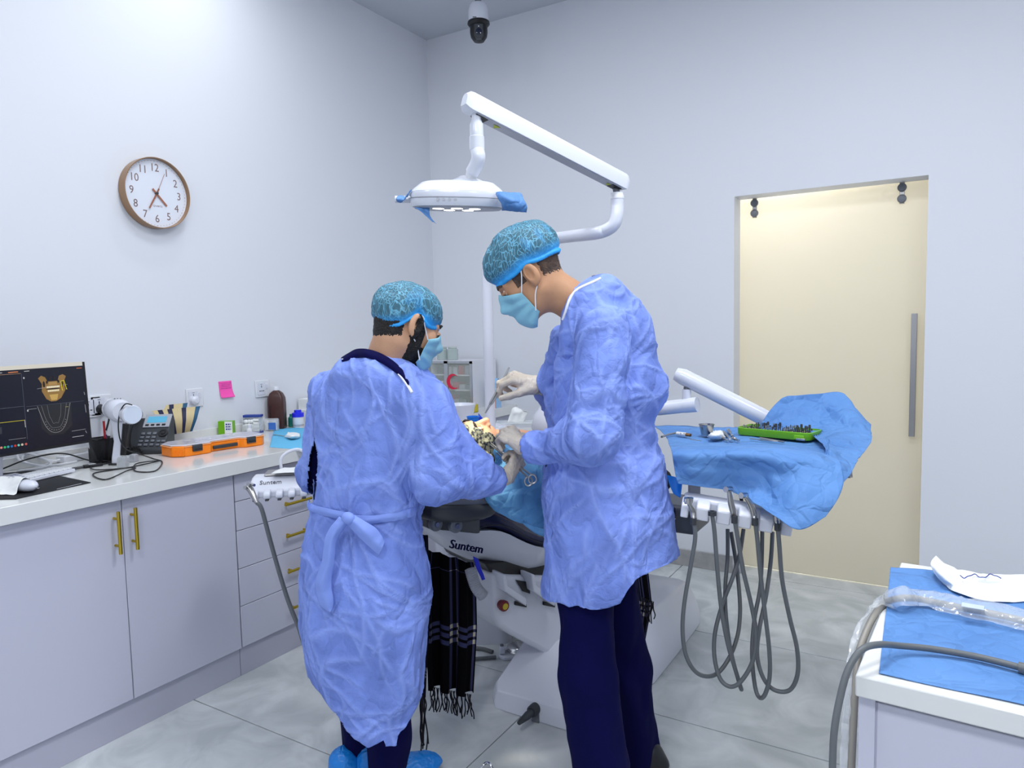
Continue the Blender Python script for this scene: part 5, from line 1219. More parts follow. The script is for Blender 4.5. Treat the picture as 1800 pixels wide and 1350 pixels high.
# ================================================================== DELIVERY UNIT (right)
def delivery():
    zt = 1.058
    fl, fr = PZ(1172, 792, zt), PZ(1452, 797, zt); bl = PZ(1165, 750, zt); 
    t = thing('delivery_unit', 'white delivery arm carrying the instrument tray and handpiece rack', 'dental unit', ((fl.x+fr.x)/2, (fl.y+bl.y)/2, .85))
    dx = (fr-fl); W = dx.length; dx.normalize(); dy = Vector((-dx.y, dx.x, 0)); D = .40
    M = frame(fl, dx, dy)
    MB().box((.035, .02, -.05), (W, D-.02, -.010), M).build('tray_table', M_white2, t, bevel=.02, seg=4)
    MB().add([P(*q) for q in ((1385, 712, 2.74), (1470, 706, 2.74), (1470, 744, 2.74), (1385, 744, 2.74), (1385, 712, 2.76), (1470, 706, 2.76), (1470, 744, 2.76), (1385, 744, 2.76))], [(0, 1, 2, 3), (4, 5, 6, 7), (0, 1, 5, 4), (1, 2, 6, 5), (2, 3, 7, 6), (3, 0, 4, 7)]).build('rear_panel', M_white2, t, bevel=.004)
    # handle bar end
    a = P(1462, 834, 2.3); MB().tube([a, P(1494, 833, 2.27)], .0135, 18).build('handle_bar', M_mgrey, t); MB().tube([P(1487, 833, 2.275), P(1498, 832.5, 2.268)], .0125, 18).build('handle_cap', M_steel, t)
    # arms
    MB().tube([P(985, 727, 3.12), P(1160, 718, 2.92), P(1205, 713, 2.86)], .0285, 28).build('lower_arm', M_white, t)
    e = P(1207, 712, 2.86); MB().tube([P(1204, 713, 2.86), P(1226, 711, 2.83)], .030, 28).build('arm_end', M_white, t)
    MB().tube([e, Vector((e.x, e.y, P(1207, 684, 2.86).z))], .0175, 24).build('riser', M_white, t); MB().tube([Vector((e.x, e.y, P(1207, 688, 2.86).z)), Vector((e.x, e.y, P(1207, 680, 2.86).z))], .012, 20).build('riser_pin', M_mgrey, t)
    MB().tube([P(1188, 657, 2.87), P(1200, 662, 2.86), P(1345, 735, 2.80), P(1368, 746, 2.79)], [.026, .033, .033, .030], 32).build('upper_arm', M_white, t)
    s = P(1221, 858, 2.4); MB().box((-.018, -.01, -.06), (.018, .02, .09), frame(s, HR, HF)).build('rack_support', M_grey, t, bevel=.003)
    # rack
    A0, A1 = P(1196, 902, 2.06), P(1392, 937, 1.98); rx = (A1-A0); L = rx.length; rx.normalize(); ry = Vector((-rx.y, rx.x, 0)).normalized()
    Mr = frame(A0, rx, ry)
    prof = [(0, -.012), (0, .024), (.016, .038), (.0335, .044), (.0335, -.006)]
    slots = []
    xs = []
    for px, py in ((1216, 905), (1252, 912), (1290, 918), (1327, 925), (1365, 931)):
        p = PL(px, py, A0, Mr.to_3x3() @ Vector((0, 1, 0))); xs.append((p-A0).dot(rx))
    edges = [0] + [v for x in xs for v in (x-.0100, x+.0100)] + [L]
    for k in range(0, len(edges), 2):
        a, b_ = edges[k], edges[k+1]
        if b_-a < .004: continue
        i0, i1 = (.012 if k == 0 else 0), (.012 if k == len(edges)-2 else 0)
        MB().loft([[Mr @ Vector((x, y, z)) for y, z in prof] for x in (a, b_)]).build('rack_block', M_white, t, bevel=.004, seg=3)
    MB().box((.002, .034, .0), (L-.002, .105, .044), Mr).build('rack_body', M_white, t, bevel=.012, seg=4)
    return xs, Mr, M, W, D, zt
XS, MR, MT, TW, TD, ZTR = delivery()
def handpiece(k, px, head, lb, hose):
    base = MR @ Vector((XS[k], .0, .02))
    t = thing('dental_handpiece', lb, 'handpiece', base, group=None)
    m = M_steel
    d0 = (base-CAM).dot(_f)
    b0 = P(hose[0][0], hose[0][1], d0-.01)
    hd = [P(x, y, d0+dd) for x, y, dd in head]
    if head:
        n = len(hd); pts = catmull([b0]+hd, 5); rs = []
        for i in range(len(pts)): f = i/(len(pts)-1); rs.append(.0062+.0030*math.sin(min(f*1.3, 1)*PI) if f < .8 else .0072)
        MB().tube(pts, rs, 16).build('grip', m if k != 0 else M_steel, t)
        e = hd[-1]; dr = (hd[-1]-hd[-2]).normalized(); sd = HR*(-.7)+UP*.1-HF*.5
        if k == 0:
            for s_ in (-1, 1): MB().tube([e+HR*(s_*.008), e+HR*(s_*.008)+UP*.012-HF*.004], .006, 12).build('spray_button', M_chrome, t)
            MB().tube([e-UP*.005, e+UP*.012], .012, 12).build('syringe_head', M_steel, t)
        else:
            MB().tube([e-sd.normalized()*.010, e+sd.normalized()*.014], .0085, 16).build('turbine_head', M_chrome, t)
        MB().tube([b0-UP*.012, b0+UP*.008], .009, 14).build('collar', M_dgrey, t)
    else:
        MB().lathe([(.012, 0), (.012, .012), (.006, .013), (.006, .002)], Matrix.Translation(b0), 18, cap=False).build('empty_socket', M_dgrey, t)
    n = len(hose); pts = [P(x, y, d0-.012+ (.22*(i/(n-1))**1.5)) for i, (x, y) in enumerate(hose)]
    MB().tube(catmull(pts, 7), .0062, 12).build('hose', M_hose, t)
HD = [
 (0, 1216, [(1218, 900, 0), (1214, 890, -.01), (1210, 882, -.02)], 'air water syringe with two chrome buttons, leftmost on the rack by the standing operator', [(1219, 915), (1222, 945), (1214, 995), (1203, 1060), (1200, 1110), (1206, 1152), (1222, 1180), (1243, 1189), (1264, 1181), (1284, 1152), (1297, 1115), (1301, 1075), (1299, 1035), (1294, 990), (1285, 935)]),
 (1, 1252, [], 'hose with an empty dark socket, second from the left on the rack', [(1252, 906), (1256, 935), (1261, 1000), (1268, 1070), (1279, 1130), (1292, 1175), (1303, 1211), (1298, 1196), (1284, 1140), (1276, 1080), (1275, 1030), (1279, 980), (1279, 930)]),
 (2, 1290, [(1290, 905, 0), (1285, 885, -.01), (1282, 866, -.02), (1281, 860, -.02)], 'tall straight steel handpiece standing third on the rack', [(1291, 912), (1296, 940), (1306, 1000), (1321, 1065), (1329, 1115), (1323, 1162), (1303, 1197), (1284, 1207), (1266, 1193), (1256, 1155), (1257, 1112), (1270, 1062), (1288, 1015), (1300, 975), (1307, 930)]),
 (3, 1327, [(1325, 905, 0), (1320, 888, -.01), (1312, 875, -.02), (1308, 871, -.02)], 'curved contra angle steel handpiece, fourth on the rack under the blue drape', [(1327, 916), (1331, 945), (1337, 1010), (1345, 1080), (1352, 1140), (1353, 1188), (1345, 1220), (1335, 1226), (1327, 1205), (1322, 1150), (1326, 1090), (1336, 1035), (1339, 985), (1340, 930)]),
 (4, 1365, [(1365, 915, 0), (1364, 908, 0), (1364, 900, 0)], 'steel handpiece half hidden by the drape, rightmost on the rack', [(1367, 925), (1370, 960), (1375, 1020), (1388, 1085), (1401, 1140), (1402, 1185), (1388, 1213), (1362, 1213), (1342, 1192), (1331, 1152), (1335, 1105), (1347, 1045), (1355, 985), (1358, 935)])]
for a in HD: handpiece(*a)
MB().tube([P(1299, 838, 2.35), P(1304, 885, 2.3)], .006, 10).build('supply_hose', M_dgrey, [o for o in C.objects if o.name == 'delivery_unit'][0])

# tray drape
def rows(*rs): return [[P(*p) for p in r] for r in rs]
dr = thing('tray_drape', 'large creased blue drape over the instrument tray, hanging down in front', 'drape', (MT @ Vector((TW/2, TD/2, 0))))
top = lambda x, y, dz=0: PZ(x, y, ZTR+dz)
net([[top(1150, 748), top(1200, 749), top(1260, 751), top(1320, 752), top(1380, 753), top(1450, 756)],
     [top(1170, 766), top(1207, 765), top(1265, 766), top(1325, 766), top(1390, 767), top(1460, 772)],
     [top(1176, 782), top(1212, 780), top(1268, 779), top(1330, 780), top(1395, 782), top(1462, 790)],
     [P(1180, 791, 2.13), P(1212, 789, 2.11), P(1268, 789, 2.09), P(1330, 790, 2.07), P(1395, 794, 2.05), P(1476, 812, 2.04)],
     [P(1184, 818, 2.11), P(1217, 822, 2.07), P(1275, 826, 2.07), P(1335, 832, 2.05), P(1400, 840, 1.98), P(1483, 846, 1.96)],
     [P(1188, 838, 2.10), P(1224, 844, 2.09), P(1280, 852, 2.08), P(1338, 864, 2.04), P(1402, 885, 1.92), P(1472, 878, 1.92)],
     [P(1192, 850, 2.10), P(1234, 856, 2.09), P(1288, 865, 2.08), P(1345, 896, 1.95), P(1402, 931, 1.885), P(1452, 908, 1.90)]],
    76, 60, 'table_cover', M_drape, dr, amp=.004, sc=9, solid=.0012)
net([[P(1338, 742, 2.66), P(1372, 702, 2.68), P(1400, 695, 2.68), P(1440, 692, 2.68), P(1480, 689, 2.67), P(1504, 716, 2.6), P(1531, 747, 2.5)],
     [P(1336, 746, 2.65), P(1376, 720, 2.66), P(1402, 714, 2.66), P(1440, 712, 2.66), P(1466, 717, 2.62), P(1506, 742, 2.48), P(1532, 766, 2.4)],
     [P(1334, 751, 2.64), P(1380, 736, 2.64), P(1408, 732, 2.64), P(1440, 732, 2.63), P(1466, 742, 2.56), P(1500, 768, 2.38), P(1530, 780, 2.32)],
     [P(1334, 755, 2.62), P(1382, 748, 2.60), P(1412, 748, 2.60), P(1444, 752, 2.56), P(1464, 772, 2.36), P(1486, 796, 2.2), P(1510, 806, 2.18)],
     [P(1334, 758, 2.60), P(1384, 757, 2.57), P(1415, 758, 2.56), P(1450, 770, 2.40), P(1459, 798, 2.12), P(1476, 822, 2.05), P(1494, 834, 2.05)],
     [P(1336, 761, 2.58), P(1386, 761, 2.55), P(1420, 763, 2.52), P(1451, 786, 2.2), P(1452, 824, 2.03), P(1466, 846, 2.0), P(1474, 858, 2.0)]],
    60, 60, 'raised_fold', M_drape, dr, amp=.005, sc=11, solid=.0012)
net(rows([(1172, 835, 2.16), (1185, 838, 2.16), (1200, 842, 2.15)], [(1178, 855, 2.16), (1188, 858, 2.16), (1198, 860, 2.15)], [(1184, 868, 2.16), (1190, 872, 2.16), (1196, 875, 2.16)]), 10, 10, 'drape_corner', M_bluec, dr, amp=.002, sc=30, solid=.001)

# things on the drape
def on(px, py, h=.004): return PZ(px, py, ZTR+h+.003)
def steel_cup():
    c = on(1242, 764, .006); t = thing('steel_cup', 'small steel dappen cup standing on the blue tray drape', 'cup', c); R = .0275
    MB().lathe([(R*.68, 0), (R*.72, .002), (R*.97, .036), (R*1.05, .037), (R*1.05, .039), (R*.92, .0385), (R*.66, .004), (.001, .004)], Matrix.Translation(c), 32, cap=False).build('cup_wall', M_steel, t)
steel_cup()
g4 = net([[on(1243, 768, .004), on(1255, 772, .004), on(1266, 772, .004), on(1276, 768, .004)], [on(1247, 764, .022), on(1256, 765, .03), on(1265, 764, .028), on(1272, 763, .012)], [on(1252, 757, .004), on(1258, 757, .02), on(1264, 757, .02), on(1270, 757, .004)]], 14, 14, 'gauze', M_paper, None, amp=.003, sc=50, solid=.001)
tag(g4, 'crumpled white gauze beside the steel cup on the tray drape', 'gauze')
def green_tray():
    a, b_ = on(1297, 764, .003), on(1425, 776, .003); dx = (b_-a); dx.z = 0; L = dx.length+.004; dx.normalize(); dy = Vector((-dx.y, dx.x, 0)); W = .125; c = a-dx*.008
    t = thing('implant_kit', 'lime green tray full of dark drills and burs on the blue drape', 'tray', c+dx*L/2+dy*W/2)
    M = frame(c, dx, dy)
    def rr(i, z, r=.022):
        r = max(r-i, .004); return [M @ Vector((cx+r*math.cos(a0+PI/2*k/5), cy+r*math.sin(a0+PI/2*k/5), z)) for cx, cy, a0 in ((L-r-i, W-r-i, 0), (r+i, W-r-i, PI/2), (r+i, r+i, PI), (L-r-i, r+i, 1.5*PI)) for k in range(6)]
    H = .026
    MB().loft([rr(.003, 0), rr(0, .004), rr(-.001, H), rr(.003, H+.001), rr(.004, .006)], cap=True).build('tray_shell', M_green, t, ang=50)
    MB().loft([rr(.005, .006), rr(.005, .016)]).build('inner_plate', mat('cream insert', (206, 204, 176), .5), t)
    MB().box((L*.80, -.003, .003), (L*.93, .004, H*.66), M).build('clip_recess', M_green, t, bevel=.002); MB().box((L*.83, -.006, .0), (L*.95, .0, .008), M).build('metal_clip', M_steel, t, bevel=.002)
    MB().box((-.006, W*.35, .004), (.001, W*.6, H*.9), M).build('hinge', M_black, t, bevel=.002)
    n = 0
    for r_ in range(6):
        for k in range(15):
            x = .022+k*(L-.04)/15+random.uniform(-.001, .001); y = .02+r_*(W-.04)/5
            h = random.choice([.012, .015, .02]); r0 = random.choice([.0018, .0026, .0034])
            if (k in (4, 7, 12, 14)) and r_ in (2, 4): h = .028; r0 = .005
            m_ = M @ Matrix.Translation((x, y, 0))
            MB().lathe([(.0042, .0162), (.0042, .0185), (r0*.6, .0187), (r0*.6, .016+h*.55), (r0, .016+h*.58), (r0*.8, .016+h), (.0004, .017+h)], m_, 8).build('bur', M_dgrey if (n % 5) else M_steel, t); n += 1
green_tray()
def instr(lb, pts, r, nm='dental_tool', cat='instrument', extra=None):
    P_ = [on(x, y, h) for x, y, h in pts]; t = thing(nm, lb, cat, P_[0]); MB().tube(catmull(P_, 4), r, 8).build('shaft', M_steel, t); 
    if extra: extra(t, P_)
    return t
def cart_(t, Q):
    b = MB().tube([on(1190, 762, .008), on(1206, 764, .008)], .0075, 14).build('glass_cartridge', mat('cartridge label', (226, 224, 220), .3), t)
    MB().tube([on(1206, 764, .008), on(1214, 765, .008)], .006, 14).build('brass_plunger', mat('brass', (150, 108, 70), .3, .8), t)
    for x in (1196, 1202): MB().tube([on(x, 762, .0165), on(x+1, 762, .0165)], .003, 6).build('label_mark', M_print, t)
instr('steel cartridge syringe lying at the left end of the tray drape', [(1163, 768, .003), (1175, 764, .004), (1190, 761, .006)], .004, extra=cart_)
instr('thin scalpel blade lying in front of the syringe on the drape', [(1212, 772, .003), (1232, 775, .003)], .0014, 'scalpel_blade')
for k, (x, y, x2, y2, lb) in enumerate(((1272, 760, 1284, 772, 'steel bolt shaped driver left of the green tray, nearest the gauze'), (1280, 756, 1287, 766, 'steel driver tip behind the others, left of the green tray'), (1288, 770, 1297, 774, 'short steel driver lying just in front of the green tray corner'), (1266, 768, 1278, 774, 'steel hex driver under the edge of the white gauze'))):
    t = thing('driver_tip', lb, 'instrument', on(x, y)); a, b_ = on(x, y, .006), on(x2, y2, .006)
    MB().tube([a, a.lerp(b_, .45), a.lerp(b_, .5), b_], [.006, .006, .003, .003], 12).build('shaft', M_steel, t); MB().tube([b_, b_+(b_-a)*.15], .0055, 6).build('tip', M_chrome, t)
instr('slim steel probe lying along the front of the green tray', [(1318, 771, .003), (1345, 774, .004), (1368, 776, .004)], .0022)
instr('flat steel handle lying in front of the green tray, right of the probe', [(1336, 770, .004), (1360, 774, .005), (1378, 777, .004)], .0034)

# ================================================================== ASSISTANT HOLDER (left)
def assist():
    a, b_ = P(436, 880, 2.56), P(545, 873, 2.60); dx = (b_-a); dx.z = 0; L = dx.length; dx.normalize(); dy = Vector((-dx.y, dx.x, 0)); z0 = a.z
    t = thing('assistant_holder', 'white holder panel with scalloped instrument slots left of the bending assistant', 'dental unit', (a+b_)/2)
    M = frame(Vector((a.x, a.y, z0)), dx, dy)
    n = 5; sw = L/n
    prof = [(0, .0), (-.004, .010), (.0, .020), (.018, .030), (.04, .034), (.04, -.004)]
    for k in range(n):
        x0 = k*sw+.009; x1 = (k+1)*sw-.009
        MB().loft([[M @ Vector((x, y, z)) for y, z in prof] for x in (x0, x1)]).build('slot_block', M_white, t, bevel=.005, seg=3)
        MB().lathe([(.016, 0), (.016, .002), (.011, .002)], frame(M @ Vector(((x0+x1)/2, .024, .0485)), dx, (dy*.035+UP*.05)), 20).build('slot_disc', M_white2, t) if False else None
        MB().box((x0+.006, -.004, -.006), (x1-.006, .03, .0), M).build('dark_underside', M_dgrey, t, bevel=.002)
    MB().loft([[M @ Vector((x, y, z)) for y, z in ((.022, .0), (.020, .026), (.060, .058), (.085, .066), (.155, .066), (.155, .0))] for x in (.002, L)]).build('holder_body', M_white, t, bevel=.007, seg=3)
    p = P(484, 853, 2.38)
    text_mesh('Suntem', .026, frame(M @ Vector((L*.34, .050, .0515)), dx, (dy*.04+UP*.032).normalized()), 'holder_text', M_print, t, depth=.001)
    MB().box((.045, .085, .0665), (L-.005, .18, .076), M).build('metal_tray', M_steel, t, bevel=.008, seg=3)
    MB().tube(catmull([M @ Vector(p) for p in ((.10, .15, .08), (.10, .155, .12), (.13, .16, .145), (.17, .16, .15), (L-.01, .16, .12))], 6), .006, 12).build('tray_handle', M_white, t)
    MB().tube(catmull([M @ Vector(p) for p in ((L-.01, .14, .03), (L+.03, .17, .0), (L+.07, .22, -.12), (L+.09, .27, -.34))], 6), .020, 16).build('support_arm', M_white2, t)
    pp = net([[M @ Vector((.075+.05*i, .052+.0*i, .083)) for i in range(5)], [M @ Vector((.085+.05*i, .10, .084+.006*(i == 2))) for i in range(5)], [M @ Vector((.11+.045*i, .155, .085+.022*(i > 1))) for i in range(5)]], 14, 20, 'paper_sheet', M_paper, None, amp=.0012, sc=20, solid=.0008)
    tag(pp, 'white folded paper sheet on the assistant holder tray', 'paper')
    h = thing('air_syringe', 'chrome air syringe on a grey hose, hooked at the left end of the white holder', 'syringe', M @ Vector((.0, 0, .03)))
    A = P(436, 855, 2.50)
    MB().tube([A, P(441, 862, 2.49), P(452, 884, 2.48)], [.013, .0115, .0085], 16).build('syringe_body', M_steel, h)
    for q in ((431, 858), (437, 852)): MB().tube([P(*q, 2.49), P(q[0]-1, q[1]-1, 2.475)], .006, 14).build('spray_button', M_chrome, h)
    MB().tube([P(441, 851, 2.49), P(447, 853, 2.47)], .005, 10).build('nozzle', M_chrome, h)
    MB().tube(catmull([P(452, 884, 2.48), P(460, 895, 2.48), P(475, 950, 2.49), P(492, 1010, 2.5), P(508, 1060, 2.5), P(524, 1100, 2.5), P(545, 1150, 2.52), P(600, 1180, 2.55)], 6), .0075, 12).build('hose', M_hose, h)
assist()

# ================================================================== FLOOR THINGS
def pedal():
    c = PZ(906, 1152, 0); t = thing('foot_pedal', 'round steel foot pedal in a white frame on the floor beside the chair base', 'foot pedal', c)
    M = frame(c, HR, HF)
    MB().prism([(-.075, -.03), (-.05, -.055), (.0, -.045), (.03, -.05), (.10, -.03), (.10, .06), (-.02, .07), (-.07, .05)], 0, .018, M).build('pedal_frame', M_white, t, bevel=.005)
    MB().lathe([(.062, .016), (.064, .024), (.060, .032), (.045, .042), (.02, .048), (.001, .049)], M @ Matrix.Translation((.022, .02, 0)), 36).build('pedal_disc', M_chrome, t)
    MB().box((-.072, -.03, .018), (-.044, .012, .052), M).build('side_housing', M_white, t, bevel=.006)
    MB().lathe([(.008, .0), (.008, .006)], M @ Matrix.Translation((-.060, -.012, .052)), 14).build('indicator_cap', M_mgrey, t)
    p = [PZ(872, 1155, .01), PZ(850, 1157, .01), PZ(820, 1160, .01), PZ(770, 1172, .01), PZ(700, 1160, .01)]
    MB().tube(catmull(p, 6), .008, 10).build('pedal_hose', M_hose, t)
pedal()
hz = MB().tube(catmull([PZ(866, 1146, .010), PZ(850, 1141, .010), PZ(828, 1139, .010), PZ(800, 1141, .010), PZ(740, 1147, .010)], 6), .009, 10).build('floor_hose', M_hose, None); tag(hz, 'grey hose running along the floor behind the plaid scarf', 'hose')
def corr_hose():
    pts = catmull([P(827, 1000, 2.52), P(831, 1016, 2.52), P(838, 1034, 2.52), P(850, 1048, 2.53)], 14); b = MB(); b.tube(pts, [.019+(.0025 if i % 2 else 0) for i in range(len(pts))], 18)
    return tag(b.build('suction_hose', M_grey, None), 'ribbed light grey suction hose curving under the chair', 'hose')
corr_hose()
bb = net(rows([(832, 978, 2.6), (840, 982, 2.58)], [(838, 1000, 2.58), (846, 1000, 2.57)], [(848, 1020, 2.57), (853, 1018, 2.56)]), 6, 10, 'blue_bag', mat('vivid blue film', (10, 40, 220), .4), None, amp=.002, sc=40, solid=.002); tag(bb, 'scrap of vivid blue plastic hanging under the chair', 'bag')
lp = MB().tube(catmull([PZ(840, 1358, .006), P(850, 1343, 2.3)*1, PZ(858, 1336, .02), PZ(865, 1345, .006), PZ(868, 1358, .006)], 8), .0045, 10).build('wire_loop', M_chrome, None) if False else MB().tube(catmull([PZ(838, 1362, .006), PZ(849, 1346, .03), PZ(857, 1341, .035), PZ(863, 1346, .03), PZ(868, 1362, .006)], 8), .0045, 10).build('wire_loop', M_chrome, None)
tag(lp, 'small chrome wire loop on the floor at the bottom edge', 'wire')

# plaid shawl hanging from the chair
def scarf(nm_lb, R, nu, nv, fr, seed):
    t = thing('plaid_shawl', nm_lb, 'shawl', R[-1][0])
    net(R, nu, nv, 'shawl_cloth', M_plaid, t, amp=.004, sc=12, solid=.004, uv=False, seed=seed)
    return t
def cloth_uv(R, nu, nv, name, m, parent, amp, folds):
    """pleated hanging cloth with stripe coordinates"""
    rowsV = []
    for j in range(nv+1):
        f = j/nv*(len(R)-1); a = min(int(f), len(R)-2); f -= a; l = R[a][0].lerp(R[a+1][0], f); r_ = R[a][1].lerp(R[a+1][1], f); rowsV.append((l, r_))
    b = MB(); b.uv = []
    for i in range(nu+1):
        for j in range(nv+1):
            l, r_ = rowsV[j]; u = i/nu; p = l.lerp(r_, u); w_ = amp*(.4+.6*j/nv); p = p - HF*(w_*math.sin(u*folds*2*PI+j*.03)) + HR*(w_*.3*math.sin(u*folds*4*PI)); b.v.append(tuple(p)); b.uv.append((u, j/nv))
    W_ = nv+1; b.f = [(i*W_+j, (i+1)*W_+j, (i+1)*W_+j+1, i*W_+j+1) for i in range(nu) for j in range(nv)]
    return b.build(name, m, parent, solid=.003, ang=80)
def fringe(parent, l, r_, n, L, d=.004):
    for k in range(n):
        p = l.lerp(r_, (k+.5)/n); q = [p]
        for s in range(4): q.append(q[-1]+Vector((random.uniform(-.008, .008), random.uniform(-.008, .008), -L*random.uniform(.17, .27))))
        MB().tube(catmull(q, 3), .0022, 6).build('tassel', M_plaidt, parent)
M_plaidt = mat('black wool yarn', (12, 12, 24), .95)
t = thing('plaid_shawl', 'long black and navy plaid shawl hanging from the chair headrest', 'shawl', P(790, 1200, 2.56))
cloth_uv([(P(752, 966, 2.62), P(830, 990, 2.64)), (P(748, 1000, 2.60), P(835, 1010, 2.62)), (P(750, 1100, 2.58), P(836, 1110, 2.6)), (P(754, 1208, 2.56), P(829, 1222, 2.58))], 40, 40, 'shawl_cloth', M_plaid, t, .026, 2.7)
fringe(t, P(755, 1206, 2.56), P(829, 1221, 2.58), 26, .10)
t = thing('plaid_shawl', 'narrow strip of plaid shawl with tassels reaching the floor, beside the bending assistant', 'shawl', P(745, 1200, 2.36))
cloth_uv([(P(744, 940, 2.36), P(752, 941, 2.36)), (P(748, 1080, 2.35), P(756, 1081, 2.35)), (P(741, 1180, 2.34), P(750, 1180, 2.34)), (P(738, 1225, 2.34), P(748, 1225, 2.34))], 8, 30, 'shawl_cloth', M_plaid, t, .006, 1)
fringe(t, P(739, 1222, 2.34), P(747, 1222, 2.34), 8, .20)
t = thing('plaid_shawl', 'end of a plaid shawl showing right of the standing operator\'s leg', 'shawl', P(1130, 1050, 2.7))
cloth_uv([(P(1095, 990, 2.72), P(1136, 985, 2.72)), (P(1098, 1020, 2.70), P(1140, 1010, 2.7)), (P(1105, 1060, 2.68), P(1146, 1062, 2.68)), (P(1110, 1140, 2.68), P(1130, 1150, 2.68))], 20, 20, 'shawl_cloth', M_plaid, t, .01, 1.5)
fringe(t, P(1128, 1050, 2.67), P(1150, 1058, 2.67), 8, .09)

# ================================================================== CART (right foreground)
def cart():
    o = Vector((-.11, 1.23, 0)); dx = Vector((math.cos(math.radians(-3.1)), math.sin(math.radians(-3.1)), 0)); dy = Vector((-dx.y, dx.x, 0)); W, D, H = .78, .646, .90
    t = thing('supply_cart', 'pale lilac cabinet with a white top and blue cover in the right foreground', 'cabinet', o+dx*W/2+dy*D/2)
    M = frame(o, dx, dy)
    box('cart_top', (0, 0, H-.036), (W, D, H), M_top, t, bevel=.003, M=M)
    box('front_stile', (.004, .014, .60), (.028, .03, H-.037), M_cab, t, bevel=.001, M=M)
    box('end_panel', (.030, .018, .06), (W-.01, .034, H-.046), M_cab, t, bevel=.0015, M=M)
    box('body', (.034, .035, .05), (W-.01, D-.015, H-.037), M_cab, t, M=M)
    zs = [.06, .33, .60, .855]
    for k in range(3):
        out = -.028 if k == 1 else .012
        d = box('drawer', (out, .02, zs[k]+.002), (out+.020, D-.02, zs[k+1]-.002), M_cab, t, bevel=.0015, M=M)
        c = M @ Vector((out, D*.44, (zs[k]+zs[k+1])/2+.05)); nx = -dx*.032
        b = MB().tube([c+nx-dy*.10, c+nx+dy*.10], .007, 12)
        for s in (-1, 1): b.tube([c+dy*(s*.07), c+nx+dy*(s*.07)], .005, 10)
        b.build('bar_handle', M_gold, d)
    q = lambda px, py: PZ(px, py, H+.0026)
    dr_ = net([[q(1565, 997), q(1640, 1002), q(1720, 1012), q(1815, 1026)], [q(1560, 1050), q(1640, 1060), q(1730, 1072), q(1830, 1090)], [q(1553, 1110), q(1640, 1124), q(1740, 1142), q(1850, 1160)], [q(1545, 1183), q(1640, 1204), q(1740, 1225), q(1860, 1252)]], 60, 50, 'cart_cover', M_drape, None, amp=.0009, sc=7, solid=.0008)
    tag(dr_, 'flat creased blue cover sheet lying on the top of the right foreground cabinet', 'drape')
    z = lambda px, py, h: PZ(px, py, H+h)
    pp = net([[z(1645, 978, .035), z(1662, 990, .03), z(1690, 1003, .014), z(1740, 1008, .014), z(1815, 1007, .012)], [z(1636, 992, .03), z(1655, 1005, .035), z(1690, 1012, .018), z(1745, 1018, .02), z(1818, 1018, .016)],
              [z(1645, 1010, .02), z(1665, 1020, .025), z(1690, 1022, .012), z(1745, 1028, .010), z(1820, 1026, .02)], [z(1660, 1026, .006), z(1675, 1030, .014), z(1700, 1036, .01), z(1750, 1042, .006), z(1822, 1040, .008)], [z(1664, 1032, .006), z(1680, 1042, .006), z(1710, 1052, .006), z(1760, 1058, .006), z(1824, 1056, .006)]], 50, 30, 'paper_pouch', M_paper, None, amp=.0035, sc=14, solid=.0008)
    tag(pp, 'torn open white paper pouch with a blue drawing, at the back of the cabinet top', 'paper pouch')
    pts = [z(1688+i*6.5, 1012.5+3*math.sin(i*1.3)+(1 if i % 2 else -1), .024) for i in range(12)]
    MB().tube(catmull(pts, 4), .0011, 5).build('ink_drawing', M_bprint, pp)
    # clear sleeve with cable
    s = thing('sleeved_cable', 'grey cable inside a crumpled clear plastic sleeve crossing the cabinet top', 'cable', z(1640, 1060, .01))
    cp = [z(1820, 1096, .014), z(1760, 1082, .014), z(1700, 1070, .014), z(1650, 1060, .016), z(1610, 1052, .02), z(1580, 1052, .03), P(1556, 1060, 1.42), P(1535, 1085, 1.38), P(1512, 1140, 1.33), P(1504, 1200, 1.3), P(1500, 1270, 1.28), P(1496, 1360, 1.26)]
    MB().tube(catmull(cp, 6), .0065, 12).build('cable', mat('warm grey cable', (142, 138, 130), .4), s)
    sl = []
    for c_, wd in ((0, .040), (1, .044), (2, .040), (3, .036), (4, .034), (5, .028), (6, .022), (7, .018), (8, .016), (9, .014), (10, .014), (11, .012)):
        p = Vector(cp[c_]); dn = (Vector(cp[min(c_+1, 11)])-Vector(cp[max(c_-1, 0)])).normalized(); sd = dn.cross(HF if c_ > 6 else UP).normalized()
        upv = UP if c_ < 6 else -HR
        sl.append([p-sd*wd-upv*.004, p-sd*wd*.5+upv*.013, p+upv*.018, p+sd*wd*.5+upv*.012, p+sd*wd-upv*.004])
    net(sl, 30, 90, 'plastic_sleeve', M_glassc, s, amp=.005, sc=26, solid=0)
    box('sleeve_label', (0, 0, 0), (.035, .022, .0008), mat('frosted label', (214, 226, 244), .4, alpha=.7), s, M=frame(z(1690, 1066, .034), dx, dy))
    s2 = thing('grey_cable', 'plain grey cable crossing the cabinet top and dropping over its left side', 'cable', z(1650, 1140, .01))
    cp = [z(1860, 1190, .012), z(1800, 1175, .012), z(1720, 1155, .012), z(1640, 1141, .014), z(1580, 1135, .02), P(1545, 1133, 1.17), P(1515, 1142, 1.15), P(1492, 1175, 1.14), P(1477, 1225, 1.13), P(1466, 1290, 1.12), P(1463, 1370, 1.12)]
    MB().tube(catmull(cp, 8), .0055, 14).build('cable', M_hose, s2); MB().tube([z(1790, 1173, .012), z(1830, 1182, .012)], .009, 14).build('connector', M_hose, s2)
cart()
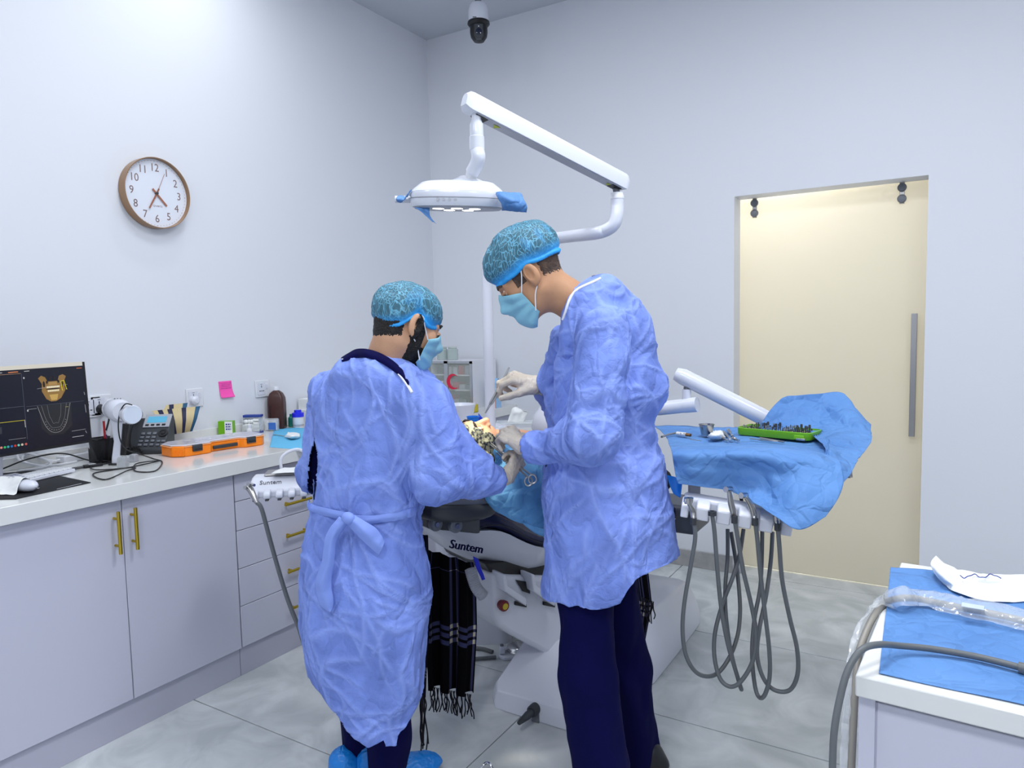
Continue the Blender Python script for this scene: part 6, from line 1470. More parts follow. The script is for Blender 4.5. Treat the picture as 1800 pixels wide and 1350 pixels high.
#==PART4==
# ================================================================== PEOPLE
def hframe(o, a, pitch, roll=0):
    f = hdir(a, -pitch); r = hdir(a+90); u = r.cross(f)
    if roll: R_ = Matrix.Rotation(math.radians(roll), 3, f); r = R_ @ r; u = R_ @ u
    return np.array([[r.x, f.x, u.x], [r.y, f.y, u.y], [r.z, f.z, u.z]]), np.array(o)
def head_sdf(neck, nr=.058, beard=False):
    def fn(p):
        X = p.copy(); X[..., 0] = np.abs(X[..., 0])
        d = ell(p, (0, -.012, .032), (.076, .098, .086))
        d = smin(d, ell(p, (0, .034, -.03), (.060, .064, .082)), .03)
        d = smin(d, rcone(X, (.046, .0, -.055), (.018, .066, -.098), .020, .018), .025)
        d = smin(d, ell(p, (0, .078, -.098), (.020, .016, .015)), .02)
        d = smin(d, rcone(p, (0, .093, .004), (0, .113, -.032), .008, .013), .012)
        d = smin(d, rcone(X, (.0, .108, -.037), (.014, .102, -.038), .008, .008), .006)
        d = smin(d, rcone(X, (.012, .086, .022), (.040, .074, .022), .012, .010), .012)
        d = smin(d, ell(X, (.044, .062, -.022), (.02, .02, .018)), .02)
        d = smax(d, -ell(X, (.032, .100, .004), (.017, .016, .012)), .010)
        d = smin(d, ell(X, (.031, .079, .003), (.0125, .0125, .0125)), .003)
        d = smin(d, rcone(X, (.018, .089, .010), (.044, .079, .008), .0035, .003), .003)
        d = smin(d, rcone(X, (.0, .096, -.060), (.020, .086, -.061), .0065, .003), .006)
        d = smin(d, rcone(X, (.0, .094, -.070), (.018, .085, -.068), .0070, .003), .006)
        ear = ell(X, (.084, -.008, .0), (.0095, .021, .035)); ear = smin(ear, ell(X, (.079, .0, -.026), (.007, .009, .013)), .008)
        ear = smax(ear, -ell(X, (.096, -.001, .004), (.014, .012, .022)), .003)
        d = smin(d, ear, .006)
        d = smin(d, rcone(p, (0, -.030, -.055), neck, nr, nr*1.08), .035)
        return d
    return fn
def ray_r(fn, c, dirs, r0=.2):
    """outermost radius where the surface is met"""
    t = np.full(dirs.shape[:-1], r0)
    for _ in range(40): t = np.clip(t - fn(np.array(c)+dirs*t[..., None])*.8, .01, .3)
    return t
def shell_patch(fn, c, az, el_, na, ne, off, R_, O_, name, m, parent, smooth=0, warp=None, solid=0):
    A, E_ = np.meshgrid(np.linspace(*[math.radians(v) for v in az], na), np.linspace(0, 1, ne), indexing='ij')
    e0, e1 = el_; EL = np.radians(np.array(e0(np.degrees(A)) if callable(e0) else e0 + 0*A)*(1-E_) + np.array(e1(np.degrees(A)) if callable(e1) else e1 + 0*A)*E_)
    D = np.stack([np.sin(A)*np.cos(EL), np.cos(A)*np.cos(EL), np.sin(EL)], -1)
    r = ray_r(fn, c, D)
    for _ in range(smooth):
        q = np.pad(r, 1, mode='edge'); r = np.maximum(r, (q[:-2, 1:-1]+q[2:, 1:-1]+q[1:-1, :-2]+q[1:-1, 2:])/4)
    U_ = np.linspace(0, 1, na)[:, None]+0*E_
    r = r + off(U_, E_, D)
    V = (np.array(c)+D*r[..., None])
    if warp: V = warp(V)
    V = V.reshape(-1, 3)@R_.T + O_
    F = np.array([(i*ne+j, (i+1)*ne+j, (i+1)*ne+j+1, i*ne+j+1) for i in range(na-1) for j in range(ne-1)])
    return np_obj(V, F, name, m, parent, solid=solid)
def make_cap(R_, O_, parent, c, rad, zf, zr, seed, notch=.03):
    na, nr_ = 120, 46; th = np.linspace(0, 2*PI, na, endpoint=False); ph = np.linspace(0, PI*.9, 400)
    y_f, y_b = rad[1]+c[1], c[1]-rad[1]; k = (zf-zr)/(y_f-y_b)
    V = np.zeros((na, nr_+4, 3)); B = np.zeros((na, nr_+4))
    for i, t in enumerate(th):
        y = c[1]+rad[1]*np.sin(ph)*np.sin(t); z = c[2]+rad[2]*np.cos(ph); pl = zr+k*(y-y_b)+notch*np.exp(-((y+.008)/.034)**2)*(abs(math.cos(t)) > .3); j = np.argmax(z < pl); pb = ph[j]
        for q in range(nr_):
            f = q/(nr_-1); p_ = pb*f
            n_ = np.array([math.sin(p_)*math.cos(t), math.sin(p_)*math.sin(t), math.cos(p_)])
            gather = 1-.10*f**7
            V[i, q] = np.array(c)+n_*np.array(rad)*gather; B[i, q] = max(0, (f-.86)/.14)*.95
        e = V[i, nr_-1]; inn = np.array([-math.cos(t), -math.sin(t), 0])
        for q, (a_, b_) in enumerate(((-.003, -.004), (-.004, -.010), (.0, -.014), (.004, -.012))): V[i, nr_+q] = e-inn*a_*-1 + np.array([0, 0, b_]); B[i, nr_+q] = 1
    # pleats and puffs
    n_ = V-np.array(c); n_ /= np.linalg.norm(n_, axis=-1, keepdims=True)
    f = np.linspace(0, 1, nr_+4)[None, :]
    w_ = .0035*fbm(V*28, 3, seed) + .0012*np.sin(th*58)[:, None]*f**3 + .002*np.sin(th*23+3*fbm(V*9, 2, seed))[:, None if False else slice(None)]*0 if False else .0040*fbm(V*26, 3, seed) + .0013*np.sin(th*58)[:, None]*f**4
    d1, d2 = voro(V*34, seed); w_ = w_ - .003*np.minimum(d2-d1, .4)
    V = V+n_*w_[..., None]; B = np.clip(B+ (fbm(V*np.array([40, 40, 12]), 2, seed+3) > .45)*.35*f, 0, 1)
    W_ = nr_+4; F = np.array([(i*W_+j, ((i+1) % na)*W_+j, ((i+1) % na)*W_+j+1, i*W_+j+1) for i in range(na) for j in range(W_-1)])
    return np_obj(V.reshape(-1, 3)@R_.T+O_, F, 'bouffant_cap', M_cap, parent, solid=.0008, attr=B.ravel())
def to_w(R_, O_, p): return Vector(np.array(p)@R_.T+O_)
def gaberson(name_lb, base): return thing('person', name_lb, 'person', base)
def ring_col(sections, ratio):
    """sections (px-y, x-left, x-right, depth) -> table over z"""
    T = []
    for py, xl, xr, d in sections:
        c = P((xl+xr)/2, py, d); T.append((c.z, c.x, c.y, (xr-xl)/2*d/FPX))
    T.sort(); return np.array(T)
hr = np.array(HR); hf = np.array(HF)
def col_sdf(p, T, ratio, rot=0, p_=2.3):
    z = p[..., 2]; cx = np.interp(z, T[:, 0], T[:, 1]); cy = np.interp(z, T[:, 0], T[:, 2]); W_ = np.interp(z, T[:, 0], T[:, 3])
    rt = ratio if np.isscalar(ratio) else np.interp(z, T[:, 0], ratio)
    a = math.radians(rot); nrm = np.sqrt(math.cos(a)**2+(rt**2)*math.sin(a)**2); A = W_/nrm; B_ = A*rt
    dx = p[..., 0]-cx; dy = p[..., 1]-cy
    e1 = hr*math.cos(a)-hf*math.sin(a); e2 = hr*math.sin(a)+hf*math.cos(a)
    u = dx*e1[0]+dy*e1[1]; v = dx*e2[0]+dy*e2[1]
    q = (np.abs(u/A)**p_+np.abs(v/B_)**p_)**(1/p_); d = (q-1)*np.minimum(A, B_)
    return smax(smax(d, z-T[-1, 0], .05), T[0, 0]-z, .01)
def march(fn, px, py, off=.006, d0=1.75):
    d = d0
    best = (9, d0)
    for _ in range(60):
        q = np.array(P(px, py, d)); v = float(fn(q[None])[0])
        if v < best[0]: best = (v, d)
        if v < .0015: return P(px, py, d-off)
        d += max(v*.75, .002)
        if d > 2.8: break
    return P(px, py, best[1]-off)
from mathutils.bvhtree import BVHTree
GB = {}
def cast(px, py, off=.006):
    r = ray(px, py); L = r.length; h = GB['t'].ray_cast(CAM, r/L)
    if h[0] is None:
        n = GB['t'].find_nearest(P(px, py, 2.12)); d = (n[0]-CAM).dot(_f)
    else: d = (h[0]-CAM).dot(_f)
    return P(px, py, d-off)
def jl(*pts): return [np.array(P(*q)) for q in pts]
def crease(V, sc, amp, seed, stretch=(1, 1, .6)):
    s = np.array(stretch); q = V*sc*s; q = q+fbm(q*.6, 2, seed)[..., None]*.45
    d1, d2 = voro(q, seed); return amp*(.25-np.minimum(d2-d1, .5))
def gown_mesh(fn, lo, hi, h, hem, parent, name='gown', m=None, holes=None, seed=0, amp=1., cuffs=()):
    V, F = surfnet(fn, lo, hi, h); V = relax(V, F, 3)
    N_ = vnormals(V, F); rs = np.random.RandomState(seed)
    low = np.clip((1.05-V[:, 2])/.6, 0, 1)
    W0 = V + .05*np.stack([fbm(V*5, 2, seed+k) for k in range(3)], -1)
    cr = np.zeros(len(V))
    for k in range(44):
        dv = rs.normal(size=3); dv[2] *= .8; dv /= np.linalg.norm(dv); fq = rs.uniform(3, 6.5)
        ph = (W0@dv)*fq+rs.rand(); tri = 1-np.abs(2*(ph-np.floor(ph))-1)           # 1 on the fold line
        line = np.clip((tri-(1-.012*fq*2))/(.012*fq*2), 0, 1)
        mk_ = np.clip((vnoise(V*rs.uniform(4, 7)+k*7.3, seed+k)-.18)*4, 0, 1)
        cr = np.maximum(cr, line**1.5*mk_)
        
    folds_ = .010*low*np.sin((V@hr)*30+3*fbm(V*np.array([3, 3, 1.5]), 2, seed+7)) + .009*fbm(V*np.array([7, 7, 3]), 3, seed+4)
    facet = sum(.0034*np.abs(((W0@(lambda q: q/np.linalg.norm(q))(rs.normal(size=3)))*rs.uniform(4, 9)+rs.rand()) % 1-.5)*2 for _ in range(9))-.015
    V = V+N_*((folds_+facet+.006*cr+crease(V, 9, .003, seed))*amp)[:, None]
    u = V@hr; keep = np.ones(len(F), bool); cz = V[F].mean(1)
    if hem is not None:
        hz = np.interp(cz@hr, hem[:, 0], hem[:, 1]) ; keep &= cz[:, 2] > hz-h*.7; V[:, 2] = np.maximum(V[:, 2], np.interp(V@hr, hem[:, 0], hem[:, 1]))
    if holes: keep &= ~holes(cz, N_[F].mean(1))
    for c_, ax_ in cuffs: keep &= ~((((cz-c_)@ax_) > 0) & (np.linalg.norm(cz-c_, axis=1) < .085))
    u_, inv = np.unique(F[keep], return_inverse=True); V = V[u_]; cr = cr[u_]; F = inv.reshape(-1, 4); GB['t'] = BVHTree.FromPolygons(V.tolist(), F.tolist())
    return np_obj(V, F, name, m or M_gown, parent, solid=.0016, attr=cr*.6)
def hemtab(pts, d):
    T = []
    for x, y in pts: p = P(x, y, d); T.append((p.dot(HR), p.z))
    T.sort(); return np.array(T)
def hand(R_, O_, sx, curls, parent, name='glove', thumb=(35, 25), splay=1., cuff=.07, m=None, scale=1., to=None):
    """local +Y fingers, +Z back of hand, thumb at sx*X. curls: per finger (knuckle, middle, tip) degrees"""
    cv = np.array([0, -cuff, 0])
    if to is not None: cv = (np.array(to)-O_)@R_; cv = cv/np.linalg.norm(cv)*.075
    segs = []
    base = [(sx*.030, .090), (sx*.011, .096), (-sx*.009, .092), (-sx*.027, .082)]
    lens = [.072, .080, .075, .060]
    for (bx, by), L, cu, k in zip(base, lens, curls, range(4)):
        p = np.array([bx, by, .002]); a = 0; pr = [.0098, .0090, .0082, .0074] if k < 3 else [.0088, .0080, .0073, .0066]
        spr = (bx/.03)*.10*splay; pts = [p]
        for f, c in zip((.46, .30, .24), cu):
            a += math.radians(c); dirv = np.array([math.sin(spr), math.cos(a)*math.cos(spr), -math.sin(a)]); p = p+dirv*L*f; pts.append(p)
        segs.append((pts, pr))
    t0 = np.array([sx*.022, .022, -.006]); a, b_ = [math.radians(v) for v in thumb]
    d1 = np.array([sx*math.sin(a), math.cos(a), -.35]); d1 /= np.linalg.norm(d1); d2 = np.array([sx*math.sin(a-b_), math.cos(a-b_), -.5]); d2 /= np.linalg.norm(d2)
    t1 = t0+d1*.048; t2 = t1+d2*.032; t3 = t2+d2*.024
    def fn(p):
        d = rcone(p, (sx*.004, .012, 0), (sx*.018, .078, 0), .021, .0145)
        d = smin(d, rcone(p, (-sx*.004, .012, 0), (-sx*.014, .074, -.001), .021, .0135), .02)
        d = smin(d, rcone(p, (sx*.016, .02, -.006), (sx*.026, .055, -.008), .016, .012), .012)
        for pts, pr in segs:
            f = rcone(p, pts[0]-np.array([0, .02, 0]), pts[0], pr[0]*.95, pr[0])
            for i in range(3): f = smin(f, rcone(p, pts[i], pts[i+1], pr[i], pr[i+1]), .003)
            d = smin(d, f, .006)
        th = smin(rcone(p, t0, t1, .016, .0115), rcone(p, t1, t2, .0115, .0105), .005); th = smin(th, rcone(p, t2, t3, .0105, .0085), .004)
        d = smin(d, th, .012)
        return smin(d, rcone(p, cv, (0, .008, 0), .029, .024), .012)
    V, F = surfnet(fn, np.minimum((-.075, -cuff-.04, -.11), cv-.04), np.maximum((.075, .19, .045), cv+.04), .0026); V = relax(V, F, 1)
    N_ = vnormals(V, F); V = V+N_*(.0009*np.sin(V[:, 1]*420+2*vnoise(V*60))*np.clip((.02-V[:, 1])/.03, 0, 1)+.0008*fbm(V*90, 2))[:, None]
    return np_obj(V*scale@R_.T+O_, F, name, m or M_glove, parent)
def aframe(o, fwd, back):
    f = Vector(fwd).normalized(); z = Vector(back); z = (z-f*z.dot(f)).normalized(); x = f.cross(z)
    return np.array([[x.x, f.x, z.x], [x.y, f.y, z.y], [x.z, f.z, z.z]]), np.array(o)
def shoe(o, a, parent, name, m, L=.27, w_=.047, cover=False):
    R_, O_ = hframe(o, a, 0); k = 1.1 if cover else 1
    def fn(p):
        d = ell(p, (0, -.04, .035), (w_*.85*k, .075*k, .045*k)); d = smin(d, ell(p, (0, .08, .028), (w_*k, .095*k, .034*k)), .03)
        d = smin(d, rcone(p, (0, -.05, .05), (0, -.055, .095 if L > .26 else .065), .042*k, .040*k), .02)
        return smax(d, -p[..., 2]+.001, .004)
    V, F = surfnet(fn, (-.09, -.18, -.01), (.09, .22, .16), .005); V = relax(V, F, 1)
    if cover: N_ = vnormals(V, F); V = V+N_*(crease(V, 26, .006, 3, (1, 1, 1))+.003*fbm(V*22, 2))[:, None]; V[:, 2] = np.maximum(V[:, 2], .001)
    return np_obj(V@R_.T+O_, F, name, m, parent)
def limb_obj(fn, lo, hi, h, name, m, parent, seed=0, amp=.006, cut=None):
    V, F = surfnet(fn, lo, hi, h); V = relax(V, F, 2); N_ = vnormals(V, F)
    V = V+N_*(amp*fbm(V*np.array([14, 14, 5]), 3, seed)+amp*.5*np.sin((V@hr)*40+V[:, 2]*9+4*fbm(V*4, 2, seed)))[:, None]
    if cut is not None: V, F = compact(V, F[V[F].mean(1)[:, 2] > cut])
    return np_obj(V, F, name, m, parent, solid=.002 if cut is not None else 0)
def body_mesh(parent, hfn, R_, O_, caps, m, name='body'):
    V1, F1 = surfnet(hfn, (-.12, -.17, -.30), (.12, .16, .15), .0034); V1 = relax(V1, F1, 1); V1 = V1@R_.T+O_
    pts = np.array([c for cc in caps for c in cc[:2]]); lo, hi = pts.min(0)-.16, pts.max(0)+.16
    def fn(p):
        d = None
        for a, b_, ra, rb in caps: e = rcone(p, a, b_, ra, rb); d = e if d is None else smin(d, e, .03)
        return d
    V2, F2 = surfnet(fn, lo, hi, .016)
    return np_obj(np.concatenate([V1, V2]), np.concatenate([F1, F2+len(V1)]), name, m, parent)
def tubes(name, m, parent, lst, n=8):
    b = MB()
    for pts, r in lst: b.tube(catmull(pts, 5), r, n)
    return b.build(name, m, parent)
def face_bits(R_, O_, body, skinm, browm):
    for s in (-1, 1):
        MB().ball(to_w(R_, O_, (s*.031, .0815, .003)), .0118, 10).build('eye', mat('eye white', (214, 206, 198), .2), body)
        MB().ball(to_w(R_, O_, (s*.031, .0895, .001)), .0055, 8).build('iris', mat('dark iris', (40, 26, 20), .2), body)
        tubes('eyelid', skinm, body, [([to_w(R_, O_, (s*.018, .091, .006)), to_w(R_, O_, (s*.031, .0955, .0045)), to_w(R_, O_, (s*.044, .087, .004))], .0042)])
        tubes('eyebrow', browm, body, [([to_w(R_, O_, (s*.014, .0985, .026)), to_w(R_, O_, (s*.030, .0950, .031)), to_w(R_, O_, (s*.047, .082, .026))], [.0032]*5+[.0042]*5+[.002])])
def mask_on(fn, R_, O_, parent, far=70):
    def off(u, e, D): return .007+.0024*np.sin(e*PI*7)*np.clip(np.sin(u*PI)*2, 0, 1)+.004*np.exp(-((u-.5)/.08)**2)*(e < .6)
    mk = shell_patch(fn, (0, .015, -.045), (-far, far), (lambda a: -58+14*(np.abs(a)/far)**2, lambda a: 33-20*(np.abs(a)/far)**1.2), 60, 36, off, R_, O_, 'face_mask', M_mask, parent, smooth=40, solid=.001)
    for s in (-1, 1):
        L = lambda x, y, z: to_w(R_, O_, (s*x, y, z))
        b1 = tubes('ear_loop', M_maskw, mk, [([L(.066, .050, -.028), L(.078, .022, .008), L(.084, .006, .030), L(.083, -.018, .028)], .0018), ([L(.060, .046, -.092), L(.070, .020, -.055), L(.078, -.004, -.034), L(.080, -.022, -.012)], .0018)])
    return mk

# ---------------------------------------------------------------- bending assistant (left)
def assistant():
    t = thing('person', 'person in a blue gown seen from behind, waist tie knotted, leaning over the patient', 'person', PZ(660, 1362, 0))
    R_, O_ = hframe(P(716, 573, 2.16), 60, 20, 0)
    nb = P(668, 668, 2.17); nl = (np.array(nb)-O_)@R_
    hf_ = head_sdf(nl, .060)
    sh_l, el_l, wr_l = jl((582, 690, 2.30), (560, 835, 2.34), (655, 790, 2.56))
    sh_r, el_r, wr_r = jl((745, 712, 2.10), (770, 838, 2.07), (893, 840, 2.25))
    pel = np.array(P(640, 960, 2.24)); chest = np.array(P(668, 740, 2.2))
    hip_l, kn_l, an_l = jl((606, 1000, 2.27), (618, 1190, 2.30), (628, 1340, 2.34)); hip_r, kn_r, an_r = jl((672, 1000, 2.22), (676, 1190, 2.24), (682, 1340, 2.27))
    caps = [(np.array(nb), chest, .06, .12), (chest, pel, .12, .12), (sh_l, sh_r, .05, .05), (sh_l, el_l, .045, .036), (el_l, wr_l, .036, .026), (sh_r, el_r, .045, .036), (el_r, wr_r, .036, .024),
            (pel, hip_l, .1, .08), (hip_l, kn_l, .07, .05), (kn_l, an_l, .045, .03), (pel, hip_r, .1, .08), (hip_r, kn_r, .07, .05), (kn_r, an_r, .045, .03)]
    body = body_mesh(t, hf_, R_, O_, caps, M_skin)
    face_bits(R_, O_, body, M_skin, M_hair)
    nz = lambda D, sc: fbm(D*sc, 3, 5)
    shell_patch(hf_, (0, -.01, .0), (104, 256), (lambda a: -33-10*np.cos(np.radians(a-180)), 40), 90, 34, lambda u, e, D: .007*np.clip(np.minimum(e*5, np.minimum(u, 1-u)*9), 0, 1)-.0025+.0015*nz(D, 40), R_, O_, 'hair', M_hair, t)
    shell_patch(hf_, (0, .0, -.035), (-100, 100), (-75, lambda a: np.where(np.abs(a) > 62, 32+.5*(np.abs(a)-62), -6+0*a)), 130, 50, lambda u, e, D: (.0035+.0085*np.clip((np.abs(u-.5)*200-58)/14, 0, 1))*np.clip(np.minimum(np.minimum(e, 1-e)*6, np.minimum(u, 1-u)*8), 0, 1)-.0025+.0012*nz(D, 60), R_, O_, 'beard', M_beard, t, smooth=1)
    make_cap(R_, O_, t, (0, -.012, .036), (.092, .115, .096), .030, -.036, 3, .040)
    mask_on(hf_, R_, O_, t, 66)
    # scrub collar
    # gown
    T = ring_col([(632, 622, 705, 2.16), (645, 600, 735, 2.17), (665, 574, 765, 2.19), (700, 556, 786, 2.2), (750, 554, 792, 2.2), (800, 550, 772, 2.2), (850, 548, 752, 2.2), (905, 546, 732, 2.2), (950, 536, 738, 2.2), (1000, 529, 748, 2.2), (1100, 527, 752, 2.2), (1200, 536, 745, 2.2), (1330, 545, 730, 2.2)], .66)
    fab = jl((775, 735, 2.12), (838, 822, 2.16)); ub = jl((618, 664, 2.14), (655, 660, 2.11), (712, 688, 2.10))
    cf = np.array(P(874, 843, 2.215)); cfa = (cf-el_r)/np.linalg.norm(cf-el_r)
    def fn(p):
        d = col_sdf(p, T, .68, 28)
        d = smin(d, rcone(p, sh_l, sh_r, .062, .072), .04)
        d = smin(d, smin(rcone(p, ub[0], ub[1], .056, .052), rcone(p, ub[1], ub[2], .052, .05), .03), .045)
        ar = smin(rcone(p, sh_r, el_r, .078, .070), rcone(p, el_r, cf, .066, .044), .03); ar = smin(ar, rcone(p, fab[0], fab[1], .048, .046), .03)
        d = smin(d, ar, .022)
        al = smin(rcone(p, sh_l, el_l, .058, .055), rcone(p, el_l, wr_l, .055, .045), .03)
        return smin(d, al, .012)
    hem = hemtab([(520, 1213), (570, 1213), (578, 1220), (600, 1246), (625, 1268), (642, 1280), (655, 1290), (668, 1284), (682, 1278), (684, 1289), (703, 1289), (706, 1268), (716, 1262), (735, 1232), (760, 1190)], 2.13)
    def holes(cz, nn):
        v = cz-np.array(CAM); d = v@np.array(_f); x = 900+FPX*(v@np.array(CRT))/d; y = 675+FPX*(v@np.array(CDN))/d
        front = nn@(-np.array(_f)) > -.2
        return front & (y > 772) & (y < 886) & (np.abs(x-(553-(y-772)*.055-np.maximum(y-880, 0)*.05)) < np.where(y < 880, 7.5*np.clip((y-772)/30, 0, 1), 3.5)) & (d < 2.34)
    gown_mesh(fn, np.array(P(630, 760, 2.2))-np.array([.5, .5, 1.15]), np.array(P(690, 760, 2.2))+np.array([.5, .5, .40]), .0062, hem, t, holes=holes, seed=11, cuffs=[(cf+cfa*.004, cfa)])
    T2 = T.copy(); T2[:, 3] -= .020
    V, F = surfnet(lambda p: smin(col_sdf(p, T2, .64, 28), smin(rcone(p, sh_l, sh_r, .045, .055), rcone(p, sh_l, el_l, .05, .045), .02), .04), np.array(P(630, 760, 2.2))-np.array([.4, .4, .45]), np.array(P(690, 760, 2.2))+np.array([.4, .4, .26]), .014)
    np_obj(V, F, 'scrub_top', M_navy, t)
    tubes('neck_binding', M_maskw, t, [([cast(*q, off=.004) for q in ((601, 633), (613, 631), (626, 626), (640, 625), (655, 628), (672, 636), (690, 648), (706, 663), (718, 680), (724, 690))], .0042)])
    q0 = ((600, 629), (613, 621), (627, 614), (645, 614), (668, 621), (690, 634), (707, 650), (719, 668)); q1 = ((601, 636), (613, 633), (627, 629), (645, 629), (668, 637), (690, 651), (706, 666), (718, 684))
    dd = [(cast(*b_, off=0)-CAM).dot(_f) for b_ in q1]
    net([[P(*a_, d_+.02) for a_, d_ in zip(q0, dd)], [P((a_[0]+b_[0])/2, (a_[1]+b_[1])/2, d_+.0) for a_, b_, d_ in zip(q0, q1, dd)], [P(*b_, d_-.003) for b_, d_ in zip(q1, dd)]], 40, 8, 'scrub_collar', M_navy, t, amp=0, solid=.003)
    # waist tie with knot and tails
    def belt(pts, wd, nm='waist_tie', seed=1, off=None):
        return net([[p+UP*wd for p in pts], [p-HF*.006 for p in pts], [p-UP*wd for p in pts]], 50, 8, nm, M_gown2, t, amp=.0022, sc=26, solid=.0016, seed=seed)
    belt([cast(*q, off=.006) for q in ((541, 889), (553, 895), (580, 902), (612, 909))], .013)
    belt([cast(*q, off=.006) for q in ((612, 911), (645, 914), (690, 909), (718, 902), (731, 898))], .013, seed=2)
    MB().ball(P(612, 911, 2.015), (.022, .016, .018), 8).build('tie_knot', M_gown2, t)
    net([[P(596, 908, 2.03), P(606, 914, 2.01), P(616, 914, 2.02)], [P(572, 940, 2.03), P(584, 945, 2.015), P(594, 945, 2.03)], [P(566, 985, 2.035), P(576, 990, 2.02), P(587, 992, 2.035)], [P(554, 1025, 2.045), P(566, 1030, 2.03), P(582, 1020, 2.045)], [P(562, 1060, 2.05), P(574, 1062, 2.04), P(586, 1055, 2.05)], [P(577, 1075, 2.05), P(580, 1076, 2.045), P(584, 1072, 2.05)]], 14, 40, 'tie_tail', M_gown2, t, amp=.0025, sc=20, solid=.0016)
    net([[P(612, 900, 2.02), P(616, 912, 2.005), P(610, 922, 2.02)], [P(640, 916, 2.015), P(638, 932, 2.0), P(632, 944, 2.015)], [P(662, 930, 2.02), P(656, 950, 2.01), P(650, 962, 2.02)], [P(676, 952, 2.03), P(672, 964, 2.02), P(666, 976, 2.03)]], 14, 30, 'tie_tail', M_gown2, t, amp=.0025, sc=20, solid=.0016)
    net([[P(735, 905, 2.12), P(742, 915, 2.10), P(734, 940, 2.10)], [P(700, 930, 2.06), P(704, 945, 2.05), P(698, 960, 2.05)], [P(690, 985, 2.05), P(695, 990, 2.04), P(700, 990, 2.05)]], 10, 20, 'tie_fold', M_gown2, t, amp=.003, sc=24, solid=.0016) if False else None
    # trousers, shoes
    fl = lambda p: smin(smin(smin(rcone(p, hip_l, kn_l, .085, .062), rcone(p, pel, (hip_l+hip_r)/2, .105, .10), .03), rcone(p, kn_l, an_l, .062, .052), .03), smin(rcone(p, hip_r, kn_r, .09, .072), rcone(p, kn_r, an_r+np.array([0, 0, -.01]), .072, .062), .03), .02)
    limb_obj(fl, np.array(P(640, 1150, 2.25))-np.array([.3, .3, .5]), np.array(P(650, 1000, 2.25))+np.array([.3, .3, .24]), .012, 'trousers', M_navy, t, 2, .010)
    f1 = PZ(648, 1378, 0); f2 = PZ(622, 1368, 0)
    for o, a in ((f1+hdir(70)*.06, 72), (f2, 22)):
        shoe(Vector(o), a, t, 'shoe', mat('beige shoe leather', (150, 138, 118), .6)); shoe(Vector(o)+UP*.0, a, t, 'shoe_cover', M_shoe, cover=True)
    return R_, wr_r
def jlv(*pts): return [P(*q) for q in pts]
assistant()
# glove of the assistant (own part of the person)
asst = [o for o in bpy.data.objects if o.name == 'person'][0]
Rg, Og = aframe(P(886, 843, 2.225), (P(918, 800, 2.26)-P(888, 843, 2.22)), -HF*.6+HR*.8)
hand(Rg, Og, 1, [(66, 68, 45), (72, 70, 45), (76, 72, 45), (78, 72, 45)], asst, thumb=(30, 30), scale=.93, to=P(800, 838, 2.10))
Rg2, Og2 = aframe(P(655, 790, 2.56), (P(715, 775, 2.58)-P(655, 790, 2.56)), UP)
hand(Rg2, Og2, 1, [(30, 30, 20)]*4, asst, scale=.95)

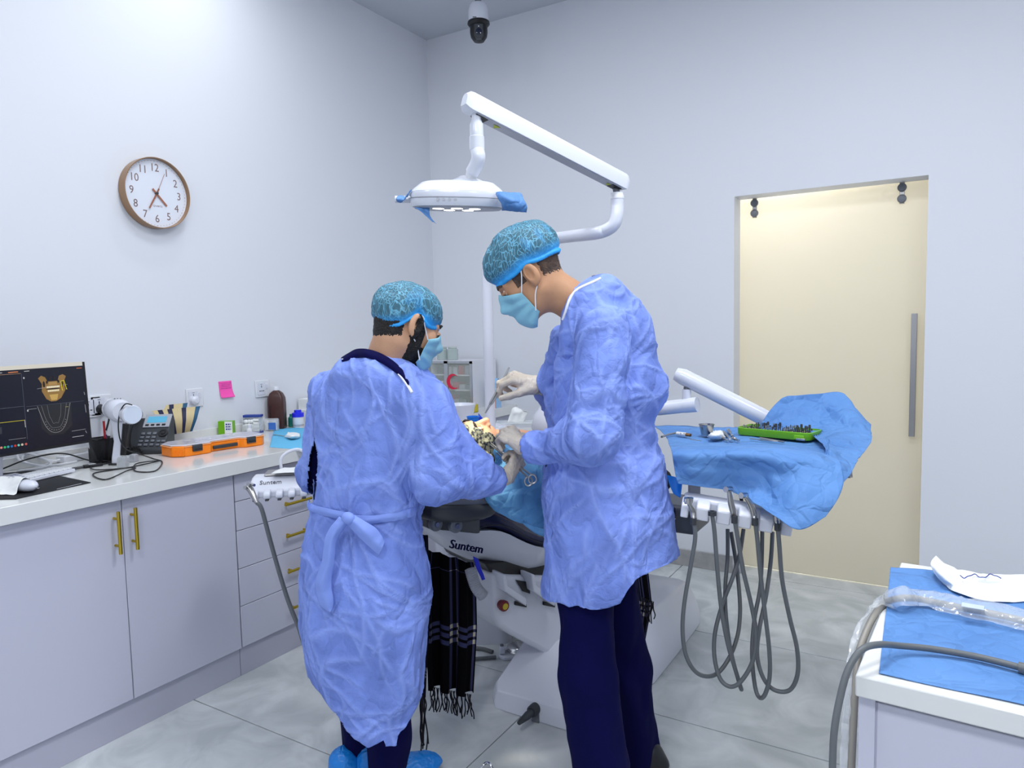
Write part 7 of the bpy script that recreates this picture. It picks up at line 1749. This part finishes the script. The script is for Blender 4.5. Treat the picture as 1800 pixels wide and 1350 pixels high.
# ---------------------------------------------------------------- standing operator (right)
def operator():
    t = thing('person', 'tall person in a blue gown and navy trousers standing in profile, head bent down', 'person', PZ(1120, 1362, 0))
    R_, O_ = hframe(P(931, 487, 2.14), -88, 36, 0)
    nb = P(1052, 560, 2.17); nl = (np.array(nb)-O_)@R_
    hf_ = head_sdf(nl, .058)
    sh_n, el_n, wr_n = jl((1062, 585, 2.06), (1040, 768, 2.0), (925, 788, 2.17)); sh_f, el_f, wr_f = jl((1040, 590, 2.36), (1000, 735, 2.44), (948, 682, 2.42))
    chest = np.array(P(1065, 680, 2.22)); pel = np.array(P(1072, 920, 2.24))
    hip_n, kn_n, an_n = jl((1028, 1000, 2.17), (1032, 1190, 2.13), (1066, 1405, 2.10)); hip_f, kn_f, an_f = jl((1070, 1000, 2.29), (1098, 1180, 2.33), (1128, 1330, 2.37))
    caps = [(np.array(nb), chest, .07, .12), (chest, pel, .12, .12), (sh_n, sh_f, .05, .05), (sh_n, el_n, .045, .036), (el_n, wr_n, .036, .024), (sh_f, el_f, .045, .036), (el_f, wr_f, .036, .024), (pel, hip_n, .085, .075), (hip_n, kn_n, .075, .05), (kn_n, an_n, .05, .03), (pel, hip_f, .085, .065), (hip_f, kn_f, .075, .05), (kn_f, an_f, .05, .03)]
    body = body_mesh(t, hf_, R_, O_, caps, M_skin2)
    face_bits(R_, O_, body, M_skin2, M_hair2)
    nz = lambda D, sc: fbm(D*sc, 3, 6)
    shell_patch(hf_, (0, -.01, .0), (104, 256), (lambda a: -26-12*np.cos(np.radians(a-180)), 40), 90, 34, lambda u, e, D: .0045*np.clip(np.minimum(e*3, np.minimum(u, 1-u)*9), 0, 1)-.002+.001*nz(D, 50), R_, O_, 'hair', M_hair2, t)
    for a0, a1 in ((50, 80), (-80, -50)): shell_patch(hf_, (0, .0, .0), (a0, a1), (-14, 38), 20, 24, lambda u, e, D: .003*np.clip(np.minimum(np.minimum(e*3, 1), np.minimum(u, 1-u)*5), 0, 1)-.0012, R_, O_, 'sideburn', M_hair2, t)
    make_cap(R_, O_, t, (0, -.016, .056), (.098, .128, .104), .040, .012, 8, .012)
    mask_on(hf_, R_, O_, t, 66)
    T = ring_col([(492, 1046, 1084, 2.18), (505, 1030, 1094, 2.19), (530, 1006, 1118, 2.2), (560, 992, 1136, 2.2), (600, 984, 1150, 2.2), (650, 980, 1156, 2.2), (700, 978, 1152, 2.2), (750, 974, 1148, 2.2), (780, 968, 1150, 2.2), (800, 960, 1166, 2.2), (850, 956, 1174, 2.2), (900, 956, 1182, 2.2), (950, 957, 1186, 2.2), (1000, 960, 1190, 2.2), (1120, 962, 1194, 2.2)], 1)
    ff = jl((1000, 600, 2.30), (965, 672, 2.36)); fd = jl((976, 700, 2.33), (978, 758, 2.33)); cf = np.array(P(934, 788, 2.165)); cfa = (cf-el_n)/np.linalg.norm(cf-el_n); fo = jl((985, 778, 2.08))
    cf2 = np.array(P(962, 690, 2.42)); cfb = (cf2-el_f)/np.linalg.norm(cf2-el_f); puff = np.array(P(1122, 688, 2.16))
    nk = jl((1058, 528, 2.16), (1030, 548, 2.13), (1016, 590, 2.13))
    def fn(p):
        d = col_sdf(p, T, .86, 0, 2.2)
        d = smin(d, smin(rcone(p, nk[0], nk[1], .068, .066), rcone(p, nk[1], nk[2], .066, .06), .03), .03)
        d = smin(d, rcone(p, sh_n, sh_f, .068, .066), .05)
        d = smin(d, ell(p-puff, (0, 0, 0), (.080, .12, .105)), .018)
        ar = smin(rcone(p, sh_n, el_n, .080, .074), rcone(p, el_n, cf, .072, .046), .03)
        d = smin(d, ar, .014)
        d = smin(d, smin(rcone(p, sh_f, el_f, .07, .06), rcone(p, el_f, cf2, .058, .04), .03), .02)
        d = smin(d, smin(rcone(p, ff[0], ff[1], .055, .042), rcone(p, fd[0], fd[1], .032, .022), .02), .015)
        return d
    hem = hemtab([(940, 1068), (965, 1068), (985, 1062), (1000, 1066), (1014, 1058), (1040, 1060), (1066, 1054), (1084, 1046), (1096, 1026), (1110, 1008), (1125, 1002), (1150, 994), (1200, 990)], 2.08)
    gown_mesh(fn, np.array(P(1075, 800, 2.2))-np.array([.42, .42, .62]), np.array(P(1075, 700, 2.2))+np.array([.42, .42, .48]), .0062, hem, t, seed=31, cuffs=[(cf+cfa*.0, cfa)])
    tubes('neck_binding', M_maskw, t, [([cast(*q, off=.004) for q in ((1056, 489), (1044, 495), (1030, 501), (1016, 508), (1006, 518), (999, 532), (994, 548), (989, 562))], .0042)])
    net([[P(1040, 486, 2.19), P(1048, 484, 2.19), P(1054, 487, 2.19)], [P(1040, 496, 2.17), P(1048, 494, 2.17), P(1056, 497, 2.17)]], 6, 4, 'scrub_collar', M_navy, t, amp=0, solid=.003)
    net([[P(1108, 538, 2.09), P(1112, 536, 2.09), P(1116, 545, 2.10)], [P(1113, 550, 2.08), P(1118, 552, 2.08), P(1122, 556, 2.09)], [P(1119, 562, 2.085), P(1122, 566, 2.085), P(1124, 568, 2.09)]], 6, 10, 'scrub_gap', M_navy, t, amp=0, solid=.002) if False else None
    fl = lambda p: smin(smin(smin(rcone(p, hip_n, kn_n, .094, .083), rcone(p, pel, hip_n, .105, .09), .03), rcone(p, kn_n, an_n, .083, .076), .03), smin(rcone(p, hip_f, kn_f, .076, .078), rcone(p, kn_f, an_f, .080, .066), .03), .015)
    limb_obj(fl, np.array(P(1075, 1200, 2.25))-np.array([.35, .35, .55]), np.array(P(1075, 1000, 2.25))+np.array([.35, .35, .3]), .012, 'trousers', M_navy, t, 5, .010)
    f1 = P(1066, 1440, 2.10); f1.z = 0; f2 = PZ(1126, 1352, 0); bk = mat('black shoe leather', (20, 21, 26), .4)
    for o, a in ((f1, -78), (f2-HR*.02, -70)): shoe(Vector(o), a, t, 'shoe', bk, L=.25)
    # near (left) glove
    Rg, Og = aframe(P(922, 787, 2.18), (P(872, 748, 2.27)-P(926, 790, 2.18)), -HF*.62+UP*.9)
    hand(Rg, Og, 1, [(36, 58, 35), (42, 60, 35), (50, 62, 35), (58, 64, 35)], t, thumb=(32, 34), scale=1.0, to=P(1010, 780, 2.05))
    Rg, Og = aframe(P(950, 678, 2.38), (P(890, 660, 2.36)-P(950, 678, 2.38)), UP*.85-HF*.35-HR*.1)
    hand(Rg, Og, -1, [(38, 52, 25), (46, 58, 30), (62, 64, 35), (72, 66, 35)], t, thumb=(30, 10), scale=1.12, to=P(1000, 700, 2.42))
operator()

# ---------------------------------------------------------------- patient
def patient():
    o = P(824, 792, 2.44)
    t = thing('person', 'patient lying on the dental chair under a blue drape, wearing a patterned headscarf', 'person', o)
    f = (UP*.93+HR*.22+U*.12).normalized(); up = (-U+UP*.12); up = (up-f*up.dot(f)).normalized(); r = f.cross(up)
    R_ = np.array([[r.x, f.x, up.x], [r.y, f.y, up.y], [r.z, f.z, up.z]]); O_ = np.array(o)
    L = lambda s, lat, z: np.array(W3(s, lat, z))
    s0 = (Vector(o)-O0).dot(U); l0 = (Vector(o)-O0).dot(NN); z0 = o.z
    nb = L(s0+.24, (l0-HW)/2-.02, z0-.07); nl = (nb-O_)@R_
    hf_ = head_sdf(nl, .05)
    ch = L(s0+.40, -HW+.02, z0-.11); pl = L(s0+.78, -HW, z0-.16); kl, kr = L(1.02, -HW+.09, .80), L(1.02, -HW-.09, .80); al, ar = L(1.26, -HW+.08, .74), L(1.26, -HW-.08, .74)
    caps = [(nb, ch, .055, .105), (ch, pl, .11, .11), (L(s0+.3, -HW+.17, z0-.11), L(s0+.3, -HW-.17, z0-.11), .05, .05), (L(s0+.3, -HW+.19, z0-.11), L(s0+.56, -HW+.19, z0-.15), .042, .034), (L(s0+.3, -HW-.19, z0-.11), L(s0+.56, -HW-.19, z0-.15), .042, .034), (L(s0+.56, -HW+.19, z0-.15), L(s0+.72, -HW+.07, z0-.06), .034, .024), (L(s0+.56, -HW-.19, z0-.15), L(s0+.72, -HW-.07, z0-.06), .034, .024),
            (pl, kl, .085, .055), (kl, al, .052, .035), (pl, kr, .085, .055), (kr, ar, .052, .035)]
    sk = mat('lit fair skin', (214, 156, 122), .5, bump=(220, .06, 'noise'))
    body = body_mesh(t, hf_, R_, O_, caps, sk)
    face_bits(R_, O_, body, sk, M_hair)
    # headscarf: offset of head and neck with an opening for the face
    def sf(p):
        d = hf_(p)-.009
        d = smin(d, ell(p, (0, -.05, -.02), (.085, .075, .10)), .03)
        return smax(d, -ell(p, (0, .10, -.03), (.062, .075, .095)), .006)
    V, F = surfnet(sf, (-.14, -.16, -.24), (.14, .16, .16), .005); N_ = vnormals(V, F); V = V+N_*(crease(V, 18, .007, 2, (1, 1, 1))+.004*fbm(V*20, 2))[:, None]
    sm = mat('patterned headscarf', (44, 46, 62), .85, mix=((186, 184, 152), 105, .42, .58, 'noise'), bump=(60, .4, 'noise'))
    np_obj(V@R_.T+O_, F, 'headscarf', sm, t)
    # black dress over legs
    fn = lambda p: smin(smin(rcone(p, pl, kl, .12, .085), rcone(p, kl, al, .085, .06), .04), smin(rcone(p, pl, kr, .12, .085), rcone(p, kr, ar, .085, .06), .04), .05)
    fn2 = lambda p: smin(fn(p), rcone(p, ch, pl, .10, .12), .05)
    pts = np.array([ch, pl, al, ar]); V, F = surfnet(fn2, pts.min(0)-.2, pts.max(0)+.2, .014)
    np_obj(V, F, 'dress', mat('black dress cloth', (14, 14, 20), .9), t)
    return t
pt_ = patient()
pd = net(rows([(846, 786, 2.46), (872, 776, 2.55), (905, 766, 2.60), (945, 760, 2.66), (1010, 762, 2.7)],
              [(858, 806, 2.42), (886, 800, 2.47), (918, 796, 2.5), (950, 798, 2.53), (1010, 806, 2.58)],
              [(866, 834, 2.39), (892, 830, 2.42), (922, 828, 2.43), (955, 832, 2.45), (1010, 842, 2.5)],
              [(856, 862, 2.385), (888, 866, 2.385), (922, 868, 2.39), (955, 872, 2.41), (1010, 880, 2.46)],
              [(846, 876, 2.385), (880, 890, 2.37), (915, 898, 2.37), (955, 906, 2.39), (1010, 915, 2.44)],
              [(856, 886, 2.40), (878, 902, 2.375), (910, 918, 2.37), (950, 928, 2.38), (1010, 940, 2.42)]), 60, 50, 'patient_drape', M_drape2, None, amp=.007, sc=9, solid=.0012, seed=4)
tag(pd, 'blue disposable drape covering the chest of the patient', 'drape')
fl_ = net(rows([(918, 918, 2.36), (935, 924, 2.355), (958, 930, 2.36)], [(925, 926, 2.35), (942, 934, 2.345), (960, 938, 2.35)], [(938, 936, 2.35), (948, 941, 2.345), (961, 944, 2.35)]), 10, 10, 'drape_flap', M_drape2, pd, amp=.002, sc=30)

# held instruments
def tweezers():
    t = thing('tweezers', 'long steel tweezers held upright in the far gloved hand above the patient', 'tweezers', P(853, 724, 2.36))
    a, m_, e = P(895, 646, 2.375), P(874, 690, 2.36), P(853, 726, 2.36)
    for s in (-1, 1):
        o = HR*(s*.0035); MB().tube(catmull([a, (a+m_)/2+o*.6, m_+o*1.3, (m_+e)/2+o, e+o*.25], 5), [.0028]*8+[.0042]*8+[.0018]*5, 8).build('tweezer_arm', M_steel, t)
tweezers()
def holder():
    t = thing('needle_holder', 'steel needle holder in the glove of the bending assistant, tip at the mouth', 'forceps', P(864, 783, 2.36))
    a, p, e1, e2 = P(862, 782, 2.36), P(886, 800, 2.30), P(932, 843, 2.21), P(938, 838, 2.215)
    MB().tube([a, p], [.002, .004], 8).build('jaw', M_steel, t); MB().tube([a+UP*.006+HR*.002, p+UP*.004], [.002, .0035], 8).build('jaw', M_steel, t)
    MB().lathe([(.006, -.004), (.006, .004)], frame(p, HR, UP), 14).build('pivot', M_steel, t)
    for e, k in ((e1, 0), (e2, 1)):
        MB().tube([p, e-(e-p).normalized()*.012], .003, 8).build('shank', M_steel, t)
    for c in (P(929, 846, 2.22), P(936, 842, 2.2)):
        MB().tube([c+HR*.012*math.cos(q)+UP*.014*math.sin(q) for q in [2*PI*k/16 for k in range(17)]], .0028, 8).build('finger_ring', M_steel, t)
    t2 = thing('dental_probe', 'thin steel probe beside the needle holder in the same glove', 'instrument', P(874, 797, 2.34)); MB().tube([P(873, 796, 2.34), P(890, 810, 2.3)], .0018, 8).build('shaft', M_steel, t2)
holder()

# cloths lie on what carries them
_o = bpy.data.objects
rest_on(pd, [q for q in meshes_of(pt_) if q.name.split('.')[0] in ('body', 'dress', 'headscarf')] + [q for q in meshes_of(_o['dental_chair']) if q.name.split('.')[0] in ('headrest_pad', 'headrest_shell', 'cushion')])
rest_on(g2, meshes_of(_o['operating_lamp'])[:6]); rest_on(g1, meshes_of(_o['operating_lamp'])[:6])
for q in meshes_of(_o['tray_drape']):
    rest_on(q, [r for r in meshes_of(_o['delivery_unit']) if r.name.split('.')[0] in ('rack_block', 'rack_body', 'tray_table', 'rear_panel', 'upper_arm', 'handle_bar', 'rack_support')], .004, 3)
    rest_on(q, [r for r in meshes_of(_o['implant_kit']) if r.name.startswith(('tray_shell', 'inner_plate', 'metal_clip', 'clip_recess'))], .004, 4) if q.name.startswith('raised_fold') else None

# countable repeats share a group
GROUPS = {'base_cabinet': 'base cabinets under the worktop', 'wall_socket': 'sockets on the left wall', 'pen': 'pens in the pen holder', 'leaflet': 'leaflets behind the phone',
          'supply_carton': 'long cartons by the brown bottle', 'glass_jar': 'jars on the medicine cabinet', 'cream_pot': 'pots in front of the medicine cabinet',
          'handle_wrap': 'blue wraps on the lamp handles', 'dental_handpiece': 'handpieces on the rack', 'driver_tip': 'driver tips on the tray drape',
          'plaid_shawl': 'plaid shawls hanging from the chair', 'dental_tool': 'steel tools on the tray drape'}
for o in C.objects:
    k = o.name.split('.')[0]
    if o.parent is None and k in GROUPS and o.get('label'): o['group'] = GROUPS[k]
